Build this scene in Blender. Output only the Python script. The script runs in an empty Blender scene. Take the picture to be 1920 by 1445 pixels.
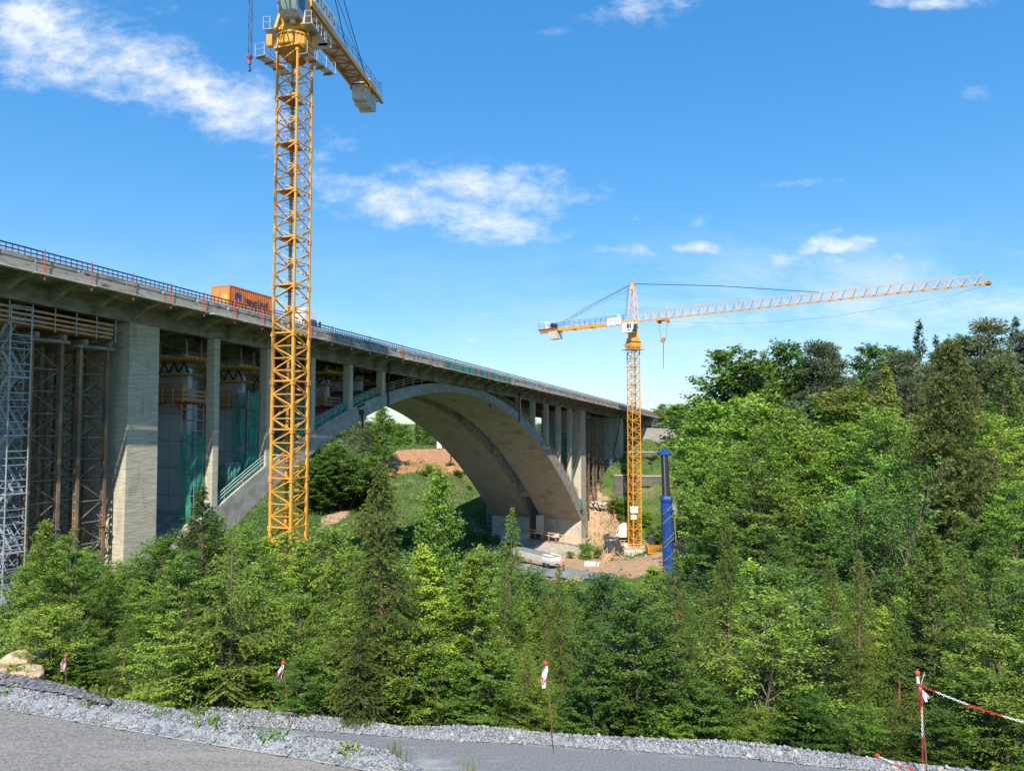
import bpy, math, random
import numpy as np
from mathutils import Vector, Matrix
C = bpy.context.scene.collection
R = math.radians
sc = bpy.context.scene

# ---------------- camera ----------------
PITCH = R(2.8); F = 1400.0
cd = bpy.data.cameras.new('camera'); cam = bpy.data.objects.new('camera', cd); C.objects.link(cam)
cd.sensor_fit = 'HORIZONTAL'; cd.sensor_width = 36; cd.lens = 36 * F / 1920
cd.clip_start = 0.1; cd.clip_end = 4000
cam.location = (0, 0, 0); cam.rotation_euler = (R(90) + PITCH, 0, 0)
sc.camera = cam

# ---------------- world: daylight sky with drifting clouds ----------------
SUN_EL, SUN_AZ = R(46), R(184)
W = bpy.data.worlds.new("World"); sc.world = W; W.use_nodes = True
nt = W.node_tree; nt.nodes.clear()
def N(t, typ, **kw):
    n = t.nodes.new(typ)
    for k, v in kw.items():
        if k.startswith('i_'):
            key = k[2:]
            key = int(key) if key.isdigit() else key.replace('_', ' ')
            n.inputs[key].default_value = v
        else: setattr(n, k, v)
    return n
def mth(t, op, a, b=None, c=None, clamp=False):
    n = t.nodes.new('ShaderNodeMath'); n.operation = op; n.use_clamp = clamp
    for i, x in enumerate((a, b, c)):
        if x is None: continue
        if isinstance(x, (int, float)): n.inputs[i].default_value = x
        else: t.links.new(x, n.inputs[i])
    return n.outputs[0]
sky = N(nt, 'ShaderNodeTexSky', sky_type='NISHITA', sun_disc=False, sun_elevation=SUN_EL, sun_rotation=SUN_AZ,
        altitude=300, air_density=1.0, dust_density=0.4, ozone_density=2.2)
tc = N(nt, 'ShaderNodeTexCoord')
sx = N(nt, 'ShaderNodeSeparateXYZ'); nt.links.new(tc.outputs['Generated'], sx.inputs[0])
yy = mth(nt, 'MAXIMUM', sx.outputs[1], 0.02)
u = mth(nt, 'DIVIDE', sx.outputs[0], yy); w = mth(nt, 'DIVIDE', sx.outputs[2], yy)
cv = N(nt, 'ShaderNodeCombineXYZ'); nt.links.new(u, cv.inputs[0]); nt.links.new(w, cv.inputs[1])
def noise(scale, detail, rough, sxyz=(1, 1, 1), off=(0, 0, 0), rot=0, dist=0.0):
    m = N(nt, 'ShaderNodeMapping'); m.inputs['Scale'].default_value = sxyz; m.inputs['Location'].default_value = off
    m.inputs['Rotation'].default_value = (0, 0, rot)
    nt.links.new(cv.outputs[0], m.inputs[0])
    n = N(nt, 'ShaderNodeTexNoise', i_Scale=scale, i_Detail=detail, i_Roughness=rough, i_Distortion=dist)
    nt.links.new(m.outputs[0], n.inputs['Vector']); return n.outputs[0]
nA = noise(6.5, 10, 0.60, (1, 1.9, 1), (3.1, 1.2, 0), R(-10), 0.15)
nC = noise(24, 8, 0.65, (1, 1.7, 1), (1.1, 5.2, 0), R(-10), 0.1)
nB = noise(3.2, 10, 0.7, (1, 3.2, 1), (7.7, 4.2, 0), R(-6), 0.4)
# (direction x/y, direction z/y, half width, half height, tilt, strength)
CL = [(205, 112, 270, 66, 20, 1.6), (60, 75, 170, 74, 10, 1.65), (400, 185, 160, 62, 24, 1.5), (480, 235, 90, 35, 20, .9),
      (930, 350, 190, 42, 4, 1.5), (770, 385, 200, 42, 9, 1.4), (905, 425, 150, 30, 6, 1.1), (650, 350, 90, 40, 5, 1.1), (1085, 370, 80, 26, 0, .95),
      (650, 262, 110, 26, 8, .75), (620, 300, 80, 20, 8, .6), (1315, 466, 62, 14, 4, 1.25), (1440, 485, 120, 17, 7, 1.0), (1605, 459, 60, 15, -4, 1.2),
      (1180, 470, 90, 18, 8, .7), (1705, 490, 48, 17, 0, .85), (1600, 492, 70, 12, 6, .7), (1210, 20, 110, 32, -8, .95), (1750, 6, 110, 14, 0, 1.1), (1845, 178, 26, 18, 0, .8),
      (1500, 345, 120, 10, -4, .7), (1600, 575, 300, 34, -3, .85), (1380, 600, 160, 26, -3, .9), (1860, 560, 160, 40, 0, .75), (1560, 520, 300, 14, -4, .55), (820, 630, 120, 8, 6, .6), (1150, 640, 120, 8, 0, .45), (1540, 452, 60, 18, -30, .8), (230, 175, 120, 30, 30, .7), (20, 150, 60, 22, 10, .8), (1040, 60, 60, 10, 0, .4), (1190, 410, 20, 10, 0, .6), (1310, 415, 40, 14, 0, .55), (1020, 410, 70, 22, -10, .7), (300, 20, 190, 22, 4, .35), (900, 592, 60, 8, 0, .6)]
tot = None
for (px, py, a, b, tl, st) in CL:
    cu = (px - 960) / F; cw = math.tan(math.atan((722.5 - py) / F) + PITCH)
    t_ = R(-tl); a_, b_ = a * 1.25 / F, b * 1.35 / F
    du = mth(nt, 'SUBTRACT', u, cu); dw = mth(nt, 'SUBTRACT', w, cw)
    p_ = mth(nt, 'MULTIPLY', mth(nt, 'ADD', mth(nt, 'MULTIPLY', du, math.cos(t_)), mth(nt, 'MULTIPLY', dw, math.sin(t_))), 1 / a_)
    q_ = mth(nt, 'MULTIPLY', mth(nt, 'ADD', mth(nt, 'MULTIPLY', du, -math.sin(t_)), mth(nt, 'MULTIPLY', dw, math.cos(t_))), 1 / b_)
    d2 = mth(nt, 'ADD', mth(nt, 'MULTIPLY', p_, p_), mth(nt, 'MULTIPLY', q_, q_))
    g = mth(nt, 'MULTIPLY', mth(nt, 'POWER', mth(nt, 'SUBTRACT', 1.0, mth(nt, 'MULTIPLY', d2, .55), clamp=True), 2.0), st)
    tot = g if tot is None else mth(nt, 'MAXIMUM', tot, g)
dens = mth(nt, 'ADD', tot, mth(nt, 'ADD', mth(nt, 'MULTIPLY', mth(nt, 'SUBTRACT', nA, 0.5), 3.4), mth(nt, 'MULTIPLY', mth(nt, 'SUBTRACT', nC, 0.5), 2.6)))
dens = mth(nt, 'MULTIPLY', mth(nt, 'SUBTRACT', dens, 0.30), 0.66, clamp=True)
dens = mth(nt, 'MULTIPLY', dens, mth(nt, 'MULTIPLY', tot, 1.9, clamp=True))
dens = mth(nt, 'POWER', dens, 1.45)
# thin veil low over the right half
veil = mth(nt, 'MULTIPLY', mth(nt, 'SUBTRACT', nB, 0.43), 2.8, clamp=True)
vm = mth(nt, 'SUBTRACT', 1.0, mth(nt, 'ABSOLUTE', mth(nt, 'MULTIPLY', mth(nt, 'SUBTRACT', w, 0.155), 8.5)), clamp=True)
vr = mth(nt, 'MULTIPLY', mth(nt, 'ADD', u, 0.12), 2.4, clamp=True)
vr = mth(nt, 'MAXIMUM', vr, 0.25)
veil = mth(nt, 'MULTIPLY', mth(nt, 'MULTIPLY', veil, vm), mth(nt, 'MULTIPLY', vr, 0.95))
dens = mth(nt, 'MAXIMUM', mth(nt, 'MULTIPLY', dens, 0.86), veil)
dens = mth(nt, 'MULTIPLY', dens, mth(nt, 'GREATER_THAN', sx.outputs[1], 0.03))
hs = N(nt, 'ShaderNodeHueSaturation', i_Saturation=1.95, i_Value=1.66); hs.inputs['Hue'].default_value = .497
gm_ = N(nt, 'ShaderNodeGamma', i_Gamma=0.52); nt.links.new(sky.outputs[0], gm_.inputs[0]); nt.links.new(gm_.outputs[0], hs.inputs['Color'])
mx = N(nt, 'ShaderNodeMix', data_type='RGBA'); tnt = N(nt, 'ShaderNodeMix', data_type='RGBA', blend_type='MULTIPLY'); tnt.inputs[0].default_value = 1; nt.links.new(hs.outputs[0], tnt.inputs[6]); tnt.inputs[7].default_value = (.80, .95, 1.12, 1)
nt.links.new(dens, mx.inputs[0]); nt.links.new(tnt.outputs[2], mx.inputs[6])
mx.inputs[7].default_value = (4.5, 4.7, 5.0, 1)
bg = N(nt, 'ShaderNodeBackground', i_Strength=0.14); nt.links.new(mx.outputs[2], bg.inputs[0])
out = N(nt, 'ShaderNodeOutputWorld'); nt.links.new(bg.outputs[0], out.inputs[0])

# ---------------- sun ----------------
sd = bpy.data.lights.new('sun', 'SUN'); sd.energy = 4.6; sd.angle = R(0.5); sd.color = (1.0, 0.94, 0.84)
so = bpy.data.objects.new('sun', sd); C.objects.link(so)
sv = Vector((math.sin(SUN_AZ) * math.cos(SUN_EL), math.cos(SUN_AZ) * math.cos(SUN_EL), math.sin(SUN_EL)))
so.rotation_euler = sv.to_track_quat('Z', 'Y').to_euler(); so.location = sv * 300
sc.view_settings.view_transform = 'Standard'; sc.view_settings.look = 'None'
sc.view_settings.exposure = 0.70; sc.view_settings.gamma = 1.0; sc.view_settings.use_curve_mapping = False
sc.cycles.max_bounces = 6; sc.cycles.diffuse_bounces = 3; sc.cycles.transmission_bounces = 3; sc.cycles.transparent_max_bounces = 8

# ---------------- placing: the photo's camera model used to find real positions ----------------
def ray(x, y):
    v = 722.5 - y
    return Vector(((x - 960) / F, math.cos(PITCH) - math.sin(PITCH) * v / F, math.sin(PITCH) + math.cos(PITCH) * v / F))
def W3(x, y, Y):                    # point on the line of sight at northing Y
    r = ray(x, y); return r * (Y / r[1])
def G(x, y, z):                     # point on the line of sight at height z
    r = ray(x, y); return r * (z / r[2])
def prj(P):
    c, s = math.cos(PITCH), math.sin(PITCH)
    z = P[1] * c + P[2] * s; v = -P[1] * s + P[2] * c
    return 960 + F * P[0] / z, 722.5 - F * v / z
_d = ray(1585, 866); _hl = math.hypot(_d[0], _d[1])
AX = Vector((_d[0] / _hl, _d[1] / _hl, _d[2] / _hl)); TV = Vector((-AX[1], AX[0], 0))
R0 = ray(870, 555.7 + (866 - 555.7) / 1585 * 870) * (.0013985 * 83000)
def B(s, t, h): return R0 + AX * s + TV * t + Vector((0, 0, h))
def toB(x, y, t):
    r = ray(x, y); o = R0 + TV * t
    det = r[0] * -AX[1] + AX[0] * r[1]
    k = (o[0] * -AX[1] + AX[0] * o[1]) / det
    s = (r[0] * o[1] - r[1] * o[0]) / det
    s = ((r * k)[1] - o[1]) / AX[1]
    return s, (r * k)[2] - (R0 + AX * s)[2]
AXH = Vector((AX[0], AX[1], 0)).normalized()

# ---------------- object helpers ----------------
def wloc(o):
    v = Vector((0, 0, 0))
    while o is not None: v += o.location; o = o.parent
    return v
def tag(o, label=None, cat=None, group=None, kind=None):
    if label: o['label'] = label
    if cat: o['category'] = cat
    if group: o['group'] = group
    if kind: o['kind'] = kind
    return o
def thing(name, label, cat, loc=(0, 0, 0), group=None):
    o = bpy.data.objects.new(name, None); C.objects.link(o); o.location = loc; o.empty_display_size = .3
    return tag(o, label, cat, group)
def dup(root, loc, rotz=0, scale=1, label=None, group=None):
    r = root.copy(); C.objects.link(r); r.location = loc; r.rotation_euler = (0, 0, rotz)
    r.scale = (scale, scale, scale) if not isinstance(scale, tuple) else scale
    if label: r['label'] = label
    if group: r['group'] = group
    for ch in list(root.children):
        c = ch.copy(); C.objects.link(c); c.parent = r
        for g_ in ch.children:
            d = g_.copy(); C.objects.link(d); d.parent = c
    return r
class MB:
    def __init__(s): s.v = []; s.f = []
    def add(s, vs, fs):
        n = len(s.v); s.v += [tuple(p) for p in vs]; s.f += [tuple(i + n for i in f) for f in fs]; return s
    def hexa(s, p):      # 8 points: bottom 4, top 4
        return s.add(p, [(3, 2, 1, 0), (4, 5, 6, 7), (0, 1, 5, 4), (1, 2, 6, 5), (2, 3, 7, 6), (3, 0, 4, 7)])
    def obox(s, o, a, b, c):
        o, a, b, c = Vector(o), Vector(a), Vector(b), Vector(c)
        return s.hexa([o, o + a, o + a + b, o + b, o + c, o + a + c, o + a + b + c, o + b + c])
    def box(s, c, size, rz=0):
        a = Vector((math.cos(rz), math.sin(rz), 0)) * size[0]; b = Vector((-math.sin(rz), math.cos(rz), 0)) * size[1]
        d = Vector((0, 0, size[2])); return s.obox(Vector(c) - a / 2 - b / 2 - d / 2, a, b, d)
    def bb(s, s0, s1, t0, t1, h0, h1):   # box in bridge space
        return s.hexa([B(s0, t0, h0), B(s1, t0, h0), B(s1, t1, h0), B(s0, t1, h0), B(s0, t0, h1), B(s1, t0, h1), B(s1, t1, h1), B(s0, t1, h1)])
    def bar(s, p, q, w, h=None, up=None):
        p, q = Vector(p), Vector(q); h = h or w; d = (q - p)
        if d.length < 1e-6: return s
        d.normalize(); up = Vector(up) if up else (Vector((0, 0, 1)) if abs(d.z) < .95 else Vector((1, 0, 0)))
        a = d.cross(up).normalized(); b = a.cross(d)
        a = a * w / 2; b = b * h / 2
        return s.add([p - a - b, p + a - b, p + a + b, p - a + b, q - a - b, q + a - b, q + a + b, q - a + b],
                     [(3, 2, 1, 0), (4, 5, 6, 7), (0, 1, 5, 4), (1, 2, 6, 5), (2, 3, 7, 6), (3, 0, 4, 7)])
    def tube(s, p, q, r0, r1=None, n=8, cap=True):
        p, q = Vector(p), Vector(q); r1 = r0 if r1 is None else r1; d = (q - p)
        if d.length < 1e-6: return s
        d.normalize()
        up = Vector((0, 0, 1)) if abs(d.z) < .95 else Vector((1, 0, 0)); a = d.cross(up).normalized(); b = a.cross(d)
        vs = []
        for c_, r_ in ((p, r0), (q, r1)):
            for i in range(n):
                t = 2 * math.pi * i / n; vs.append(c_ + a * math.cos(t) * r_ + b * math.sin(t) * r_)
        fs = [(i, (i + 1) % n, n + (i + 1) % n, n + i) for i in range(n)]
        if cap: fs += [tuple(range(n - 1, -1, -1)), tuple(range(n, 2 * n))]
        return s.add(vs, fs)
    def path(s, pts, r, n=6):
        for i in range(len(pts) - 1):
            ra = r[i] if isinstance(r, (list, tuple)) else r; rb = r[i + 1] if isinstance(r, (list, tuple)) else r
            s.tube(pts[i], pts[i + 1], ra, rb, n, cap=(i == len(pts) - 2))
        return s
    def loft(s, secs, caps=True):
        n = len(secs[0]); vs = [p for q in secs for p in q]; fs = []
        for k in range(len(secs) - 1):
            for i in range(n):
                j = (i + 1) % n; fs.append((k * n + i, k * n + j, (k + 1) * n + j, (k + 1) * n + i))
        if caps: fs += [tuple(range(n - 1, -1, -1)), tuple(range((len(secs) - 1) * n, len(secs) * n))]
        return s.add(vs, fs)
    def lathe(s, c, prof, n=16, ax=(0, 0, 1)):
        c = Vector(c); ax = Vector(ax).normalized(); up = Vector((0, 0, 1)) if abs(ax.z) < .9 else Vector((1, 0, 0))
        a = ax.cross(up).normalized(); b = a.cross(ax)
        return s.loft([[c + ax * z + (a * math.cos(2 * math.pi * i / n) + b * math.sin(2 * math.pi * i / n)) * r for i in range(n)] for (r, z) in prof])
    def sheet(s, A_, B_):       # strip between two polylines
        n = len(A_); return s.add(list(A_) + list(B_), [(i, i + 1, n + i + 1, n + i) for i in range(n - 1)])
    def build(s, name, m, parent=None, smooth=False, fix=True):
        off = wloc(parent); me = bpy.data.meshes.new(name)
        me.from_pydata([(p[0] - off.x, p[1] - off.y, p[2] - off.z) for p in s.v], [], s.f)
        if fix:
            import bmesh
            bm = bmesh.new(); bm.from_mesh(me); bmesh.ops.recalc_face_normals(bm, faces=bm.faces); bm.to_mesh(me); bm.free()
        if m: me.materials.append(m)
        if smooth: me.polygons.foreach_set('use_smooth', [True] * len(me.polygons))
        o = bpy.data.objects.new(name, me); C.objects.link(o)
        if parent: o.parent = parent
        return o
def text_mesh(name, txt, size, m, parent, origin, xdir, ydir, depth=.01, squash=1.0, bold=0.0):
    cu = bpy.data.curves.new(name, 'FONT'); cu.body = txt; cu.size = size; cu.extrude = depth; cu.offset = bold
    to = bpy.data.objects.new(name, cu); C.objects.link(to)
    me = bpy.data.meshes.new_from_object(to); C.objects.unlink(to); bpy.data.objects.remove(to)
    x, y = Vector(xdir).normalized(), Vector(ydir).normalized(); z = x.cross(y); off = wloc(parent)
    for v in me.vertices:
        v.co = Vector(origin) + x * v.co.x * squash + y * v.co.y + z * v.co.z - off
    me.materials.append(m); o = bpy.data.objects.new(name, me); C.objects.link(o); o.parent = parent; return o

# ---------------- materials ----------------
def mat(name, c1, c2=None, scale=2.0, rough=.8, metal=0.0, bump=0.0, bscale=None, stretch=(1, 1, 1), detail=6, lo=.35, hi=.65,
        c3=None, s3=.5, str3=(1, 1, 1), lo3=.5, hi3=.7, spec=.35, bdist=.05, obj=False, coat=0):
    m = bpy.data.materials.new(name); m.use_nodes = True; t = m.node_tree; bs = t.nodes['Principled BSDF']
    bs.inputs['Roughness'].default_value = rough; bs.inputs['Metallic'].default_value = metal; bs.inputs['Specular IOR Level'].default_value = spec
    bs.inputs['Coat Weight'].default_value = coat
    bs.inputs['Base Color'].default_value = (*c1, 1)
    if obj: src = t.nodes.new('ShaderNodeTexCoord').outputs['Object']
    else: src = t.nodes.new('ShaderNodeNewGeometry').outputs['Position']
    def nz(sc_, st, det):
        mp = t.nodes.new('ShaderNodeMapping'); mp.inputs['Scale'].default_value = st; t.links.new(src, mp.inputs[0])
        n = t.nodes.new('ShaderNodeTexNoise'); n.inputs['Scale'].default_value = sc_; n.inputs['Detail'].default_value = det; n.inputs['Roughness'].default_value = .62
        t.links.new(mp.outputs[0], n.inputs['Vector']); return n.outputs[0]
    col = None
    if c2:
        n = nz(scale, stretch, detail); mr = t.nodes.new('ShaderNodeMapRange'); mr.inputs[1].default_value = lo; mr.inputs[2].default_value = hi; t.links.new(n, mr.inputs[0])
        mxn = t.nodes.new('ShaderNodeMix'); mxn.data_type = 'RGBA'; mxn.inputs[6].default_value = (*c1, 1); mxn.inputs[7].default_value = (*c2, 1)
        t.links.new(mr.outputs[0], mxn.inputs[0]); col = mxn.outputs[2]
        if c3:
            n3 = nz(s3, str3, 5); mr3 = t.nodes.new('ShaderNodeMapRange'); mr3.inputs[1].default_value = lo3; mr3.inputs[2].default_value = hi3; t.links.new(n3, mr3.inputs[0])
            m3 = t.nodes.new('ShaderNodeMix'); m3.data_type = 'RGBA'; t.links.new(mr3.outputs[0], m3.inputs[0]); t.links.new(col, m3.inputs[6]); m3.inputs[7].default_value = (*c3, 1); col = m3.outputs[2]
        t.links.new(col, bs.inputs['Base Color'])
    if bump:
        n = nz(bscale or scale, stretch, 8); b = t.nodes.new('ShaderNodeBump'); b.inputs['Strength'].default_value = bump; b.inputs['Distance'].default_value = bdist
        t.links.new(n, b.inputs['Height']); t.links.new(b.outputs[0], bs.inputs['Normal'])
    return m
def leafmat(name, cA, cB, trans=.32, rough=.55):
    m = bpy.data.materials.new(name); m.use_nodes = True; t = m.node_tree; bs = t.nodes['Principled BSDF']
    at = t.nodes.new('ShaderNodeAttribute'); at.attribute_name = 'tint'
    oi = t.nodes.new('ShaderNodeObjectInfo')
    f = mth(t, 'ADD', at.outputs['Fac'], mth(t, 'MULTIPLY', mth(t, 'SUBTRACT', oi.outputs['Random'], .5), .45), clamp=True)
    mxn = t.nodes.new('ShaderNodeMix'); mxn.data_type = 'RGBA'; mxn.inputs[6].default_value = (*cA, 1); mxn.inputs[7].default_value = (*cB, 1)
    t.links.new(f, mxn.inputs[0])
    # every tree its own hue and depth of green
    r2 = mth(t, 'FRACT', mth(t, 'MULTIPLY', oi.outputs['Random'], 17.31)); r3 = mth(t, 'FRACT', mth(t, 'MULTIPLY', oi.outputs['Random'], 41.7))
    hv = t.nodes.new('ShaderNodeHueSaturation'); t.links.new(mth(t, 'ADD', mth(t, 'MULTIPLY', r2, .035), .482), hv.inputs['Hue']); t.links.new(mth(t, 'ADD', mth(t, 'MULTIPLY', r3, .45), .68), hv.inputs['Value']); hv.inputs['Saturation'].default_value = .95
    t.links.new(mxn.outputs[2], hv.inputs['Color']); t.links.new(hv.outputs[0], bs.inputs['Base Color'])
    bs.inputs['Roughness'].default_value = rough; bs.inputs['Specular IOR Level'].default_value = .3
    tr = t.nodes.new('ShaderNodeBsdfTranslucent')
    mul = t.nodes.new('ShaderNodeMix'); mul.data_type = 'RGBA'; mul.blend_type = 'MULTIPLY'; mul.inputs[0].default_value = 1
    t.links.new(hv.outputs[0], mul.inputs[6]); mul.inputs[7].default_value = (1.5, 1.6, .55, 1); t.links.new(mul.outputs[2], tr.inputs[0])
    ms = t.nodes.new('ShaderNodeMixShader'); ms.inputs[0].default_value = trans
    t.links.new(bs.outputs[0], ms.inputs[1]); t.links.new(tr.outputs[0], ms.inputs[2])
    t.links.new(ms.outputs[0], t.nodes['Material Output'].inputs[0]); return m
m_pier = mat('board_concrete', (.34, .30, .22), (.64, .575, .43), 1.3, .85, 0, .8, 2.2, (.5, .5, 8), 8, lo=.3, hi=.68, c3=(.26, .24, .195), s3=.8, str3=(1.3, 1.3, .3), lo3=.52, hi3=.78, bdist=.06)
m_deck = mat('weathered_concrete', (.16, .148, .12), (.33, .305, .25), .9, .88, 0, .25, 5, (1, 1, 2.5), 8, c3=(.12, .11, .09), s3=.6, str3=(1, 1, .6), lo3=.55, hi3=.75)
m_arch = mat('arch_concrete', (.22, .205, .175), (.42, .40, .345), .8, .85, 0, .35, 4, (1, 1, 1.6), 9, lo=.32, hi=.68, c3=(.50, .48, .42), s3=1.3, str3=(1.2, 1.2, .35), lo3=.58, hi3=.75)
m_soff = mat('arch_soffit', (.29, .27, .215), (.46, .425, .345), 1.2, .85, 0, .5, 2.2, (.3, .3, 6), 8, lo=.3, hi=.7, c3=(.18, .165, .135), s3=.35, lo3=.52, hi3=.8)
m_fascia = mat('fascia_concrete', (.27, .25, .205), (.40, .375, .31), 1.6, .9, 0, .5, 6, (.25, .25, 7), 7, c3=(.10, .09, .075), s3=1.6, str3=(.5, .5, 1.4), lo3=.5, hi3=.68)
m_newc = mat('new_concrete', (.50, .515, .52), (.62, .63, .64), .8, .75, 0, .15, 5, (1, 1, 1), 7, c3=(.38, .39, .40), s3=2.2, str3=(1, 1, .3), lo3=.58, hi3=.72)
m_conc = mat('plain_concrete', (.42, .40, .35), (.56, .54, .49), 1.5, .85, 0, .3, 7, (1, 1, 1), 7, c3=(.3, .27, .22), s3=.9, lo3=.58, hi3=.72)
m_yel = mat('crane_yellow', (.72, .37, .055), (.60, .27, .035), .8, .55, 0, .04, 3, spec=.3, c3=(.36, .17, .06), s3=3.5, lo3=.60, hi3=.74)
m_yelp = mat('faded_yellow', (.72, .40, .06), (.60, .30, .05), 1.0, .55, c3=(.45, .25, .08), s3=2.2, lo3=.62, hi3=.75)
m_pink = mat('faded_jib_paint', (.68, .44, .25), (.60, .36, .19), .4, .55)
m_dkor = mat('dark_orange', (.42, .17, .03), (.30, .13, .04), 1.4, .6)  # darker, browner orange for mast floors, support cone, joists and lower bracing
m_grat = mat('grating', (.80, .66, .64), (.68, .56, .54), 4, .6)
m_galv = mat('galvanised', (.36, .39, .43), (.46, .49, .52), 3, .42, .55)
m_gal2 = mat('scaffold_tube', (.44, .48, .52), (.34, .37, .41), 5, .45, .3)
m_rust = mat('rusty_shoring', (.20, .10, .055), (.34, .25, .12), .55, .8, 0, .2, 8, (1, 1, .8), 6, c3=(.13, .12, .10), s3=.25, lo3=.48, hi3=.62)
m_shor = mat('shoring_brace', (.16, .085, .055), (.26, .24, .21), 1.0, .7, .1)
m_wood = mat('timber', (.52, .26, .13), (.64, .38, .20), 2.5, .8, 0, .2, 9, (1, 1, 4))
m_wooy = mat('yellow_timber_beam', (.62, .36, .09), (.50, .27, .07), 2.0, .7)
m_woop = mat('pale_timber', (.60, .42, .24), (.50, .33, .18), 3, .8)
m_red = mat('red_paint', (.52, .06, .04), (.42, .07, .05), 3, .55)
m_wht = mat('white_paint', (.78, .78, .76), (.66, .66, .64), 3, .5)
m_navy = mat('dark_blue_steel', (.03, .05, .085), (.05, .075, .11), 2, .5, .2)
m_blk = mat('black_rubber', (.022, .022, .025), (.04, .04, .042), 4, .55)
m_tarp = mat('black_plastic_sheet', (.035, .038, .045), (.07, .075, .085), 1.5, .32, 0, .5, 3, spec=.6)
m_blue = mat('machine_blue', (.018, .075, .30), (.015, .05, .20), 1.5, .35, c3=(.05, .12, .25), s3=2.5, lo3=.62, hi3=.75, spec=.5)
m_glass = mat('dark_glass', (.05, .07, .08), None, rough=.08, spec=.8)
m_glas2 = mat('cab_glass', (.22, .30, .31), (.30, .38, .38), .9, .12, spec=.8)
m_ctr = mat('orange_container_paint', (.62, .17, .03), (.50, .13, .03), .8, .5, c3=(.35, .09, .03), s3=2, lo3=.6, hi3=.72)
m_ctrd = mat('orange_container_doors', (.72, .26, .03), (.62, .20, .03), 1.0, .5)
m_lett = mat('dark_blue_lettering', (.02, .03, .10), None, rough=.5)
m_logo = mat('blue_emblem', (.03, .07, .25), None, rough=.5)
m_asph = mat('asphalt', (.12, .114, .105), (.30, .285, .258), 24, .92, 0, .9, 30, (1, 1, 1), 11, lo=.3, hi=.72, c3=(.33, .295, .24), s3=.7, str3=(.35, 2.6, 1), lo3=.45, hi3=.8, bdist=.02)
m_asph2 = mat('dusty_asphalt', (.13, .138, .148), (.29, .30, .305), 26, .92, 0, .9, 60, (1, 1, 1), 10, lo=.3, hi=.75, c3=(.50, .50, .48), s3=1.0, str3=(.5, 1.6, 1), lo3=.55, hi3=.76, bdist=.03)
m_soil = mat('orange_soil', (.36, .175, .08), (.47, .25, .125), .5, .95, 0, 1.0, 1.5, (1, 1, 1), 9, c3=(.27, .13, .065), s3=1.6, lo3=.5, hi3=.7, bdist=.5)
m_soil2 = mat('pale_soil', (.44, .32, .20), (.34, .22, .13), .7, .95, 0, 1.0, 2, detail=9, bdist=.4, c3=(.50, .45, .38), s3=.9, lo3=.55, hi3=.68)
m_shot = mat('sprayed_concrete', (.44, .40, .33), (.33, .29, .23), .9, .95, 0, 1.0, 1.8, (1, 1, .5), 9, bdist=.4)
m_rock = mat('pale_boulder', (.50, .38, .24), (.42, .31, .21), 2.0, .9, 0, .8, 5, c3=(.58, .50, .38), s3=3.0, lo3=.5, hi3=.7)
m_bark = mat('bark', (.11, .085, .06), (.19, .15, .11), 8, .95, 0, .6, 20, (1, 1, .3))
m_barkr = mat('reddish_bark', (.20, .105, .06), (.13, .08, .055), 3, .95, 0, .5, 10, (1, 1, .3))
m_barkp = mat('pine_bark', (.33, .17, .085), (.22, .13, .085), .7, .95)
m_fab = mat('geotextile', (.07, .065, .07), (.13, .12, .125), 9, .9, 0, .8, 25, (1, 1, 1))
m_rail2 = mat('crash_barrier_zinc', (.66, .68, .70), (.56, .58, .6), 1.5, .5, .3)
def brickmat(name, c1, c2, mo, scale, bw, bh, vec=None):
    m = bpy.data.materials.new(name); m.use_nodes = True; t = m.node_tree; bs = t.nodes['Principled BSDF']; bs.inputs['Roughness'].default_value = .9
    g = t.nodes.new('ShaderNodeNewGeometry'); s_ = t.nodes.new('ShaderNodeSeparateXYZ'); t.links.new(g.outputs['Position'], s_.inputs[0])
    c = t.nodes.new('ShaderNodeCombineXYZ'); a = vec or AXH
    t.links.new(mth(t, 'ADD', mth(t, 'MULTIPLY', s_.outputs[0], a[0]), mth(t, 'MULTIPLY', s_.outputs[1], a[1])), c.inputs[0]); t.links.new(s_.outputs[2], c.inputs[1])
    b = t.nodes.new('ShaderNodeTexBrick'); t.links.new(c.outputs[0], b.inputs[0])
    b.inputs['Color1'].default_value = (*c1, 1); b.inputs['Color2'].default_value = (*c2, 1); b.inputs['Mortar'].default_value = (*mo, 1)
    b.inputs['Scale'].default_value = scale; b.inputs['Brick Width'].default_value = bw; b.inputs['Row Height'].default_value = bh; b.inputs['Mortar Size'].default_value = .02
    t.links.new(b.outputs[0], bs.inputs['Base Color']); return m
m_stone = brickmat('stone_courses', (.42, .40, .36), (.28, .27, .26), (.16, .15, .14), 1.0, .75, .32)
m_gab = brickmat('gabion_wall', (.17, .15, .12), (.10, .095, .085), (.08, .07, .06), 1.0, 1.4, .7)
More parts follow.
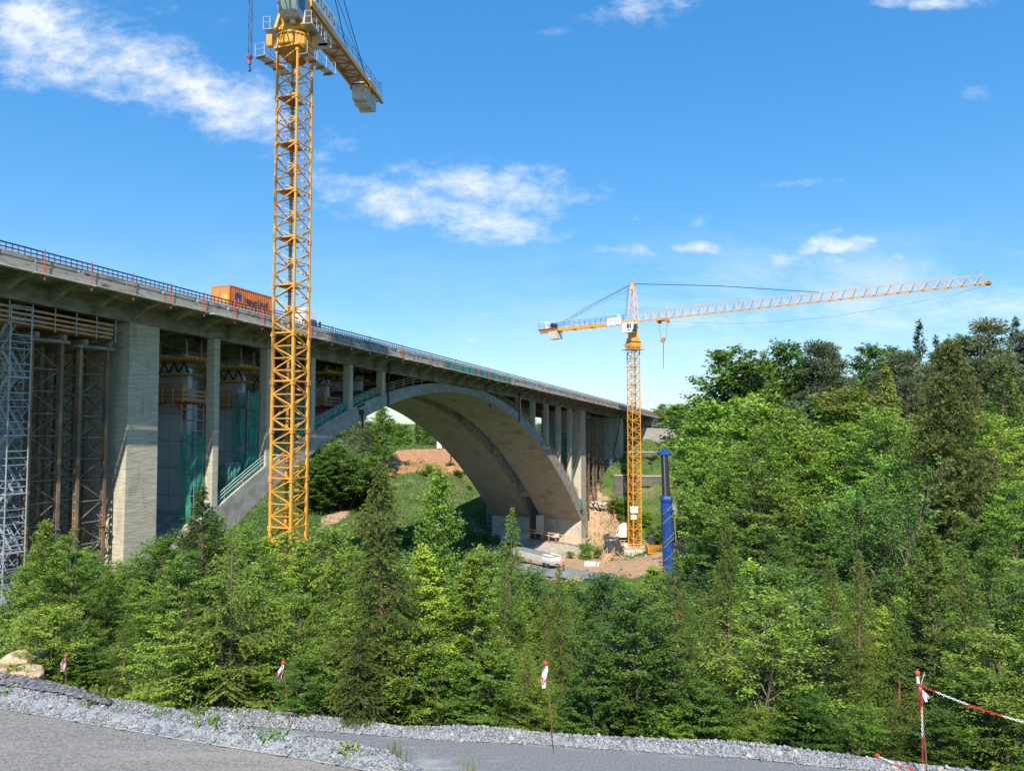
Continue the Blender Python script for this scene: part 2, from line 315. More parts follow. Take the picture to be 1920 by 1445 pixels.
# green debris net: woven, see-through
def netmat(name, col, op):
    m = bpy.data.materials.new(name); m.use_nodes = True; t = m.node_tree; bs = t.nodes['Principled BSDF']
    bs.inputs['Base Color'].default_value = (*col, 1); bs.inputs['Roughness'].default_value = .8
    g = t.nodes.new('ShaderNodeNewGeometry'); n = t.nodes.new('ShaderNodeTexNoise'); n.inputs['Scale'].default_value = .8; n.inputs['Detail'].default_value = 4
    t.links.new(g.outputs['Position'], n.inputs['Vector'])
    tr = t.nodes.new('ShaderNodeBsdfTransparent'); tl = t.nodes.new('ShaderNodeBsdfTranslucent'); tl.inputs[0].default_value = (*col, 1)
    ms0 = t.nodes.new('ShaderNodeMixShader'); ms0.inputs[0].default_value = .35; t.links.new(bs.outputs[0], ms0.inputs[1]); t.links.new(tl.outputs[0], ms0.inputs[2])
    ms = t.nodes.new('ShaderNodeMixShader'); f = mth(t, 'ADD', mth(t, 'MULTIPLY', mth(t, 'SUBTRACT', n.outputs[0], .5), 1.4), op, clamp=True); t.links.new(f, ms.inputs[0])
    t.links.new(tr.outputs[0], ms.inputs[1]); t.links.new(ms0.outputs[0], ms.inputs[2]); t.links.new(ms.outputs[0], t.nodes['Material Output'].inputs[0]); return m
m_net = netmat('green_debris_net', (.04, .40, .27), .6)
m_net2 = netmat('pale_green_debris_net', (.10, .34, .25), .75)

# ---------------- ground ----------------
def pz(x, y, Y): p = W3(x, y, Y); return (p.x, p.y, p.z)
CP = [(0, 0, -1.7), (-6, 0, -1.7), (6, 0, -1.7), (0, -25, -1.5), (-30, -20, -1.5), (30, -20, -1.5), (0, 3.5, -4.3), (-5, 3, -4.2), (5, 3.5, -4.6),
      (-25, 3, -4.0), (25, 3, -5.4), (-8, 8, -4.9), (0, 8, -5.35), (8, 8, -5.5), (-8, 12, -5.25), (0, 12, -5.45), (8, 11, -5.5), (-14, 10, -4.8), (15, 10, -5.6), (-25, 12, -4.6), (25, 10, -6),
      (-10, 15.5, -5.05), (-13, 19, -5.2), (0, 15, -5.7), (9, 14, -5.8), (-5, 16, -5.6), (-10, 22, -6.4), (0, 20, -7.2), (10, 19, -7.4), (18, 18, -7.2), (30, 22, -8),
      (0, 28, -10), (-12, 30, -9.5), (-25, 32, -10), (14, 28, -10.8), (30, 32, -11.5), (-26, 44, -14), (-45, 50, -15.5), (-18, 62, -17.5), (0, 45, -16), (20, 45, -16.5), (40, 45, -15),
      (-45, 62, -19), (-38, 66, -19), (0, 65, -21), (30, 62, -20), (50, 62, -16), (75, 62, -12), (-28, 80, -17), (-12, 90, -23.5), (8, 95, -25), (25, 95, -24), (-75, 75, -16), (-60, 50, -14),
      pz(1050, 1065, 140), pz(990, 1075, 138), pz(1100, 1075, 138), pz(1190, 1048, 163), pz(1240, 1046, 160), pz(1190, 1030, 175), pz(1090, 1032, 166), pz(1150, 1050, 155), (18, 125, -26), (0, 122, -26.5), (38, 120, -25),
      pz(900, 1012, 170), pz(960, 1012, 172), pz(860, 985, 172), pz(937, 1000, 184), pz(680, 1010, 150), pz(610, 1000, 150), pz(650, 965, 166), pz(690, 892, 196), pz(640, 895, 192), pz(590, 900, 188), pz(600, 950, 172), pz(760, 890, 196),
      pz(800, 1000, 166), pz(760, 960, 176), pz(850, 885, 202), pz(870, 940, 190), pz(870, 905, 202), pz(800, 930, 186), pz(590, 860, 196), pz(740, 848, 216), pz(850, 848, 220), pz(900, 848, 226), pz(820, 836, 280), pz(730, 836, 270), pz(640, 845, 225),
      pz(1147, 893, 186), pz(1243, 893, 186), pz(1147, 960, 181), pz(1120, 950, 178), pz(1240, 965, 178), pz(1172, 850, 202), pz(1238, 850, 202), pz(1240, 832, 212), pz(1170, 835, 218), pz(1290, 812, 215), pz(1290, 1000, 150), pz(1300, 930, 165),
      (14, 176, -25), (36, 214, -3.5), (28, 236, -1), (60, 236, 0), (42, 88, -17), (60, 90, -14), (85, 90, -10), (50, 106, -14), (80, 108, -10), (105, 110, -5), (62, 132, -9), (95, 132, -6), (130, 132, 0), (60, 160, -8), (75, 185, -4), (110, 185, 0), (150, 100, 4),
      (100, 62, -9), (60, 30, -11), (90, 30, -9), (0, 320, -7), (-100, 300, -6), (150, 320, 2), (-150, 150, -9), (-70, 120, -14), (-110, 60, -12), (-60, 22, -8), (250, 200, 6), (300, 0, 0), (-300, 0, -4), (0, 600, -10), (-300, 500, -10), (300, 500, -4), (0, -200, -1), (-70, 175, -12), (-25, 120, -23), (-45, 115, -19)]
CPa = np.array(CP, float)
def _phi(r): return np.sqrt(r * r + 9.0)
_D = np.linalg.norm(CPa[:, None, :2] - CPa[None, :, :2], axis=2)
_n = len(CPa); _M = np.zeros((_n + 3, _n + 3)); _M[:_n, :_n] = _phi(_D) - np.eye(_n) * 0.6; _M[:_n, _n] = 1; _M[:_n, _n + 1:] = CPa[:, :2]; _M[_n, :_n] = 1; _M[_n + 1:, :_n] = CPa[:, :2].T
_w = np.linalg.solve(_M, np.concatenate([CPa[:, 2], [0, 0, 0]]))
def gz(x, y):
    x = np.atleast_1d(np.asarray(x, float)); y = np.atleast_1d(np.asarray(y, float))
    out = np.zeros(len(x))
    for i in range(0, len(x), 4000):
        P = np.stack([x[i:i + 4000], y[i:i + 4000]], 1)
        d = np.linalg.norm(P[:, None, :] - CPa[None, :, :2], axis=2)
        out[i:i + 4000] = _phi(d) @ _w[:_n] + _w[_n] + P @ _w[_n + 1:]
    lim = -6.8 + np.maximum(0, x - 10) * .25; out = np.where((y > 235) & (x < 60), np.minimum(out, lim), out)
    return out
def g1(x, y): return float(gz([x], [y])[0])
def _axis(lo, hi, c, d0, k):
    a = [c]; s = d0
    while a[-1] < hi: a.append(a[-1] + s); s *= k
    b = [c]; s = d0
    while b[-1] > lo: b.append(b[-1] - s); s *= k
    return np.array(sorted(set(a + b)))
gx = _axis(-700, 700, 0, .8, 1.022); gy = np.concatenate([np.arange(-200, 0, 20), np.arange(0, 30, .9), np.arange(30, 260, 2.0), np.geomspace(260, 2200, 24)])
GX, GY = np.meshgrid(gx, gy); GZ = gz(GX.ravel(), GY.ravel()).reshape(GX.shape)
rs = np.random.RandomState(5)
far = np.clip((GY - 35) / 40, 0, 1); flat_ = ((GX > -8) & (GX < 26) & (GY > 132) & (GY < 172))
GZ = GZ + rs.normal(0, 1, GX.shape) * .22 * far * np.where(flat_, .15, 1)
farb = np.clip((GY - 260) / 300, 0, 1); GZ = GZ * (1 - farb) + (-6) * farb
gm = bpy.data.meshes.new('ground'); ny, nx = GX.shape
vs = np.stack([GX.ravel(), GY.ravel(), GZ.ravel()], 1)
idx = np.arange(nx * ny).reshape(ny, nx); q = np.stack([idx[:-1, :-1], idx[:-1, 1:], idx[1:, 1:], idx[1:, :-1]], -1).reshape(-1, 4)
gm.from_pydata(vs.tolist(), [], q.tolist()); gm.polygons.foreach_set('use_smooth', [True] * len(gm.polygons))
m_grass = mat('rough_grass', (.035, .085, .014), (.095, .155, .028), .35, .95, 0, 1.0, .9, (1, 1, 1), 10, c3=(.17, .165, .065), s3=.16, lo3=.46, hi3=.7, bdist=.6)
# bare earth of the working areas: soil where nothing grows
t = m_grass.node_tree; bs = t.nodes['Principled BSDF']; old = bs.inputs['Base Color'].links[0].from_socket
geo = t.nodes.new('ShaderNodeNewGeometry'); sp = t.nodes.new('ShaderNodeSeparateXYZ'); t.links.new(geo.outputs['Position'], sp.inputs[0])
nz = t.nodes.new('ShaderNodeTexNoise'); nz.inputs['Scale'].default_value = .22; nz.inputs['Detail'].default_value = 8; t.links.new(geo.outputs['Position'], nz.inputs['Vector'])
tot = None
for (cx, cy, rx, ry, ang, st) in ((15, 148, 26, 24, 0, 1.6), (18, 178, 10, 10, 0, 1.5), (27, 210, 14, 13, 0, .75), (-38, 168, 2.6, 20, -.06, 1.35), (-4, 178, 18, 6, 0, .8), (46, 148, 12, 10, 0, 1.3), (-42, 60, 14, 12, 0, 1.0), (-6, 13.3, 14, 1.2, .1, .5)):
    dx = mth(t, 'SUBTRACT', sp.outputs[0], cx); dy = mth(t, 'SUBTRACT', sp.outputs[1], cy)
    a = mth(t, 'DIVIDE', mth(t, 'ADD', mth(t, 'MULTIPLY', dx, math.cos(ang)), mth(t, 'MULTIPLY', dy, math.sin(ang))), rx)
    b = mth(t, 'DIVIDE', mth(t, 'ADD', mth(t, 'MULTIPLY', dx, -math.sin(ang)), mth(t, 'MULTIPLY', dy, math.cos(ang))), ry)
    g_ = mth(t, 'MULTIPLY', mth(t, 'SUBTRACT', 1.0, mth(t, 'ADD', mth(t, 'MULTIPLY', a, a), mth(t, 'MULTIPLY', b, b)), clamp=True), st)
    tot = g_ if tot is None else mth(t, 'MAXIMUM', tot, g_)
f = mth(t, 'MULTIPLY', mth(t, 'SUBTRACT', mth(t, 'ADD', tot, mth(t, 'MULTIPLY', mth(t, 'SUBTRACT', nz.outputs[0], .5), 2.2)), .42), 4.0, clamp=True)
f = mth(t, 'MULTIPLY', f, mth(t, 'MULTIPLY', tot, 6.0, clamp=True))
nz2 = t.nodes.new('ShaderNodeTexNoise'); nz2.inputs['Scale'].default_value = .6; nz2.inputs['Detail'].default_value = 9; t.links.new(geo.outputs['Position'], nz2.inputs['Vector'])
so_ = t.nodes.new('ShaderNodeMix'); so_.data_type = 'RGBA'; so_.inputs[6].default_value = (.36, .20, .105, 1); so_.inputs[7].default_value = (.50, .36, .24, 1); t.links.new(nz2.outputs[0], so_.inputs[0])
mm = t.nodes.new('ShaderNodeMix'); mm.data_type = 'RGBA'; t.links.new(f, mm.inputs[0]); t.links.new(old, mm.inputs[6]); t.links.new(so_.outputs[2], mm.inputs[7]); t.links.new(mm.outputs[2], bs.inputs['Base Color'])
gm.materials.append(m_grass)
go = bpy.data.objects.new('ground', gm); C.objects.link(go); tag(go, kind='structure')

# near road (upper left) and lower road
zN, zL = -4.35, -5.0
def lerp_pts(pl, n, z):
    pts = [G(x, y, z) for x, y in pl]; o = []
    for i in range(len(pts) - 1):
        for k in range(n): o.append(pts[i].lerp(pts[i + 1], k / n))
    return o + [pts[-1]]
e = [(-500, 1243), (0, 1327), (175, 1357), (350, 1387), (560, 1420), (700, 1445), (1000, 1500), (1500, 1600)]
e1 = lerp_pts(e, 6, zN); e1 = [p + Vector((0, .05 * math.sin(i * 2.1), 0)) for i, p in enumerate(e1)]
e2 = [Vector((p.x - 1.2, p.y - 6.5, zN)) for p in e1]
o = MB().sheet(e1, e2).build('upper_road', m_asph, fix=False); tag(o, kind='structure')
mb = MB(); mb.sheet(e1, [p + Vector((0, .02, -.6)) for p in e1]).sheet(e2, [p - Vector((0, .02, .8)) for p in e2]).build('road_bed', m_soil2, o, fix=False)
far_e = [(-700, 1262), (-200, 1300), (100, 1325), (420, 1359), (545, 1367), (816, 1387), (1039, 1398), (1400, 1422), (1562, 1440), (1900, 1462), (2600, 1500)]
f1 = lerp_pts(far_e, 5, zL); f2 = [Vector((p.x - .3, p.y - 5.2, zL)) for p in f1]
o = MB().sheet(f1, f2).build('lower_road', m_asph2, fix=False); tag(o, kind='structure')

def grow_rocks(n, posf, smin, smax, seed, squash=.65):
    r = np.random.RandomState(seed)
    base = np.array([(1, 0, 0), (-1, 0, 0), (0, 1, 0), (0, -1, 0), (0, 0, 1), (0, 0, -1)], float)
    fc = np.array([(0, 2, 4), (2, 1, 4), (1, 3, 4), (3, 0, 4), (2, 0, 5), (1, 2, 5), (3, 1, 5), (0, 3, 5)])
    P = posf(r, n); S = np.exp(r.uniform(np.log(smin), np.log(smax), n))
    V = base[None] * r.uniform(.55, 1.2, (n, 6, 3)) * np.array([1, 1, 1]) + r.uniform(-.25, .25, (n, 6, 3)); V[:, :, 2] *= squash
    th = r.uniform(0, 6.28, n); c, s = np.cos(th)[:, None], np.sin(th)[:, None]
    tl = r.uniform(-.6, .6, n)[:, None]
    x = V[:, :, 0] * c - V[:, :, 1] * s; y = V[:, :, 0] * s + V[:, :, 1] * c; z = V[:, :, 2] + x * tl * .7
    V = np.stack([x, y, z], 2) * S[:, None, None] * .5 + P[:, None, :]
    Fc = (fc[None] + (np.arange(n) * 6)[:, None, None]).reshape(-1, 3)
    return V.reshape(-1, 3), Fc, np.repeat(r.uniform(0, 1, n), 8)
def npmesh(name, V, Fc, m, parent=None, tint=None, smooth=False):
    me = bpy.data.meshes.new(name); k = Fc.shape[1]; nf = len(Fc)
    me.vertices.add(len(V)); me.vertices.foreach_set('co', np.ascontiguousarray(V, dtype=np.float32).ravel())
    me.loops.add(nf * k); me.loops.foreach_set('vertex_index', np.ascontiguousarray(Fc, dtype=np.int32).ravel())
    me.polygons.add(nf); me.polygons.foreach_set('loop_start', np.arange(0, nf * k, k, dtype=np.int32)); me.polygons.foreach_set('loop_total', np.full(nf, k, dtype=np.int32))
    if smooth: me.polygons.foreach_set('use_smooth', np.ones(nf, dtype=bool))
    me.update(calc_edges=True)
    if tint is not None:
        a = me.attributes.new('tint', 'FLOAT', 'FACE'); a.data.foreach_set('value', np.ascontiguousarray(tint, dtype=np.float32))
    me.materials.append(m)
    o = bpy.data.objects.new(name, me); C.objects.link(o)
    if parent: o.parent = parent
    return o
def tintmat(name, cols, rough=.9):
    m = bpy.data.materials.new(name); m.use_nodes = True; t = m.node_tree; bs = t.nodes['Principled BSDF']; bs.inputs['Roughness'].default_value = rough; bs.inputs['Specular IOR Level'].default_value = .25
    at = t.nodes.new('ShaderNodeAttribute'); at.attribute_name = 'tint'; cr = t.nodes.new('ShaderNodeValToRGB')
    while len(cr.color_ramp.elements) < len(cols): cr.color_ramp.elements.new(.5)
    for i, (p, c) in enumerate(cols): cr.color_ramp.elements[i].position = p; cr.color_ramp.elements[i].color = (*c, 1)
    t.links.new(at.outputs['Fac'], cr.inputs[0]); t.links.new(cr.outputs[0], bs.inputs['Base Color']); return m
m_grav = tintmat('crushed_stone', [(0, (.11, .125, .145)), (.4, (.215, .23, .25)), (.72, (.295, .305, .315)), (.9, (.38, .37, .35)), (1, (.38, .29, .19))])
# far verge of crushed stone along the lower road
top_e = [(-700, 1225), (-200, 1265), (100, 1303), (204, 1316), (423, 1334), (480, 1336), (674, 1355), (770, 1368), (916, 1367), (1029, 1379), (1093, 1384), (1400, 1397), (1700, 1434), (1850, 1450), (2600, 1490)]
fA = lerp_pts(far_e, 12, zL); tb = lerp_pts(top_e, 9, zL + .05)
def resample(pl, n):
    a = np.array([tuple(p) for p in pl]); d = np.concatenate([[0], np.cumsum(np.linalg.norm(np.diff(a, axis=0), axis=1))]); t_ = np.linspace(0, d[-1], n)
    return np.stack([np.interp(t_, d, a[:, i]) for i in range(3)], 1)
a0, a1 = resample(fA, 220), resample(tb, 220)
rr = np.random.RandomState(3)
secs = [a0 + [0, -.04, -.02], a0 + (a1 - a0) * .2, a0 + (a1 - a0) * .6, a1.copy(), a1 + [0, .25, -.08], a1 + [0, .9, -.5], a1 + [0, 1.6, -1.4]]
for k in range(1, 6): secs[k] = secs[k] + rr.normal(0, .008, (220, 3))
V = np.concatenate(secs); n_ = 220; Fq = []
for k in range(6):
    for i in range(n_ - 1): Fq.append((k * n_ + i, k * n_ + i + 1, (k + 1) * n_ + i + 1, (k + 1) * n_ + i))
m_gbed = mat('fine_gravel', (.19, .20, .215), (.34, .345, .35), 34, .95, 0, .5, 40, bdist=.01, c3=(.12, .13, .145), s3=40, lo3=.5, hi3=.7)
vg = npmesh('gravel_verge', V, np.array(Fq), m_gbed); tag(vg, kind='structure')
def pos_far(r, n):
    i = r.randint(0, 219, n); u = r.uniform(0, 1, n)[:, None]; v_ = (r.uniform(0, 1.12, n))[:, None]
    A_ = a0[i] * (1 - u) + a0[i + 1] * u; B_ = a1[i] * (1 - u) + a1[i + 1] * u
    p = A_ + (B_ - A_) * v_ * 1.12; p[:, 2] = A_[:, 2] + (B_[:, 2] - A_[:, 2]) * np.minimum(v_[:, 0] * 1.12, 1.0) + .012 + .02 * (v_[:, 0] > .85) * r.rand(n); return p
V, Fc, tn = grow_rocks(60000, pos_far, .018, .06, 11)
V2, F2, t2 = grow_rocks(500, pos_far, .09, .17, 12)
tag(npmesh('gravel', np.concatenate([V, V2]), np.concatenate([Fc, F2 + len(V)]), m_grav, tint=np.concatenate([tn, t2])), 'loose crushed grey stone lying along the far edge of the lower road', kind='stuff')
# stone berm between the two roads
berm_lo = [(-500, 1240), (0, 1326), (175, 1356), (350, 1386), (560, 1419), (700, 1444), (800, 1462), (1000, 1500)]
berm_hi = [(-500, 1205), (0, 1286), (90, 1300), (180, 1314), (330, 1338), (470, 1372), (560, 1386), (640, 1394), (700, 1408), (760, 1436), (830, 1462), (1100, 1510)]
b0 = resample(lerp_pts(berm_lo, 8, zN + .01), 160); b1 = resample(lerp_pts(berm_hi, 8, zN + .11), 160)
secs = [b0 + [0, -.03, 0], b0 * .6 + b1 * .4 + [0, 0, .05], b1.copy(), b1 + [0, .25, -.08], b1 + [.1, .7, -.7], b1 + [.1, 1.1, -1.3]]
for k in range(1, 5): secs[k] = secs[k] + rr.normal(0, .010, (160, 3))
V = np.concatenate(secs); Fq = [(k * 160 + i, k * 160 + i + 1, (k + 1) * 160 + i + 1, (k + 1) * 160 + i) for k in range(5) for i in range(159)]
o = npmesh('gravel_berm', V, np.array(Fq), m_gbed); tag(o, kind='structure')
def pos_berm(r, n):
    i = r.randint(0, 159, n); u = r.uniform(0, 1, n)[:, None]; v_ = r.uniform(-.02, 1.25, n)[:, None]
    A_ = b0[i] * (1 - u) + b0[i + 1] * u; B_ = b1[i] * (1 - u) + b1[i + 1] * u
    p = A_ + (B_ - A_) * v_; p[:, 2] = A_[:, 2] + (B_[:, 2] - A_[:, 2]) * np.minimum(v_[:, 0], 1.05) + .02 + .02 * np.sin(v_[:, 0] * 3); return p
V, Fc, tn = grow_rocks(26000, pos_berm, .018, .05, 21)
V2, F2, t2 = grow_rocks(2600, pos_berm, .05, .13, 22, .45)
tag(npmesh('crushed_stone', np.concatenate([V, V2]), np.concatenate([Fc, F2 + len(V)]), m_grav, tint=np.concatenate([tn, t2 * .85])), 'loose blue grey crushed stone heaped along the upper road', kind='stuff')
def pos_stray(r, n):
    m = n // 2; i = r.randint(0, 159, m); p = b0[i] + (b0[i + 1 - (i == 159)] - b0[i]) * r.uniform(0, 1, m)[:, None]; p = p + np.stack([r.normal(0, .05, m), -np.abs(r.normal(0, .22, m)), np.full(m, .008)], 1)
    i = r.randint(0, 219, n - m); q = a0[i] + (a0[i + 1 - (i == 219)] - a0[i]) * r.uniform(0, 1, n - m)[:, None]; q = q + np.stack([r.normal(0, .05, n - m), -np.abs(r.normal(0, .25, n - m)), np.full(n - m, .008)], 1)
    return np.concatenate([p, q])
V, Fc, tn = grow_rocks(2600, pos_stray, .006, .025, 61)
tag(npmesh('stray_stones', V, Fc, m_grav, tint=tn), 'small stray stones scattered along the road edges', kind='stuff')
# dark slate splinters at the left end of the berm
gp = [(-300, 1232), (0, 1284), (60, 1293), (120, 1302), (160, 1311), (205, 1323)]; gq = [(-300, 1220), (0, 1268), (60, 1278), (120, 1290), (165, 1304), (205, 1320)]
ga, gb = resample(lerp_pts(gp, 6, zN + .13), 60), resample(lerp_pts(gq, 6, zN + .12), 60)
def pos_slate(r, n):
    i = r.randint(0, 59, n); v_ = r.uniform(-.05, 1.15, n)[:, None]; u = r.uniform(0, 1, n)[:, None]
    A_ = ga[i] * (1 - u) + ga[i + 1 - (i == 59)] * u; B_ = gb[i] * (1 - u) + gb[i + 1 - (i == 59)] * u
    p = A_ + (B_ - A_) * v_; p[:, 2] += .04; return p
V, Fc, tn = grow_rocks(5200, pos_slate, .05, .15, 77, .35)
m_slate = tintmat('dark_slate', [(0, (.07, .07, .08)), (.5, (.13, .13, .145)), (.85, (.22, .215, .22)), (1, (.30, .22, .15))])
sl = npmesh('slate_splinters', V, Fc, m_slate, tint=tn); tag(sl, 'dark thin slate splinters piled between the boulders and the pale crushed stone', kind='stuff')
V = np.concatenate([ga + [0, .02, -.03], gb, gb + [0, .4, -.5]]); Fq = [(k * 60 + i, k * 60 + i + 1, (k + 1) * 60 + i + 1, (k + 1) * 60 + i) for k in range(2) for i in range(59)]
npmesh('slate_bed', V, np.array(Fq), m_fab, sl)

# valley road and bare working ground
zr = -27.0
pv = [G(x, y, zr) for x, y in ((930, 1052), (990, 1056), (1060, 1062), (1110, 1071), (1160, 1080))]; pw = [G(x, y, zr) for x, y in ((900, 1068), (960, 1075), (1040, 1083), (1090, 1090), (1150, 1100))]
mb = MB()
for i in range(4):
    a, b, c, d = pv[i], pv[i + 1], pw[i + 1], pw[i]
    mb.add([Vector((p.x, p.y, max(g1(p.x, p.y) + .25, zr))) for p in (a, b, c, d)], [(0, 1, 2, 3)])
tag(mb.build('valley_road', m_asph2, fix=False), kind='structure')
# soil heap on the far bank
def mound(name, cx, cy, rx, ry, h, ang, m, seed, label=None, cat=None, kind=None, flat=.6, rough=.06, zoff=0):
    r = random.Random(seed); n, k = 40, 12; vs = []; fs = []
    for j in range(k + 1):
        u = j / k; hh = h * min(1, (1 - u) / (1 - flat)) if flat < 1 else h * (1 - u)
        hh = h * (1 - max(0, (u - flat) / (1 - flat)) ** 1.2)
        for i in range(n):
            th = 2 * math.pi * i / n; w_ = 1 + .12 * math.sin(3 * th + seed) + .06 * math.sin(7 * th)
            x = rx * u * w_ * math.cos(th); y = ry * u * w_ * math.sin(th)
            X = cx + x * math.cos(ang) - y * math.sin(ang); Y_ = cy + x * math.sin(ang) + y * math.cos(ang)
            gb_ = g1(X, Y_) if u > .9 else g1(cx, cy) * (1 - u) + g1(X, Y_) * u
            vs.append((X, Y_, gb_ + hh + r.uniform(-1, 1) * h * rough - (.5 if j == k else 0) + zoff))
    for j in range(k):
        for i in range(n): i2 = (i + 1) % n; fs.append((j * n + i, j * n + i2, (j + 1) * n + i2, (j + 1) * n + i))
    o = MB().add(vs, fs).build(name, m, smooth=True, fix=False)
    if kind: tag(o, kind=kind)
    else: tag(o, label, cat)
    return o
# the brown fill: an inclined face rising to a level top
def fill(name, top, bot, back, m):
    n = 48; T_ = resample([W3(*p) for p in top], n); Bt = resample([W3(*p) for p in bot], n); Bk = resample([W3(*p) for p in back], n)
    r = np.random.RandomState(8); rows = []
    for k in range(9): rows.append(Bt + (T_ - Bt) * k / 8 + r.normal(0, .10, (n, 3)) * (0 if k in (0,) else 1))
    for k in range(1, 4): rows.append(T_ + (Bk - T_) * k / 3 + r.normal(0, .05, (n, 3)))
    rows = [Bt + [0, 0, -3.0]] + rows + [Bk + [0, 0, -4]]
    V = np.concatenate(rows); K = len(rows)
    Fq = [(k * n + i, k * n + i + 1, (k + 1) * n + i + 1, (k + 1) * n + i) for k in range(K - 1) for i in range(n - 1)]
    Fq = list(Fq)
    o = npmesh(name, V, np.array(Fq), m, smooth=True); tag(o, kind='structure'); return o
fill('earth_embankment', [(700, 884, 198), (745, 844, 212), (790, 842, 216), (850, 841, 220), (905, 842, 222)], [(694, 889, 195), (730, 886, 196), (780, 884, 198), (830, 880, 200), (905, 868, 208)],
     [(715, 866, 220), (750, 841, 235), (790, 840, 240), (850, 839, 244), (905, 839, 246)], m_soil)

# ---------------- the arch bridge ----------------
rnd = random.Random(7)
bridge = thing('arch_bridge', 'long grey concrete open-spandrel arch bridge carrying the road across the wooded valley', 'bridge', tuple(B(0, 9, 0)))
S0, S1 = -112, 122
MB().loft([[B(s, t, h) for t, h in ((-3.3, 1.85), (-3.3, 2.2), (25.3, 2.2), (25.3, 1.85), (22.3, 1.55), (-.3, 1.55))] for s in (S0, S1)]).build('deck', m_deck, bridge)
MB().loft([[B(s, t, 2.204) for t in (-2.9, 24.9)] + [B(s, t, 2.25) for t in (24.9, -2.9)] for s in (S0, S1)]).build('road_surface', m_asph2, bridge)
# edge beam with broken, layered face
mb = MB(); s = S0
while s < S1:
    e_ = min(s + 3.52, S1); k = rnd.uniform(-.03, .03)
    mb.bb(s + .02, e_ - .02, -3.5 + k, -3.305, 1.5, 2.0 + rnd.uniform(-.02, .03)); mb.bb(s + .01, e_ - .01, -3.42 + k, -3.302, 2.0, 2.22)
    mb.bb(s, e_ - rnd.uniform(.02, .5), -3.46 + k, -2.95, 2.22, 2.42 + rnd.uniform(-.03, .05)); s = e_
mb.build('edge_beam', m_fascia, bridge)
mb = MB(); s = S0
while s < S1:
    L = rnd.choice((3.4, 3.9, 4.4)); mb.bb(s, s + L - .08, -3.95 - rnd.uniform(0, .1), -3.52, 1.36 + rnd.uniform(-.03, .03), 1.43); s += L
mb.build('edge_walkway_boards', mat('grey_boards', (.42, .41, .38), (.56, .55, .51), 2, .85), bridge)
for t0, t1 in ((0, .7), (8.9, 9.6), (12.4, 13.1), (21.3, 22)):
    for a, b in ((S0, -21.8), (-21.6, 21.6), (21.8, S1)):
        MB().bb(a, b, t0, t1, 0, 1.9).build('girder', m_deck, bridge)
# brackets under the cantilever, with a thin soffit vault between them
k = 0; s = -98.0
mbv = MB()
while s < 119:
    mb = MB(); w_ = .16
    pr = [(0, .15), (-.02, 1.8), (-3.4, 1.86), (-3.4, 1.5), (-1.6, .98)]
    mb.loft([[B(s + d, t, h) for t, h in pr] for d in (-w_, w_)]).build('bracket', m_deck, bridge)
    mb = MB(); mb.loft([[B(s + d, t, h) for t, h in [(22, .15), (22.02, 1.8), (25.3, 1.86), (25.3, 1.5)]] for d in (-w_, w_)]).build('bracket', m_deck, bridge) if -62 < s < 62 and k % 2 == 0 else None
    s += 3.52; k += 1
# cross beams between the girders
mb = MB(); s = -108
while s < 120: mb.bb(s, s + .4, .7, 21.3, .5, 1.54); s += 7.04
mb.build('cross_beams', m_deck, bridge)
# guard rail: dark blue rails with close balusters
mb = MB()
for h, t_ in ((3.1, .075), (2.80, .05), (2.52, .05)): mb.bb(S0, S1, -3.22, -3.22 + .09, h - t_, h + .02)
s = S0
while s < S1: mb.bb(s, s + .035, -3.2, -3.155, 2.42, 3.05); s += .42
mb.build('guard_rail', m_navy, bridge)
mb = MB(); mb.bb(S0, S1, -2.2, -2.12, 2.62, 2.93); s = S0
while s < S1: mb.bb(s, s + .1, -2.11, -2.0, 2.25, 2.85); s += 2.0
mb.build('crash_barrier', m_rail2, bridge)
mb = MB(); mb.bb(S0, S1, 24.3, 24.4, 2.62, 2.93); mb.bb(S0, S1, 25.0, 25.1, 3.0, 3.1); mb.build('far_barrier', m_rail2, bridge)
# red edge-protection posts clamped under the deck edge
s = -98.0 + .5; post = None
while s < 119:
    q = B(s, -3.72, 1.15)
    mb = MB().tube(B(s, -3.72, 1.15), B(s, -3.7, 3.15), .04, .04, 6).bar(B(s, -4.0, 1.25), B(s, -3.2, 1.25), .06)
    p_ = mb.build('edge_post', m_red, bridge, fix=False)
    if s < 40: MB().tube(B(s, -3.72, 1.0), B(s, -3.72, 1.2), .055, .055, 6).build('post_foot', m_wht, p_, fix=False)
    s += 3.52 if not (-75 < s < -60) else 3.52
mb = MB().loft([[B(s, -3.62 - .05 * math.sin(s * 3), h) for h in (1.5, 2.35)] + [B(s, -3.60 - .05 * math.sin(s * 3), h) for h in (2.35, 1.5)] for s in np.arange(-13, 10.5, .5)])
mb.build('edge_net', m_net2, bridge)
# ribs
def hin(s): return -.95 - s * s * .00742
def hex_(s): return .32 - s * s * .00655
for t0, t1 in ((0, 9.6), (12.4, 22.0)):
    SS = np.linspace(-61, 61, 62)
    rib = MB().loft([[B(s, t0, hex_(s)), B(s, t1, hex_(s)), B(s, t1, hin(s) + .003), B(s, t0, hin(s) + .003)] for s in SS]).build('arch_rib', m_arch, bridge)
    MB().loft([[B(s, t0 + .02, hin(s)), B(s, t1 - .02, hin(s)), B(s, t1 - .02, hin(s) - .03), B(s, t0 + .02, hin(s) - .03)] for s in SS]).build('soffit', m_soff, rib)
for s in (-50, -36, -22, 22, 36, 50):
    MB().bb(s - .3, s + .3, 9.62, 12.38, hin(s) + .2, hex_(s) - .2).build('strut', m_arch, bridge)
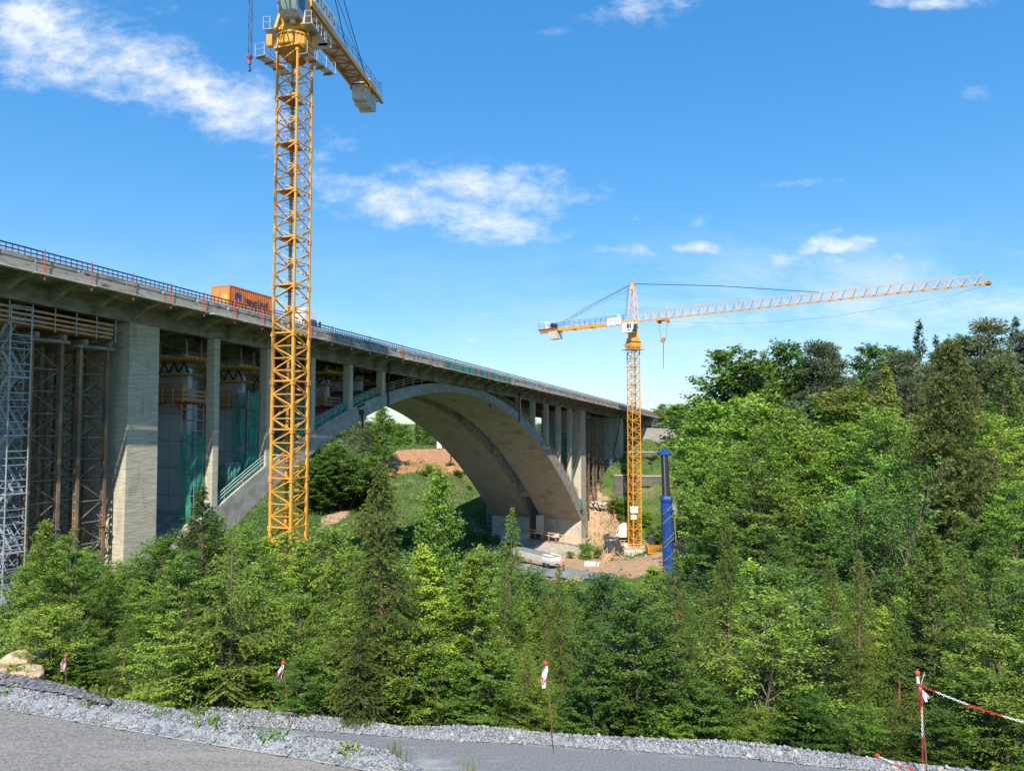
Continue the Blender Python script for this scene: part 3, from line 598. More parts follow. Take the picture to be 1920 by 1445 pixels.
# foundations
for sg in (-1, 1):
    a, b = sorted((sg * 57.5, sg * 65))
    MB().bb(a, b, -.6, 22.8, -33, hin(59.5) - 1.6).build('springing_block', m_arch, bridge)
MB().loft([[B(s, -.02, h) for s, h in ((-60.5, -27), (-56, -24), (-50, -19.4), (-52, -19.6))], [B(s, .6, h) for s, h in ((-60.5, -27), (-56, -24), (-50, -19.4), (-52, -19.6))]]).build('haunch', m_arch, bridge)
# columns, new walls
COLR = [-49.7, -42.7, -35.7, -28.7, -21.75]
cols = [(s - .68, s) for s in COLR] + [(-s, -s + .68) for s in COLR]
for a, b in cols:
    m_ = (a + b) / 2
    for t0, t1 in ((.003, .95), (8.6, 9.55), (12.5, 13.4), (21.0, 21.95)):
        MB().bb(a, b, t0, t1, hex_(m_) - .5, .0).build('column', m_pier, bridge)
    MB().bb(a + .08, b - .08, 9.56, 12.49, max(hex_(m_) - .5, -3.0), .45).bb(a + .08, b - .08, 13.41, 20.99, hex_(m_) - .5, -.01).build('column_wall', m_newc, bridge)
for a, b, lo in ((-59.5, -56.6, -34), (56.4, 59.6, -33), (87.8, 91.2, -22), (-91.4, -88, -30)):
    for t0, t1 in ((.004, 9.55), (12.5, 21.95)):
        tp = .22
        MB().hexa([B(a - tp, t0, lo), B(b + tp, t0, lo), B(b + tp, t1, lo), B(a - tp, t1, lo), B(a, t0, -.02), B(b, t0, -.02), B(b, t1, -.02), B(a, t1, -.02)]).build('pier', m_pier, bridge)
MB().bb(112, 123.5, -.4, 22.4, -9, 1.5).build('abutment', m_pier, bridge)
MB().bb(112.5, 123.5, -3.3, -.45, -1.0, 1.5).build('abutment_wing', m_pier, bridge)
# drain pipes at the crown joints
for s in (-21.3, 21.2): MB().path([B(s, -.18, 1.2), B(s, -.18, hex_(s) - 1.8)], .11, 6).build('drain_pipe', m_blk, bridge)
MB().box(B(-27.2, -.25, hin(27.2) + .9), (.5, .3, .7)).path([B(-27.2, -.3, hin(27.2) + .6), B(-27.0, -.3, hin(27.2) - .9)], .12).path([B(-27.9, -.2, hex_(27.9) - .15), B(-26.6, -.2, hex_(26.6) - .15)], .12).build('hanging_lamp_bracket', m_blk, bridge)
for s in (-9.5, -45): MB().tube(B(9.8, .2, -1.6), B(9.8, .2, -2.5), .1).build('drain_pipe', m_blk, bridge)
MB().tube(B(-5, 21.9, hin(5)), B(-5, 21.9, hin(5) - 1.0), .12).build('drain_pipe', m_blk, bridge)
MB().tube(B(36, 21.9, hin(36) + .3), B(36, 21.9, hin(36) - 1.5), .12).build('drain_pipe', m_blk, bridge)
# temporary hand rails along the arch back
def arch_rail(s0, s1, t, m, nm='arch_hand_rail'):
    mb = MB(); SS = np.arange(s0, s1, 1.2); 
    for h in (.45, .78, 1.1):
        mb.path([B(s, t, hex_(s) + h) for s in SS], .045 if m is m_woop else .055, 4)
    for s in SS[::2]: mb.bar(B(s, t, hex_(s) - .1), B(s, t, hex_(s) + 1.15), .07)
    return mb.build(nm, m, bridge, fix=False)
m_rgreen = mat('pale_scaffold_rail', (.22, .33, .29), (.30, .38, .35), 2, .6)
arch_rail(-51, -29, .25, m_rgreen); arch_rail(-29, -10, .25, m_woop); arch_rail(9, 26, .25, m_woop); arch_rail(26, 56, .25, m_woop)
arch_rail(8, 55, 9.4, m_wood); arch_rail(-55, -10, 9.4, m_wood)
mb = MB(); SS = np.arange(-51, -21, .7)
mb.loft([[B(s, .30, hex_(s) + .1), B(s, .30, hex_(s) + .95), B(s, .33, hex_(s) + .95), B(s, .33, hex_(s) + .1)] for s in SS]); mb.build('arch_rail_net', m_net, bridge)

# ---------------- formwork platforms on the new walls ----------------
def new_wall(s, top):
    m_ = s - .3
    w = thing('new_pier_wall', '', 'wall', tuple(B(m_, 6, hex_(m_))))
    MB().bb(s - .62, s - .1, 3.4, 8.3, hex_(m_) - .5, top).build('wall_panel', m_newc, w)
    mb = MB()
    h = hex_(m_) + 1.2
    while h < top - .4:
        mb.bb(s - .626, s - .622, 3.4, 8.3, h, h + .05); mb.bb(s - .7, s - .62, 3.42, 3.48, h, h + .05); h += 2.6
    mb.bb(s - .627, s - .622, 5.6, 5.64, hex_(m_), top - .05).build('panel_joints', mat('joint_dark_grey', (.14, .14, .14), None, rough=.9), w)  # panel joints as thin dark grey strips on the wall face
    return w
def platform(s, h, full=True):
    base = B(s - .4, 6, h)
    p = thing('formwork_platform', '', 'scaffold platform', tuple(base))
    a, b, t0, t1 = s - 1.9, s + .7, 2.5, 8.4
    if full:
        mb = MB(); 
        for tt in np.arange(t0, t1 - .1, .3): mb.bb(a, b, tt, tt + .26, h, h + .07)
        mb.build('walkway', m_wood, p)
        mb = MB()
        for hh in (h + .12, h + .5, h + .9): mb.bb(a - .04, a, t0, t1, hh, hh + .17)
        for hh in (h + .12, h + .5, h + .9): mb.bb(a, b, t0 - .04, t0, hh, hh + .17)
        for hh in (h + .12, h + .5, h + .9): mb.bb(b, b + .04, t0, t0 + 1.2, hh, hh + .17)
        mb.build('guard_boards', m_wood, p)
        for tt in np.arange(t0, t1, 1.3): MB().bb(a - .12, a - .05, tt, tt + .1, h - .15, h + 1.2).build('guard_post', m_woop, p)
        for ss in (a + .8, b - .1): MB().bb(ss, ss + .08, t0 - .12, t0 - .05, h - .15, h + 1.2).build('guard_post', m_woop, p)
        for tt in (3.6, 7.6): MB().bb(a, b, tt, tt + .16, h - .22, h - .01).bar(B(a + .2, tt, h - .2), B(s - .66, tt, h - 1.5), .14).bb(s - .80, s - .63, tt - .1, tt + .2, h - 1.7, h - .2).build('bracket', m_red, p)
        MB().bb(s - 1.35, s - .75, 3.2, 8.3, h + .10, h + 1.75).build('shutter_panel', m_wood, p)
    MB().bb(s - .62, s - .1, 3.4, 8.2, h + 1.2, h + 3.2).build('concrete_core', m_newc, p)
    hh = h + 2.5
    mb = MB()
    for ss in np.arange(s - 1.8, s + .6, .5): mb.bb(ss, ss + .12, 2.6, 8.2, hh, hh + .16)
    mb.build('upper_beam', m_wooy, p)
    mb = MB()
    for i in range(4):
        tt = 2.9 + i * 1.3; mb.bar(B(s - 1.0, tt, hh + .2), B(s - 1.0, tt + .65, hh + 1.25), .12); mb.bar(B(s - 1.0, tt + .65, hh + 1.25), B(s - 1.0, tt + 1.3, hh + .2), .12)
    mb.build('brace', m_blk, p, fix=False)
    hh = hh + 1.35
    mb = MB()
    for ss in np.arange(s - 2.3, s + 1.0, .55): mb.bb(ss, ss + .12, 1.7, 8.2, hh, hh + .2)
    for tt in (2.0, 4.5, 7.0): mb.bb(s - 2.4, s + 1.1, tt, tt + .12, hh + .21, hh + .38)
    mb.build('upper_platform', m_wooy, p)
    mb = MB()
    for ss, tt in ((s - 2.0, 2.2), (s - 1, 3.2), (s, 4.2), (s - 2, 5.5), (s, 2.4)): MB().tube(B(ss, tt, hh + .2), B(ss, tt, -.02), .04, .04, 5).build('prop', m_galv, p, fix=False)
    return p
ORD = ['nearest', 'second', 'third', 'fourth']
for i, (s, top) in enumerate(((-49.7, -6.1), (-42.7, -6.1), (-35.7, -6.1), (-28.7, -5.2))):
    w = new_wall(s, top); w['label'] = ['smooth new grey wall right behind the big left pier', 'smooth new grey wall second from the big left pier, left of the near yellow crane', 'smooth new grey wall half hidden behind the near yellow crane mast', 'short new grey wall just right of the near yellow crane mast'][i]; w['group'] = 'new walls under the left spans'
for i, (s, h) in enumerate(((-49.7, -5.9), (-42.7, -5.9), (-35.7, -5.9), (-28.7, -4.9))):
    p = platform(s, h); p['label'] = ['timber formwork platform beside the big left pier', 'timber formwork platform between two thin columns left of the near yellow crane', 'timber formwork platform behind the near yellow crane mast', 'timber formwork platform with slatted guard just right of the near yellow crane'][i]; p['group'] = 'formwork platforms under the left spans'
p = platform(-21.75, -3.6, False); p['label'] = 'small yellow beam platform by the last column before the arch crown'; p['group'] = 'formwork platforms under the left spans'

# ---------------- netted scaffolds ----------------
def scaff(name, s0, s1, t0, t1, h0, h1, label, netm=None, nh=(None, None), tube_=.05, step=2.0, cell=1.0, cut=None, group=None, tubem=None):
    o = thing(name, label, 'scaffold', tuple(B((s0 + s1) / 2, (t0 + t1) / 2, h0)), group)
    mb = MB()
    ns = max(1, int(round((s1 - s0) / cell))); ntt = max(1, int(round((t1 - t0) / cell)))
    SSs = [s0 + (s1 - s0) * i / ns for i in range(ns + 1)]; TT = [t0 + (t1 - t0) * i / ntt for i in range(ntt + 1)]
    for s in SSs:
        for t in TT:
            if s in (SSs[0], SSs[-1]) or t in (TT[0], TT[-1]): mb.tube(B(s, t, h0), B(s, t, h1), tube_ * .6, tube_ * .6, 4, cap=False)
    h = h0 + .3
    while h <= h1:
        for t in (TT[0], TT[-1]): mb.bar(B(s0, t, h), B(s1, t, h), tube_)
        for s in (s0, s1): mb.bar(B(s, t0, h), B(s, t1, h), tube_)
        h += cell
    mb.build('frame', tubem or m_gal2, o, fix=False)
    mb = MB(); h = h0 + .3
    while h <= h1: mb.bb(s0 + .05, s1 - .05, t0 + .05, t1 - .05, h - .05, h - .01); h += step
    mb.build('deck_boards', m_wood, o)
    if netm:
        a, b = nh[0] if nh[0] is not None else h0, nh[1] if nh[1] is not None else h1
        mb = MB(); r = random.Random(int(s0 * 10)); K = 10; J = 8; d = .12
        def face(f):
            g_ = [[f(j / J, a + (b - a) * k / K, (0 if k in (0,) else r.uniform(-.12, .18))) for j in range(J + 1)] for k in range(K + 1)]
            mb.add([p for row in g_ for p in row], [(k * (J + 1) + j, k * (J + 1) + j + 1, (k + 1) * (J + 1) + j + 1, (k + 1) * (J + 1) + j) for k in range(K) for j in range(J)])
        face(lambda u, h, n: B(s0 - d - n, t0 + (t1 - t0) * u, h)); face(lambda u, h, n: B(s0 + (s1 - s0) * u, t0 - d - n, h))
        mb.build('net', netm, o, fix=False)
    return o
GS = 'green netted scaffolds under the left spans'
scaff('netted_scaffold', -51.6, -50.6, 1.0, 2.7, -22, -6.3, 'tall narrow scaffold wrapped in green net beside the nearest thin column', m_net, (-20, -9.0), group=GS)
scaff('netted_scaffold', -44.9, -43.6, 1.0, 2.9, -16, -4.4, 'tall green netted scaffold just left of the near yellow crane mast', m_net, (-15, -4.6), group=GS)
scaff('netted_scaffold', -47.8, -46.2, .9, 4.2, -17, -11.6, 'low wide scaffold boxed in pale green net above the arch foot', m_net2, (-16.6, -11.8), group=GS)
scaff('netted_scaffold', -38.0, -36.7, 1.0, 3.0, -10, -4.2, 'green netted scaffold hidden behind the near yellow crane mast', m_net, (-10, -5.0), group=GS)
GR = 'netted scaffolds under the right spans'
for (s, h0, h1, lb) in ((38.5, -9.8, -3.6, 'small green netted scaffold between the first columns right of the crown'), (52.6, -17, -5.0, 'green netted scaffold against the right tall pier'), (51, -17, -14.4, 'short pale green box scaffold low on the right arch back')):
    scaff('netted_scaffold', s, s + 1.4, 1.2, 3.2, h0, h1, lb, m_net, group=GR)
scaff('small_scaffold', 31.6, 32.8, 1.2, 2.8, -6.4, -3.2, 'small orange timber access scaffold high between columns right of the crown', None, cell=.8, tubem=m_wood)
scaff('small_scaffold', 45.3, 46.3, 1.0, 2.6, -12.6, -4.2, 'thin white ladder scaffold between the right-hand columns', None, cell=.8)
o = scaff('netted_scaffold', 55.2, 56.0, -.3, .9, -22.0, -19.6, 'small green box scaffold at the foot of the right tall pier', m_net2, group=GR)

# ---------------- heavy shoring towers ----------------
def shoring_proto():
    o = thing('shoring_tower', '', 'shoring tower', (0, 0, 0)); H = 21.0; a = 2.35
    for x in (0, a):
        for y in (0, a):
            mb = MB()
            for d in (-.14, .14): mb.box((x + d, y, H / 2), (.075, .26, H))
            z = .2
            while z < H: mb.box((x, y, z), (.2, .22, .16)); z += .62
            z = 2.5
            while z < H: mb.box((x, y, z), (.55, .45, .06)); z += 4.3
            mb.build('post', m_rust, o)
    mb = MB(); z = .5; k = 0
    while z < H - 1.6:
        for (p, q) in (((0, 0), (a, 0)), ((a, 0), (a, a)), ((a, a), (0, a)), ((0, a), (0, 0))):
            mb.bar((p[0], p[1], z), (q[0], q[1], z), .08)
            A_, B_ = ((p, q) if k % 2 == 0 else (q, p)); mb.bar((A_[0], A_[1], z), (B_[0], B_[1], z + 1.68), .06)
            if (p[1] == 0 and q[1] == 0): mb.bar((B_[0], B_[1] + .08, z), (A_[0], A_[1] + .08, z + 1.68), .06)
        z += 1.68; k += 1
    mb.build('bracing', m_shor, o, fix=False)
    MB().box((a / 2, a / 2, H + .12), (a + .9, a + .9, .24)).box((a / 2, .1, H + .45), (a + 1.2, .3, .42)).box((a / 2, a - .1, H + .45), (a + 1.2, .3, .42)).build('head_beam', m_deck, o)
    return o
rzB = math.atan2(TV[1], TV[0])    # local x runs across the bridge, local y against its axis
sp_ = shoring_proto(); first = True
sL, _ = toB(201, 800, 1.0)
spots = []
for row, (ds) in enumerate((0, -3.9)):
    for t in (1.15, 4.9, 13.2):
        spots.append((sL - .1 + ds, t))
labs = ['rusty lattice shoring tower standing closest to the big left pier and nearest the deck edge', 'rusty lattice shoring tower deeper under the left span, beside the tower nearest the pier', 'dark shoring tower far back under the left span', 'shoring tower directly right of the silver stair tower', 'shoring tower hidden behind the silver stair tower', 'shoring tower far back behind the silver stair tower']
for i, (s, t) in enumerate(spots):
    top = B(s, t, -1.9); z0 = top.z - 21.6
    if first: sp_.location = (top.x, top.y, z0); sp_.rotation_euler = (0, 0, rzB); o = sp_; first = False
    else: o = dup(sp_, (top.x, top.y, z0), rzB)
    o['label'] = labs[i]; o['group'] = 'shoring towers under the left span'
labs = ['slim shoring tower right of the tall right pier', 'shoring tower in the middle of the right span', 'shoring tower next to the right silver stair tower', 'shoring tower at the back of the right span', 'rear shoring tower behind the right stair tower']
for i, (s, t) in enumerate(((63.5, .6), (70, .8), (76, .9), (66, 5.4), (73, 5.4))):
    top = B(s, t, -.9); o = dup(sp_, (top.x, top.y, top.z - 21.6 - 1.0), rzB, (1, 1, 1.05), labs[i], 'shoring towers under the right span')
# timber edge platform above the left shoring
s, _ = toB(120, 600, .4)
pl = thing('shoring_platform', 'brown timber platform with guard rails on top of the left shoring towers', 'platform', tuple(B(-66, 3, -1.6)))
mb = MB()
for tt in np.arange(.2, 9.5, .5): mb.bb(-71.5, -61.0, tt, tt + .4, -1.62, -1.5)
mb.build('boards', m_wood, pl)
mb = MB()
for h in (-1.35, -1.0, -.62): mb.bb(-71.5, -61.0, .1, .16, h, h + .16)
mb.build('guard_rails', m_wood, pl)
for s in np.arange(-71, -60, 1.7): MB().tube(B(s, .05, -1.9), B(s, .05, -.1), .035, .035, 5).build('guard_post', m_galv, pl, fix=False)
for s, t in ((-70, 1), (-66.8, .9), (-63.4, .8), (-61.6, .6), (-67, 5), (-63, 5)): MB().bb(s, s + .8, t, t + .7, -1.45, -.75).build('jack_block', m_deck, pl)

# ---------------- stair towers ----------------
def stair_tower(loc, rz, levels, lh, wx, wy, label, m=None, name='stair_tower', r=.035, group=None):
    m = m or m_gal2
    o = thing(name, label, 'scaffold stair tower', (0, 0, 0), group); H = levels * lh + 1.1
    mb = MB()
    for x in (0, wx):
        for y in (0, wy): mb.tube((x, y, 0), (x, y, H), r * 1.25, r * 1.25, 6)
    for k in range(levels + 1):
        z = k * lh + .15
        for dz in (0, .5, 1.0):
            for y in (0, wy): mb.bar((0, y, z + dz), (wx, y, z + dz), r * 1.3)
            for x in (0, wx): mb.bar((x, 0, z + dz), (x, wy, z + dz), r * 1.3)
        if k < levels:
            if k % 2: mb.bar((0, 0, z), (wx, 0, z + lh), r * 1.2); mb.bar((0, wy, z + lh), (wx, wy, z), r * 1.2)
            else: mb.bar((wx, 0, z), (0, 0, z + lh), r * 1.2); mb.bar((wx, 0, z), (wx, wy, z + lh), r * 1.2)
    mb.build('frame', m, o, fix=False)
    for k in range(levels):
        z = k * lh + .2; a, b = ((.35, wx - .35) if k % 2 == 0 else (wx - .35, .35)); y0, y1 = (.1, wy * .48) if k % 2 == 0 else (wy * .52, wy - .1)
        mb = MB()
        for y in (y0, y1): mb.bar((a, y, z), (b, y, z + lh), .05, .22); mb.bar((a, y, z + .95), (b, y, z + lh + .95), .045)
        for i in range(8): f_ = (i + .5) / 8; mb.box((a + (b - a) * f_, (y0 + y1) / 2, z + lh * f_), (.24, y1 - y0, .03))
        mb.build('stair_flight', m, o, fix=False)
        e_ = wx - .2 if k % 2 == 0 else .2
        MB().box((e_, wy / 2, z + lh), (.4, wy - .1, .07)).build('landing', m, o)
    o.location = loc; o.rotation_euler = (0, 0, rz); return o
s, _ = toB(55.5, 750, .1); p = B(s, .1, 0); zt = W3(55, 577, p.y).z
stair_tower((p.x, p.y, zt - 26.1), rzB, 12, 2.08, 2.55, 1.5, 'tall silver scaffold stair tower at the left edge of the photo', r=.04)
s, _ = toB(36, 750, 3.2); p = B(s, 2.8, 0)
stair_tower((p.x, p.y, zt - 26.3), rzB, 12, 2.08, 2.2, 1.3, 'second silver scaffold stair tower just behind the leftmost one', r=.035)
s, _ = toB(1147, 800, .2); p = B(s, .2, 0); zb = W3(1140, 945, p.y).z
stair_tower((p.x, p.y, zb - .5), rzB, 10, (W3(1140, 778, p.y).z - zb) / 10.4, 2.4, 1.6, 'silver scaffold stair tower under the right end of the bridge')
p = W3(931, 992, 184); stair_tower((p.x - 2.1, p.y, p.z - .2), .2, 4, 1.95, 2.3, 1.5, 'small grey stair tower at the foot of the far arch rib', r=.04)

# ---------------- lorry with an orange container on the deck ----------------
tC = 2.2; hr = 2.255
s0, _ = toB(430.5, 560, tC); L = 6.06
def TB(s, t, h): return B(s, t, hr + h)
lorry = thing('lorry', 'white semi-trailer lorry driving away across the bridge with an orange container', 'lorry', tuple(B(s0 + 7, tC + 1.25, hr)))
def tb(mb, a, b, t0, t1, h0, h1): return mb.hexa([TB(a, t0, h0), TB(b, t0, h0), TB(b, t1, h0), TB(a, t1, h0), TB(a, t0, h1), TB(b, t0, h1), TB(b, t1, h1), TB(a, t1, h1)])
sF, _ = toB(597, 600, tC)
mb = MB(); tb(mb, s0, sF - 3.0, tC + .5, tC + .7, .95, 1.22); tb(mb, s0, sF - 3.0, tC + 1.8, tC + 2.0, .95, 1.22)
for a in np.arange(s0 + .3, sF - 3, 2.2): tb(mb, a, a + .15, tC + .15, tC + 2.35, 1.0, 1.2)
mb.build('trailer_frame', m_blk, lorry)
for ss in (s0 + .9, s0 + 2.2, s0 + 3.5, sF - 1.3, sF - 4.6):
    for t in (tC + .1, tC + 2.1):
        mb = MB(); mb.lathe(TB(ss, t, .5), [(.02, 0), (.45, 0), (.5, .06), (.5, .24), (.45, .3), (.02, .3)], 16, TV); w_ = mb.build('wheel', m_blk, lorry)
        MB().lathe(TB(ss, t - .01, .5), [(.02, 0), (.26, 0), (.26, .04), (.02, .04)], 12, TV).build('rim', m_galv, w_)
cab = MB(); a, b = sF - 2.5, sF; pr = [(a, .75), (a, 3.55), (a + .5, 3.82), (b - .9, 3.75), (b - .12, 2.6), (b, 1.5), (b, .45), (a + .3, .45)]
cab.loft([[TB(s, t, h) for s, h in pr] for t in (tC, tC + .08, tC + 2.42, tC + 2.5)]); cab.build('cab', m_wht, lorry)
MB().loft([[TB(s, t, h) for s, h in ((b - 1.35, 1.75), (b - 1.35, 2.6), (b - .35, 2.6), (b - .16, 1.75))] for t in (tC - .012, tC - .004)]).build('side_window', m_glass, lorry)
MB().loft([[TB(s, t, h) for s, h in ((b - .13 + .02, 2.58), (b - .02 + .02, 1.62), (b + .04, 1.62), (b - .07, 2.58))] for t in (tC + .12, tC + 2.38)]).build('windscreen', m_glass, lorry)
tb(MB(), b - .05, b + .12, tC - .30, tC - .1, 1.7, 2.5).build('mirror', m_blk, lorry)
tb(MB(), a + .2, b - .5, tC - .02, tC + 2.52, .35, .7).build('side_skirt', m_wht, lorry)
ct = thing('shipping_container', 'orange corrugated shipping container with dark blue lettering riding on the lorry', 'container', tuple(TB(s0 + 3, tC + 1.2, 1.25)))
H0, H1 = 1.24, 3.86
def corr(mb, f, L_, n, d=.045):
    prof = []
    for i in range(n):
        x = L_ * i / n; w_ = L_ / n; prof += [(x, 0), (x + w_ * .3, 0), (x + w_ * .5, d), (x + w_ * .8, d)]
    prof.append((L_, 0))
    vs = [f(x, o_, H0 + .12) for x, o_ in prof] + [f(x, o_, H1 - .1) for x, o_ in prof]; k = len(prof)
    return mb.add(vs, [(i, i + 1, k + i + 1, k + i) for i in range(k - 1)])
mb = MB(); corr(mb, lambda x, o_, h: TB(s0 + .1 + x, tC + .02 + o_, h), L - .2, 21); corr(mb, lambda x, o_, h: TB(s0 + .1 + x, tC + 2.42 - o_, h), L - .2, 21)
mb.build('corrugated_side', m_ctr, ct, fix=False)
mb = MB(); tb(mb, s0 + .03, s0 + .06, tC + .1, tC + 1.2, H0 + .12, H1 - .12); o = mb.build('door', m_ctrd, ct)
mb = MB(); tb(mb, s0 + .03, s0 + .06, tC + 1.24, tC + 2.34, H0 + .12, H1 - .12); o2 = mb.build('door', m_ctrd, ct)
for oo, ts in ((o, (.35, .9)), (o2, (1.5, 2.1))):
    for tt in ts: MB().tube(TB(s0 - .01, tC + tt, H0 + .1), TB(s0 - .01, tC + tt, H1 - .1), .025, .025, 6).build('lock_rod', m_galv, oo, fix=False)
mb = MB(); tb(mb, s0 + .02, s0 + .028, tC + .25, tC + 1.1, H0 + 1.0, H0 + 1.7); tb(mb, s0 + .02, s0 + .028, tC + .3, tC + 1.0, H0 + .35, H0 + .7); mb.build('door_panel', mat('yellow_panel', (.75, .42, .05), (.68, .36, .04), 3, .5), ct)
mb = MB()
for t in (tC, tC + 2.32):
    for a_, b_ in ((s0, s0 + .12), (s0 + L - .12, s0 + L)): tb(mb, a_, b_, t, t + .12, H0, H1)
    tb(mb, s0 + .121, s0 + L - .121, t + .005, t + .115, H0, H0 + .14); tb(mb, s0 + .121, s0 + L - .121, t + .005, t + .115, H1 - .12, H1)
for a_ in (s0, s0 + L - .1): tb(mb, a_ + .005, a_ + .095, tC + .121, tC + 2.319, H0, H0 + .13); tb(mb, a_ + .005, a_ + .095, tC + .121, tC + 2.319, H1 - .12, H1)
mb.build('corner_frame', m_ctr, ct)
MB().hexa([TB(s0 + .05, tC + .05, H1 - .03), TB(s0 + L - .05, tC + .05, H1 - .03), TB(s0 + L - .05, tC + 2.4, H1 - .03), TB(s0 + .05, tC + 2.4, H1 - .03)] + [TB(s0 + .05, tC + .05, H1 + .004), TB(s0 + L - .05, tC + .05, H1 + .004), TB(s0 + L - .05, tC + 2.4, H1 + .004), TB(s0 + .05, tC + 2.4, H1 + .004)]).build('roof', m_ctr, ct)
tb(MB(), s0 + L - .09, s0 + L - .06, tC + .12, tC + 2.3, H0 + .12, H1 - .12).build('front_wall', m_ctr, ct)
AXs = Vector(AX).normalized()
text_mesh('lettering', 'Hapag-Lloyd', .95, m_lett, ct, TB(s0 + 1.95, tC - .012, H0 + 1.22), AXs, (0, 0, 1), .004, .72, .014)
mb = MB(); mb.hexa([TB(s0 + x + dx, tC - .012 + dt, H0 + h) for h, dx in ((1.3, 0), (2.1, .12)) for x, dt in ((.75, 0), (.95, 0), (.95, .008), (.75, .008))]); mb.hexa([TB(s0 + x + dx, tC - .012 + dt, H0 + h) for h, dx in ((1.3, 0), (2.1, .12)) for x, dt in ((1.3, 0), (1.5, 0), (1.5, .008), (1.3, .008))]); tb(mb, s0 + .951, s0 + 1.299, tC - .012, tC - .004, H0 + 1.62, H0 + 2.05)
mb.build('emblem', m_logo, ct)

# ---------------- tower cranes ----------------
class Fr:      # local frame: origin, heading (x axis angle)
    def __init__(s, o, a): s.o = Vector(o); s.x = Vector((math.cos(a), math.sin(a), 0)); s.y = Vector((-math.sin(a), math.cos(a), 0)); s.z = Vector((0, 0, 1))
    def __call__(s, x, y, z): return s.o + s.x * x + s.y * y + s.z * z
def fbox(mb, f, x0, x1, y0, y1, z0, z1): return mb.hexa([f(x0, y0, z0), f(x1, y0, z0), f(x1, y1, z0), f(x0, y1, z0), f(x0, y0, z1), f(x1, y0, z1), f(x1, y1, z1), f(x0, y1, z1)])
def mast(root, f, w, z0, z1, sec, chord, brace, mcol, lad=True, two=None):
    h = w / 2; cs = [(-h, -h), (h, -h), (h, h), (-h, h)]; n = int(round((z1 - z0) / sec)); sec = (z1 - z0) / n
    for k in range(n):
        a = z0 + k * sec; b = a + sec; mb = MB(); thick = chord * (1.35 if k < n * .42 else 1)
        for (x, y) in cs: mb.bar(f(x, y, a), f(x, y, b), thick, thick, up=f.x)
        for (x, y) in cs:
            for zz in (a + .001, b - .22): fbox(mb, f, x - thick * .75, x + thick * .75, y - thick * .75, y + thick * .75, zz, zz + .2)
        p = sec / 4
        for i in range(4):
            c0, c1 = cs[i], cs[(i + 1) % 4]
            for j in range(4):
                u0, u1 = (c0, c1) if (j + i) % 2 == 0 else (c1, c0)
                mb.bar(f(*u0, a + j * p), f(*u1, a + (j + 1) * p), brace, brace)
            mb.bar(f(*c0, a + .1), f(*c1, a + .1), brace * 1.3, brace * 1.3); mb.bar(f(*c0, a + 2 * p), f(*c1, a + 2 * p), brace * .9)
            if k < n * .42: mb.bar(f(*c0, a + p), f(*c1, a + p), brace * .9); mb.bar(f(*c0, a + 3 * p), f(*c1, a + 3 * p), brace * .9)
        s_ = mb.build('mast_section', mcol, root, fix=False)
        mb = MB(); fbox(mb, f, -h * .9, h * .9, -h * .1, h * .9, a + .14, a + .18); mb.build('floor', m_dkor, s_)
        mb = MB()
        lx, ly = h * .35, h * .2
        for d in (-.2, .2): mb.bar(f(lx + d, ly, a), f(lx + d, ly, b), .05)
        zz = a
        while zz < b: mb.bar(f(lx - .2, ly, zz), f(lx + .2, ly, zz), .035); zz += .35
        for q in range(3):
            zc = a + sec * (q + .5) / 3
            pts = [f(lx + .38 * math.cos(t), ly + .38 * math.sin(t) + .3, zc) for t in np.linspace(-.6, math.pi + .6, 8)]; mb.path(pts, .022, 4)
        mb.build('ladder', m_navy, s_, fix=False)
def rail_loop(mb, f, pts, z, h=1.05, r=.028):
    for i in range(len(pts)):
        a, b = pts[i], pts[(i + 1) % len(pts)]; d = math.dist(a, b); n = max(1, int(d / 1.1))
        for hh in (h, h * .55): mb.bar(f(*a, z + hh), f(*b, z + hh), r * 1.6)
        for k in range(n): u = k / n; mb.bar(f(a[0] + (b[0] - a[0]) * u, a[1] + (b[1] - a[1]) * u, z), f(a[0] + (b[0] - a[0]) * u, a[1] + (b[1] - a[1]) * u, z + h), r * 1.6)
def sign_marks(root, f, x0, x1, z0, z1, y, m, side=-1):
    mb = MB(); r = random.Random(4); n = 7; w_ = (x1 - x0) / n
    for i in range(n):
        a = x0 + w_ * i + w_ * .15; b = x0 + w_ * (i + 1) - w_ * .15; yy0, yy1 = sorted((y, y + side * .012))
        fbox(mb, f, a, a + w_ * .2, yy0, yy1, z0, z1)
        fbox(mb, f, a + w_ * .2, b, yy0, yy1, z1 - .12, z1) if i % 2 else fbox(mb, f, a + w_ * .2, b, yy0, yy1, z0, z0 + .12)
    return mb.build('sign_marks', m, root)

# --- near crane ---
Yn = 64.0
top = W3(552, 100, Yn); cx = W3(545, 791, Yn).x * .5 + top.x * .5; cz = top.z
zg = g1(cx, Yn)
cr = thing('tower_crane', 'tall yellow lattice tower crane in front of the bridge, its cab at the top edge', 'tower crane', (cx, Yn, zg), 'yellow tower cranes')
aM = R(-36.9 + 16.4 + 90)       # mast faces
fm = Fr((cx, Yn, 0), aM)
mast(cr, fm, 2.08, zg + .6, cz - .2, 4.12, .165, .088, m_yel)
mb = MB(); fbox(mb, fm, -3.2, 3.2, -3.2, 3.2, zg - .6, zg + .55); mb.build('concrete_base', m_conc, cr)
ja = math.atan2(-21.0, -2.9) + R(0)                # jib points back over the camera
fj = Fr((cx, Yn, cz), ja)
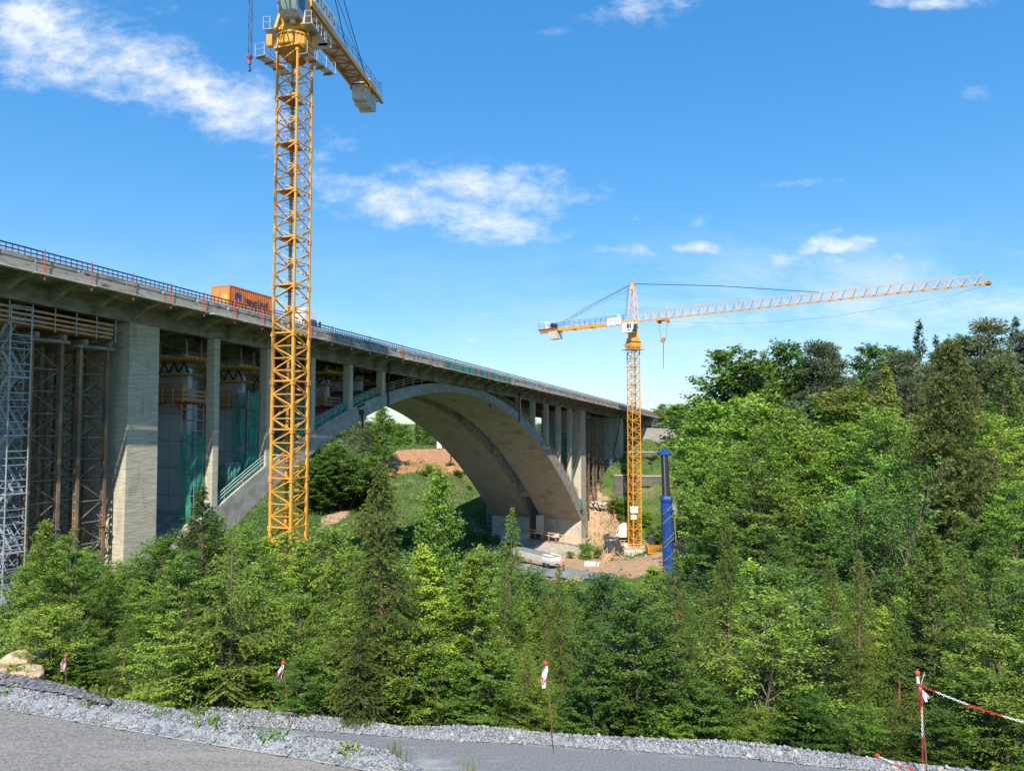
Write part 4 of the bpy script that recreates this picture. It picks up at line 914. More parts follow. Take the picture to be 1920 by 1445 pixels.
# top frame, platforms, slewing ring
fm = Fr((cx, Yn, cz), aM)
mb = MB(); h = 1.15
mb.loft([[fm(x * k, y * k, z) for x, y in ((-1, -1), (1, -1), (1, 1), (-1, 1))] for k, z in ((.25, -1.05), (.5, -.95), (1.2, -.05), (1.25, .0))]); mb.build('support_cone', m_dkor, cr); mb = MB(); fbox(mb, fm, -1.3, 1.3, -1.3, 1.3, .001, .2); mb.build('support_frame', m_yel, cr)
mb = MB(); mb.lathe(fj(0, 0, .2), [(1.42, 0), (1.5, .05), (1.5, .85), (1.62, .9), (1.62, 1.02), (1.45, 1.05), (1.3, 1.4)], 28); rg = mb.build('slewing_ring', m_yel, cr)
mb = MB()
for i in range(28):
    t = 2 * math.pi * i / 28; mb.bar(fj(1.52 * math.cos(t), 1.52 * math.sin(t), .3), fj(1.52 * math.cos(t), 1.52 * math.sin(t), 1.05), .06, .1)
mb.build('ribs', m_yelp, rg, fix=False)
pf = MB(); rl = MB()
for (a, b, c, d) in ((-1.3, 2.9, -2.2, -1.4), (-2.3, 1.3, 1.4, 2.4)): fbox(pf, fm, a, b, c, d, -1.0, -.93)
pf.build('service_platform', m_galv, cr); rail_loop(rl, fm, [(-1.3, -2.2), (2.9, -2.2), (2.9, -1.4)], -.93, r=.02); rl.build('platform_rail', m_gal2, cr, fix=False); rl = MB(); rail_loop(rl, fm, [(-2.3, 1.45), (-2.3, 2.4), (1.3, 2.4)], -.93, r=.02); rl.build('platform_rail', m_gal2, cr, fix=False)
mb = MB()
for i in range(4): MB().bar(fm(-1.1 + i * 1.2, -2.2, -1.06), fm(-1.1 + i * 1.2, -1.2, -1.06), .09, .12).build('platform_joist', m_dkor, cr, fix=False); MB().bar(fm(-2.1 + i * 1.1, 1.2, -1.06), fm(-2.1 + i * 1.1, 2.4, -1.06), .09, .12).build('platform_joist', m_dkor, cr, fix=False)
fbox(MB(), fj, -.3, .3, 1.62, 2.0, .3, 1.2).build('slewing_motor', m_yel, cr); fbox(MB(), fj, .9, 1.4, -2.0, -1.5, .1, 1.1).build('slewing_motor', m_yel, cr)
mb = MB()   # turntable
mb.loft([[fj(x * k, y * k, z) for x, y in ((-1, -1), (1, -1), (1, 1), (-1, 1))] for k, z in ((1.3, 1.5), (1.3, 1.7), (1.05, 1.9), (.95, 3.2), (.95, 5.0))]); mb.build('turntable', m_yel, cr)
for sx_ in (-1, 1):
    mb = MB(); mb.bar(fj(1.35 * sx_, -1.2, 1.6), fj(.7 * sx_, -1.05, 3.4), .35, .12); mb.bar(fj(1.35 * sx_, 1.2, 1.6), fj(.7 * sx_, 1.05, 3.4), .35, .12); mb.build('gusset', m_yelp, cr, fix=False)
# upper walkway by the cab
mb = MB(); fbox(mb, fj, -1.8, 2.0, 1.35, 2.3, 1.45, 1.5); fbox(mb, fj, -2.4, -1.35, -2.2, 2.3, 1.45, 1.5); fbox(mb, fj, -1.8, 1.6, -2.2, -1.35, 1.45, 1.5); mb.build('upper_walkway', m_galv, cr)
mb = MB(); rail_loop(mb, fj, [(-2.4, -2.2), (1.6, -2.2), (1.6, -1.6)], 1.5, r=.02); rail_loop(mb, fj, [(-2.4, 2.3), (2.0, 2.3), (2.0, 1.7)], 1.5, r=.02); mb.build('walkway_rail', m_gal2, cr, fix=False)
# cab: front faces the jib
fc = Fr(fj(1.25, .35, 0), ja)
zc0 = W3(545, 42, Yn - 1).z - cz
prf = [(-.9, .35), (-.9, 2.6), (1.15, 2.6), (1.45, 1.1), (1.15, .25), (.6, 0), (-.3, 0)]
for nm, y0, y1, mm_ in (('cab', -.85, .85, m_wht),):
    MB().loft([[fc(x, y, z + zc0) for x, z in prf] for y in (y0, y0 + .06, y1 - .06, y1)]).build('cab', m_galv, cr)
for a, b in (((1.165, 2.52), (1.44, 1.2)), ((1.45, 1.02), (1.19, .32))):
    MB().hexa([fc(a[0] + .01, -.74, a[1] + zc0), fc(a[0] + .01, .74, a[1] + zc0), fc(b[0] + .01, .74, b[1] + zc0), fc(b[0] + .01, -.74, b[1] + zc0), fc(a[0] + .03, -.74, a[1] + zc0), fc(a[0] + .03, .74, a[1] + zc0), fc(b[0] + .03, .74, b[1] + zc0), fc(b[0] + .03, -.74, b[1] + zc0)]).build('front_window', m_glas2, cr)
for y0, y1 in ((-.875, -.855), (.855, .875)):
    MB().loft([[fc(x, y, z + zc0) for x, z in ((-.35, .75), (-.35, 2.3), (.75, 2.3), (.95, 1.1), (.75, .75))] for y in (y0, y1)]).build('side_window', m_glass, cr)
mb = MB(); fbox(mb, fc, -.15, .2, -.2, .2, zc0 - .3, zc0); mb.build('cab_lamp', m_wht, cr)
# jib root and counter jib with grating floor
zj = zc0 + 2.75
def deck_jib(x0, x1, z, wj=.95, nm='counter_jib'):
    mb = MB()
    for y in (-wj, wj): fbox(mb, fj, x0, x1, y - .11, y + .11, z - .28, z + .28)
    o = mb.build(nm, m_yelp, cr)
    mb = MB()
    for y in (-wj, wj): fbox(mb, fj, x0, x1, y - .16, y + .16, z - .32, z - .285)
    n = int((x1 - x0) / 1.5)
    for i in range(n):
        xa = x0 + (x1 - x0) * i / n; xb = x0 + (x1 - x0) * (i + 1) / n; s_ = 1 if i % 2 else -1
        mb.bar(fj(xa, -wj, z - .15), fj(xa, wj, z - .15), .12); mb.bar(fj(xa, -wj * s_, z - .15), fj(xb, wj * s_, z - .15), .09)
    mb.build('lower_bracing', m_dkor, o, fix=False)
    return o
cj = deck_jib(-21.2, -.9, zj)
mb = MB(); fbox(mb, fj, -16.5, -1.2, -.8, .8, zj + .05, zj + .09); mb.build('walkway_grating', m_grat, cj)
mb = MB()
for y in (-1.05, 1.05):
    for hh in (.6, 1.1): mb.bar(fj(-21.2, y, zj + .28 + hh), fj(-1.2, y, zj + .28 + hh), .04)
    for i in range(15): mb.bar(fj(-21.2 + i * 1.4, y, zj + .28), fj(-21.2 + i * 1.4, y, zj + 1.38), .04)
mb.build('counter_jib_rail', m_navy, cj, fix=False)
for i, x in enumerate((-20.0, -19.25, -18.5, -17.75, -17.0)):
    mb = MB(); fbox(mb, fj, x, x + .7, -.75, .75, zj - 2.25 + (.3 if i in (0, 4) else .12 if i == 2 else 0), zj - .33); mb.build('counterweight', m_conc, cr)
mb = MB(); fbox(mb, fj, -20.6, -18.2, -.6, .6, zj + .3, zj + 1.2); mb.build('hoist_winch', m_yel, cr)
mb = MB(); fbox(mb, fj, -21.2, -16.8, -1.2, -.97, zj - .5, zj - .29); fbox(mb, fj, -21.2, -16.8, .97, 1.2, zj - .5, zj - .29); mb.build('end_beam', m_dkor, cr)
mb = MB(); mb.bar(fj(-21.1, .9, zj + 1.3), fj(-21.1, .9, zj + 2.1), .04).box(fj(-21.1, .9, zj + 2.1), (.5, .05, .05)).box(fj(-21.1, .9, zj + 1.9), (.12, .12, .12)); mb.build('wind_gauge', m_blk, cr)
mb = MB()
for (x, y) in ((-.8, -.8), (.8, -.8), (.8, .8), (-.8, .8)): mb.bar(fj(x, y, 5.0), fj(x * .25, y * .4, 15), .18)
for k in range(5):
    z0_, z1_ = 5.2 + k * 1.9, 7.1 + k * 1.9
    for sy in (-1, 1): mb.bar(fj(-.75 + k * .1, sy * (.75 - k * .08), z0_), fj(.65 - k * .1, sy * (.67 - k * .08), z1_), .09)
mb.build('tower_head', m_yel, cr, fix=False)
for y in (-.45, .45):
    MB().path([fj(-.2, y * .5, 14.8), fj(-9.5, y * .9, zj + 6.4), fj(-16.6, y * 1.6, zj + .4)], .045, 5).build('tie_rod', m_navy, cr)
MB().path([fj(-.2, 0, 14.8), fj(-19.6, 0, zj + 1.1)], .03, 5).build('hoist_rope', m_navy, cr)
mb = MB()      # jib: triangular truss overhead
Lj = 46; n = 30
for y in (-.8, .8): mb.bar(fj(.9, y, zj - .1), fj(Lj, y, zj - .1), .16)
mb.bar(fj(2.2, 0, zj + 1.6), fj(Lj - 1, 0, zj + 1.6), .16)
for i in range(n):
    xa = .9 + (Lj - .9) * i / n; xm = xa + (Lj - .9) / n / 2; xb = xa + (Lj - .9) / n
    for y in (-.8, .8): mb.bar(fj(xa, y, zj - .1), fj(xm, 0, zj + 1.6), .07); mb.bar(fj(xm, 0, zj + 1.6), fj(xb, y, zj - .1), .07)
    mb.bar(fj(xa, -.8, zj - .1), fj(xb, .8, zj - .1), .06)
mb.build('jib', m_pink, cr, fix=False)
sg = MB(); fbox(sg, fj, -6.2, -.9, 1.26, 1.31, zj + .1, zj + 1.45); sgo = sg.build('sign_board', m_wht, cr)
sign_marks(sgo, fj, -5.9, -1.3, zj + .45, zj + 1.15, 1.31, m_lett, 1)
# trolley, ropes, hook
hp = W3(467, 112, 56.0); dj = (hp - fj.o).dot(fj.x)
mb = MB(); fbox(mb, fj, dj - .8, dj + .8, -.9, .9, zj - .7, zj - .25); mb.build('trolley', m_yel, cr)
hk = fj(dj, 0, 0)
hb = thing('hook_block', 'small hook block hanging from two thin ropes left of the near yellow crane', 'crane hook', (hk.x, hk.y, hp.z))
MB().tube((hk.x - .12, hk.y, hp.z + .3), (hk.x - .12, hk.y, cz + zj - .7), .028, .028, 5).tube((hk.x + .14, hk.y, hp.z + .3), (hk.x + .14, hk.y, cz + zj - .7), .028, .028, 5).tube((hk.x + .04, hk.y, hp.z + .3), (hk.x + .04, hk.y, cz + zj - .7), .022, .022, 5).build('rope', m_navy, hb)
MB().lathe((hk.x, hk.y - .12, hp.z + .2), [(.02, 0), (.2, .02), (.2, .22), (.02, .24)], 14, (0, 1, 0)).box((hk.x, hk.y, hp.z - .15), (.16, .2, .45)).build('sheave', m_red, hb)
MB().path([(hk.x, hk.y, hp.z - .35), (hk.x, hk.y, hp.z - .6), (hk.x + .1, hk.y, hp.z - .8), (hk.x, hk.y, hp.z - .95), (hk.x - .1, hk.y, hp.z - .85)], .05, 6).build('hook', m_blk, hb)

# --- far crane ---
Yf = 170.0
bs_ = W3(1190.5, 1026, Yf); zs = W3(1190, 655, Yf).z; cx = bs_.x
c2 = thing('tower_crane', 'distant yellow tower crane with a long pale jib reaching right over the wood', 'tower crane', (cx, Yf, bs_.z), 'yellow tower cranes')
J0 = W3(1190, 603, Yf); JT = W3(1853, 531, 1.0); kk = J0.z / JT.z; JT = JT * kk
ja = math.atan2(JT.y - Yf, JT.x - cx); Lj = math.hypot(JT.y - Yf, JT.x - cx)
fm = Fr((cx, Yf, 0), R(22)); fj = Fr((cx, Yf, J0.z), ja)
mast(c2, fm, 2.05, bs_.z, zs, 3.9, .17, .10, m_yel)
mb = MB(); mb.loft([[fm(x * k, y * k, zs + z) for x, y in ((-1, -1), (1, -1), (1, 1), (-1, 1))] for k, z in ((.9, 0), (1.3, .5), (1.4, .8), (1.4, 1.4), (1.1, 1.5), (1.1, 2.6))]); mb.build('slewing_ring', m_yel, c2)
mb = MB()
for (a, b, c, d) in ((-2.1, -1.2, -2.1, 2.1), (1.2, 2.1, -2.1, 2.1), (-1.2, 1.2, -2.1, -1.2), (-1.2, 1.2, 1.2, 2.1)): fbox(mb, fm, a, b, c, d, zs - .1, zs)
mb.build('service_platform', m_pink, c2); mb = MB(); rail_loop(mb, fm, [(-2.1, -2.1), (2.1, -2.1), (2.1, 2.1), (-2.1, 2.1)], zs); mb.build('platform_rail', m_pink, c2, fix=False)
hz = J0.z
mb = MB(); fbox(mb, fm, -.85, .85, -.85, .85, zs + 2.62, hz + .2); mb.build('turntable', m_yel, c2); fbox(MB(), fm, -1.25, 1.25, -1.25, 1.25, zs + 1.5, zs + 1.75).build('bearing', m_blk, c2)
cb = Fr(fj(.1, -1.7, 0), ja)
zc = W3(1190, 625, Yf).z - hz; zt = W3(1190, 606.5, Yf).z - hz
MB().loft([[cb(x, y, z) for x, z in ((-1.35, zc), (-1.35, zt), (1.3, zt), (1.75, zt - .3), (1.5, zc + .5), (1.1, zc))] for y in (-.9, .7)]).build('cab', m_wht, c2)
fbox(MB(), cb, -.1, .55, -.93, -.905, zt - 1.35, zt - .3).build('side_window', m_glass, c2)
fbox(MB(), cb, .7, 1.1, -.93, -.905, zt - 1.3, zt - .35).build('side_window', m_glass, c2)
MB().hexa([cb(1.31, -.8, zt - .02), cb(1.31, .6, zt - .02), cb(1.78, .6, zt - .35), cb(1.78, -.8, zt - .35), cb(1.14, -.8, zc + .1), cb(1.14, .6, zc + .1), cb(1.58, .6, zc + .5), cb(1.58, -.8, zc + .5)]).build('front_window', m_glass, c2)
fbox(MB(), cb, .2, .8, -.93, -.905, zc + .35, zc + .6).build('cab_emblem', m_blk, c2)
# jib truss (triangular)
n = 34; mb = MB(); top0 = 2.2
def hgt(x): return 2.15 - .65 * x / Lj
Jx = [2.0 + (Lj - 2.0) * i / n for i in range(n + 1)]
for y in (-.85, .85): mb.bar(fj(1.0, y, 0), fj(Lj, y, 0), .14)
mb.build('lower_chord', m_yelp, c2, fix=False); mb = MB()
for i in range(n):
    xa, xb = Jx[i], Jx[i + 1]; xm = (xa + xb) / 2
    for y in (-.85, .85): mb.bar(fj(xa, y, 0), fj(xm, 0, hgt(xm)), .075); mb.bar(fj(xm, 0, hgt(xm)), fj(xb, y, 0), .075)
    mb.bar(fj(xa, -.85, 0), fj(xa, .85, 0), .08)
    if i: mb.bar(fj((Jx[i - 1] + xa) / 2, 0, hgt(xa)), fj(xm, 0, hgt(xm)), .13)
    if i % 5 == 3: mb.bar(fj(xm, 0, hgt(xm)), fj(xm, 0, hgt(xm) + .5), .06)
mb.build('jib', m_pink, c2, fix=False)
mb = MB(); fbox(mb, fj, Lj - .4, Lj + .3, -.9, .9, -.25, .2); mb.bar(fj(Lj - 1, 0, 1.4), fj(Lj + .3, 0, .1), .1); mb.bar(fj(Lj - 1.5, 0, 1.5), fj(Lj - 1.5, 0, 2.4), .07); mb.build('jib_tip', m_dkor, c2, fix=False)
CE = 27.5
mb = MB()
for y in (-.75, .75): fbox(mb, fj, -CE, -.8, y - .12, y + .12, -.35, .35)
for x in np.arange(-CE, -1, 1.5): fbox(mb, fj, x, x + .12, -.62, .62, -.2, 0)
mb.build('counter_jib', m_yel, c2)
mb = MB(); fbox(mb, fj, -CE - .3, -CE + 6, -1.15, 1.15, .36, .44); mb.loft([[fj(x, y, z) for x, z in ((-CE - .3, .3), (-CE + .5, -.75), (-CE + 6, -.55), (-CE + 6, .3))] for y in (-1.0, -.9)]); mb.build('counter_jib_end', m_dkor, c2)
mb = MB()
for y in (-1.0, 1.0):
    for hh in (.65, 1.25): mb.bar(fj(-CE, y, .4 + hh), fj(-1.5, y, .4 + hh), .06)
    for x in np.arange(-CE, -1, 1.6): mb.bar(fj(x, y, .4), fj(x, y, 1.65), .06)
mb.bar(fj(-CE - .2, -1, .4), fj(-CE - .2, -1, 3.2), .06)
mb.build('walkway_rail', m_navy, c2, fix=False)
for x in (-CE + 3.2, -CE + 4.1, -CE + 5.0): mb = MB(); fbox(mb, fj, x, x + .8, -1.1, 1.1, -2.3, -.36); mb.build('counterweight', m_conc, c2)
mb = MB(); fbox(mb, fj, -CE + 1.6, -CE + 3.0, -.8, .8, .45, 2.2); mb.build('winch_cabinet', m_wht, c2)
MB().lathe(fj(-CE + 4.0, -.7, 1.15), [(.1, 0), (.65, .02), (.65, .15), (.45, .16), (.45, 1.2), (.65, 1.21), (.65, 1.4), (.1, 1.42)], 16, fj.y).build('winch_drum', m_blk, c2)
mb = MB(); fbox(mb, fj, -6.6, -2.6, -1.06, -1.02, -.45, 1.25); sgo = mb.build('sign_board', m_wht, c2); sign_marks(sgo, fj, -6.2, -3.0, .15, .7, -1.06, m_red)
mb = MB(); fbox(mb, fj, -3.7, -3.1, -1.0, -.5, 1.28, 1.9); mb.build('floodlight', m_wht, c2)
for x in (-12, -17.5): mb = MB(); fbox(mb, fj, x, x + .5, -.95, .95, -.5, .55); mb.build('joint_plate', m_yel, c2)
zp = W3(1187, 530, Yf).z - hz
mb = MB(); cs = [(-.95, -.85), (.95, -.85), (.95, .85), (-.95, .85)]; tp_ = [(-.3, -.25), (.3, -.25), (.3, .25), (-.3, .25)]
def lp(i, u): return fj(cs[i][0] + (tp_[i][0] - cs[i][0]) * u, cs[i][1] + (tp_[i][1] - cs[i][1]) * u, .3 + (zp - .3) * u)
for i in range(4):
    mb.bar(lp(i, 0), lp(i, 1), .16)
    for k in range(8):
        j = (i + 1) % 4; a, b = (i, j) if k % 2 else (j, i); mb.bar(lp(a, k / 8), lp(b, (k + 1) / 8), .08)
fbox(mb, fj, -.45, .45, -.35, .35, zp - 1.5, zp)
mb.build('tower_head', m_pink, c2, fix=False)
mb = MB()
for y in (-.25, .2): mb.bar(fj(-1.3, y - .9, 1.5), fj(-.9, y - .5, zp - 1), .05)
for k in range(20): u = k / 20; mb.bar(fj(-1.3 + .4 * u, -1.15 + .4 * u, 1.5 + (zp - 2.5) * u), fj(-1.3 + .4 * u, -.7 + .4 * u, 1.5 + (zp - 2.5) * u), .04)
mb.build('head_ladder', m_navy, c2, fix=False)
MB().bar(fj(-.9, 0, zp + .1), fj(.4, 0, zp + .1), .05).bar(fj(-.8, 0, zp), fj(-.8, 0, zp + .8), .05).build('aerial', m_navy, c2, fix=False)
xa_ = 0
pt = W3(1538, 553, 1.0); # where the pendant meets the jib
for Lp in np.linspace(5, Lj, 400):
    q = fj(Lp, 0, hgt(Lp)); X_, Y_ = prj(q)
    if X_ >= 1536: xa_ = Lp; break
for y in (-.12, .12): MB().path([fj(.3, y, zp - .3), fj(xa_ * .5, y, zp + (hgt(xa_) - zp) * .5 + .25), fj(xa_, y * .3, hgt(xa_))], .06, 5).build('pendant', m_navy, c2)
for y in (-.5, .5): MB().path([fj(-.3, y * .4, zp - .3), fj(-CE / 2, y, zp * .5 - .1), fj(-CE + 5, y * 1.4, .5)], .05, 5).build('pendant', m_navy, c2)
MB().path([fj(-.3, 0, zp - 1.3), fj(-CE / 2, 0, zp * .42), fj(-CE + 4.2, 0, 1.4)], .03, 5).build('hoist_rope', m_navy, c2)
# trolley and sagging rope
def onj(px):
    for Lp in np.linspace(1, Lj, 600):
        if prj(fj(Lp, 0, 0))[0] >= px: return Lp
    return Lj
xt = onj(1243)
mb = MB(); fbox(mb, fj, xt - 1.1, xt + 1.1, -.95, .95, -.5, -.1); fbox(mb, fj, xt - 1.3, xt - .9, -.8, .8, -1.0, -.5); fbox(mb, fj, xt + .9, xt + 1.3, -.8, .8, -1.0, -.5); mb.build('trolley', m_yel, c2)
ypts = [(1250, 603), (1385, 607), (1470, 602), (1557, 594), (1685, 573), (1780, 554), (1846, 536)]
pts = []
for (x, y) in ypts: q = onj(x); p = fj(q, 0, 0); pts.append(Vector((p.x, p.y, W3(x, y, p.y).z)))
MB().path(pts, .018, 4).build('sagging_rope', m_navy, c2)
p = fj(xt, 0, 0); zb = W3(1243, 637, p.y).z; ze = W3(1243, 690, p.y).z
hb = thing('hook_block', 'black and yellow striped hook block hanging below the trolley of the distant crane', 'crane hook', (p.x, p.y, zb))
MB().tube((p.x - .6, p.y, zb + .5), (p.x - .9, p.y, hz - 1.0), .03, .03, 4).tube((p.x + .6, p.y, zb + .5), (p.x + .9, p.y, hz - 1.0), .03, .03, 4).build('rope', m_navy, hb)
bsz = [(p.x - .55, zb - .5), (p.x + .35, zb - .5), (p.x + .55, zb), (p.x + .45, zb + .6), (p.x - .4, zb + .6), (p.x - .6, zb + .1)]
MB().loft([[(x, p.y + d, z) for x, z in bsz] for d in (-.25, .25)]).build('block_body', m_yel, hb)
for k in (-.3, .15): MB().hexa([(p.x + k - .2, p.y - .27, zb - .45), (p.x + k, p.y - .27, zb - .45), (p.x + k, p.y - .252, zb - .45), (p.x + k - .2, p.y - .252, zb - .45), (p.x + k + .15, p.y - .27, zb + .5), (p.x + k + .35, p.y - .27, zb + .5), (p.x + k + .35, p.y - .252, zb + .5), (p.x + k + .15, p.y - .252, zb + .5)]).build('stripe', m_blk, hb)
MB().tube((p.x, p.y, zb - .5), (p.x, p.y, ze), .075, .05, 6).build('chain_sling', m_navy, hb)
# base block of the far crane with timber rail
MB().box((cx, Yf, bs_.z - 1.1), (6.2, 6.0, 2.2), R(4)).box((cx, Yf, bs_.z - 2.4), (7.6, 7.4, .6), R(4)).build('concrete_base', m_conc, c2)
mb = MB(); f_ = Fr((cx, Yf, bs_.z), R(4)); rail_loop(mb, f_, [(-3, -2.9), (3, -2.9), (3, 2.9), (-3, 2.9)], 0, 1.2, .07); mb.build('timber_guard_rail', m_woop, c2, fix=False)
for (x, y, s_) in ((1189, 969, 1.5), (1188, 953 + 30, 1.1)):
    q = W3(x, y - 14, Yf - 1.5); MB().box(q, (s_ + .2, .12, s_)).build('notice_panel', m_wht if s_ > 1.2 else mat('cream_panel', (.75, .68, .4), None), c2)

# ---------------- blue telescopic mobile crane ----------------
Yb = 90.0
b0_ = W3(1253.5, 1075, Yb); b1_ = W3(1249.5, 938, Yb); b2_ = W3(1245.5, 850, Yb)
mc = thing('mobile_crane', 'blue mobile crane with upright blue and black telescopic boom beside the distant tower crane', 'mobile crane', (b0_.x, Yb + 1, g1(b0_.x, Yb)))
dr = (b1_ - b0_).normalized()
gzb = g1(b0_.x, Yb); foot = b0_ - dr * max(1, (b0_.z - gzb - 2.6))
def octa(c, w_, d_): return [c + Vector((x * w_, y * d_, 0)) for x, y in ((-.5, -.3), (-.3, -.5), (.3, -.5), (.5, -.3), (.5, .3), (.3, .5), (-.3, .5), (-.5, .3))]
MB().loft([octa(foot, 1.18, 1.2), octa(b1_, 1.18, 1.2)]).build('boom_base', m_blue, mc)
MB().loft([octa(b1_ - dr * .1, 1.36, 1.36), octa(b1_ + dr * .25, 1.42, 1.4), octa(b1_ + dr * .55, 1.2, 1.2)]).loft([octa(b1_ - dr * 1.3, 1.36, 1.36), octa(b1_ - dr * 1.0, 1.36, 1.36)]).build('boom_collar', m_blue, mc)
MB().tube(b1_, b2_, .47, .42, 20).build('inner_boom', m_blk, mc, smooth=False)
MB().tube(b1_ + Vector((-.2, -.52, 0)), b2_ + Vector((-.15, -.48, 0)), .04).build('boom_pipe', m_galv, mc)
MB().box(b2_ + Vector((0, 0, .1)), (1.15, 1.1, .5)).lathe(b2_ + Vector((-.75, 0, .1)), [(.05, 0), (.3, 0), (.3, .3), (.05, .3)], 12, (1, 0, 0)).lathe(b2_ + Vector((.5, 0, .1)), [(.05, 0), (.35, 0), (.35, .3), (.05, .3)], 12, (1, 0, 0)).box(b2_ + Vector((.1, 0, .45)), (.6, .4, .3)).build('boom_head', m_blue, mc)
mb = MB()
for k, dk in enumerate((.6, 2.1, 2.7, 4.9, 6.1)):
    c = b0_ + dr * (1.0 + dk); mb.path([c + Vector((-.60, -.62, 0)), c + Vector((0, -.68, .5 + .2 * (k % 2))), c + Vector((.60, -.62, 1.1)), c + Vector((.64, -.2, 1.3))], .03, 5)
mb.path([b1_ + Vector((.7, -.5, .2)), b1_ + Vector((1.15, -.4, -.9)), b1_ + Vector((.85, -.5, -2.4)), b1_ + Vector((1.0, -.5, -5))], .05, 5)
mb.build('hose', mat('hose_yellow', (.30, .28, .12), None), mc)
mb = MB(); mb.box(b1_ + Vector((.85, -.1, -.8)), (.5, .5, .7)).box(b1_ + Vector((.95, -.1, -1.4)), (.3, .3, .4)); mb.build('winch', m_galv, mc)
MB().box((foot.x + .3, Yb + 1.8, gzb + 2.5), (3.0, 6.5, 1.6)).box((foot.x - 1.2, Yb - .6, gzb + 2.6), (1.1, 1.6, 1.9)).build('upper_body', m_blue, mc)
MB().box((foot.x, Yb + 1, gzb + 1.35), (2.9, 14, .7)).box((foot.x, Yb - 5.6, gzb + 2.0), (2.7, 2.0, 1.7)).build('carrier', m_blue, mc)
for k in range(6):
    for sx_ in (-1, 1):
        w_ = MB().lathe((foot.x + sx_ * 1.45 - .2, Yb - 4.8 + k * 2.2, gzb + .65), [(.02, 0), (.55, 0), (.65, .06), (.65, .34), (.55, .4), (.02, .4)], 18, (1, 0, 0)).build('wheel', m_blk, mc)
MB().box((foot.x, Yb + 6.2, gzb + 2.4), (2.8, 1.2, 1.5)).build('counterweight', m_yel, mc)

# ---------------- things on the working ground ----------------
def gpt(px, py, z): return G(px, py, z)
# skip beside the crane foot, covered by plastic
p = W3(1230, 1036, 164)
sk = thing('skip', 'open orange steel skip standing right of the distant crane foot', 'skip', tuple(p))
f_ = Fr(p, R(3))
MB().loft([[f_(x * k, y, z) for x, y in ((-1, -1.2), (1, -1.2), (1, 1.2), (-1, 1.2))] for k, z in ((1.9, 0), (2.15, 1.7), (2.25, 1.72), (2.25, 1.9), (2.1, 1.9), (2.0, 1.5), (1.8, .3))]).build('skip_body', m_yel, sk)
mb = MB()
for x in (-1.4, 0, 1.4): fbox(mb, f_, x - .06, x + .06, -1.32, -1.22, .1, 1.7)
mb.build('stiffener', m_dkor, sk)
fbox(MB(), f_, .5, .95, -1.36, -1.33, .6, 1.2).build('warning_plate', m_blk, sk)
def tarp(px, py, Y, rx, ry, h, ang, seed, label, m=None, lean=0.0, name='plastic_sheet'):
    c = W3(px, py, Y); r = random.Random(seed); n, k = 28, 9; vs = []
    for j in range(k + 1):
        u = j / k
        for i in range(n):
            th = 2 * math.pi * i / n; fold = 1 + .07 * math.sin(9 * th + seed) * u + r.uniform(-.03, .03)
            x = rx * math.sin(u * 1.57) * fold * math.cos(th); y = ry * math.sin(u * 1.57) * fold * math.sin(th); z = h * math.cos(u * 1.57) ** .8 + .08 * h * math.sin(9 * th + seed) * u * (1 - u) * 3
            x += lean * (1 - u)
            vs.append((c.x + x * math.cos(ang) - y * math.sin(ang), c.y + x * math.sin(ang) + y * math.cos(ang), c.z + z))
    fs = [(j * n + i, j * n + (i + 1) % n, (j + 1) * n + (i + 1) % n, (j + 1) * n + i) for j in range(k) for i in range(n)]
    o = MB().add(vs, fs).build(name, m or m_tarp, smooth=False, fix=False); tag(o, label, 'tarpaulin'); return o
def drape(name, px, py, Y, w_, dp, h, lean, seed, label, m=None):
    c = W3(px, py, Y); r = random.Random(seed); n, k = 64, 10; vs = []
    ph = [r.uniform(0, 6) for _ in range(4)]
    for j in range(k + 1):
        u_ = j / k
        for i in range(n):
            th = 2 * math.pi * i / n; cx_, sy_ = math.cos(th), math.sin(th); e_ = .38
            x = math.copysign(abs(cx_) ** e_, cx_) * w_ / 2; y = math.copysign(abs(sy_) ** e_, sy_) * dp / 2
            pl_ = .10 * math.sin(13 * th + ph[0]) + .06 * math.sin(29 * th + ph[1]); g_ = min(1, u_ / .3); k2 = (g_ ** .5) * (1 + .12 * u_)
            zz = h * (1 - max(0, (u_ - .3) / .7)) + (.12 * h * math.sin(2.2 * th + ph[2]) if u_ < .5 else 0) + .05 * h * math.sin(5 * cx_ * g_ + ph[3])
            vs.append((c.x + (x * k2) + pl_ * g_ * w_ * .12 + lean * zz, c.y + y * k2 + pl_ * g_ * .5, c.z + zz))
    fs = [(j * n + i, j * n + (i + 1) % n, (j + 1) * n + (i + 1) % n, (j + 1) * n + i) for j in range(k) for i in range(n)]
    o = MB().add(vs, fs).build(name, m or m_tarp, smooth=True, fix=False); tag(o, label, 'tarpaulin'); return o
drape('plastic_sheet', 1150, 1034, 166, 3.1, 2.2, 3.0, -.12, 3, 'black plastic sheet over a tall heap left of the distant crane foot')
drape('plastic_sheet', 1230, 1020, 166, 3.4, 1.8, 1.9, .05, 5, 'black plastic sheet heaped above the orange skip')
drape('plastic_sheet', 1316, 1086, 100, 2.0, 1.4, 2.4, 0, 9, 'dark plastic bundle among the trees right of the blue crane')
m_wtarp = mat('white_fleece', (.70, .68, .63), (.58, .55, .5), 1.2, .8, 0, .6, 2)
tarp(1168, 1006, 174, 1.6, 1.0, 3.2, 0, 7, 'white fleece sheet hanging down the soil bank left of the distant crane', m_wtarp, .8)
tarp(1171, 1030, 172, 2.0, 1.0, 1.4, 0, 8, 'crumpled white sheet at the left edge of the crane base block', m_wtarp)
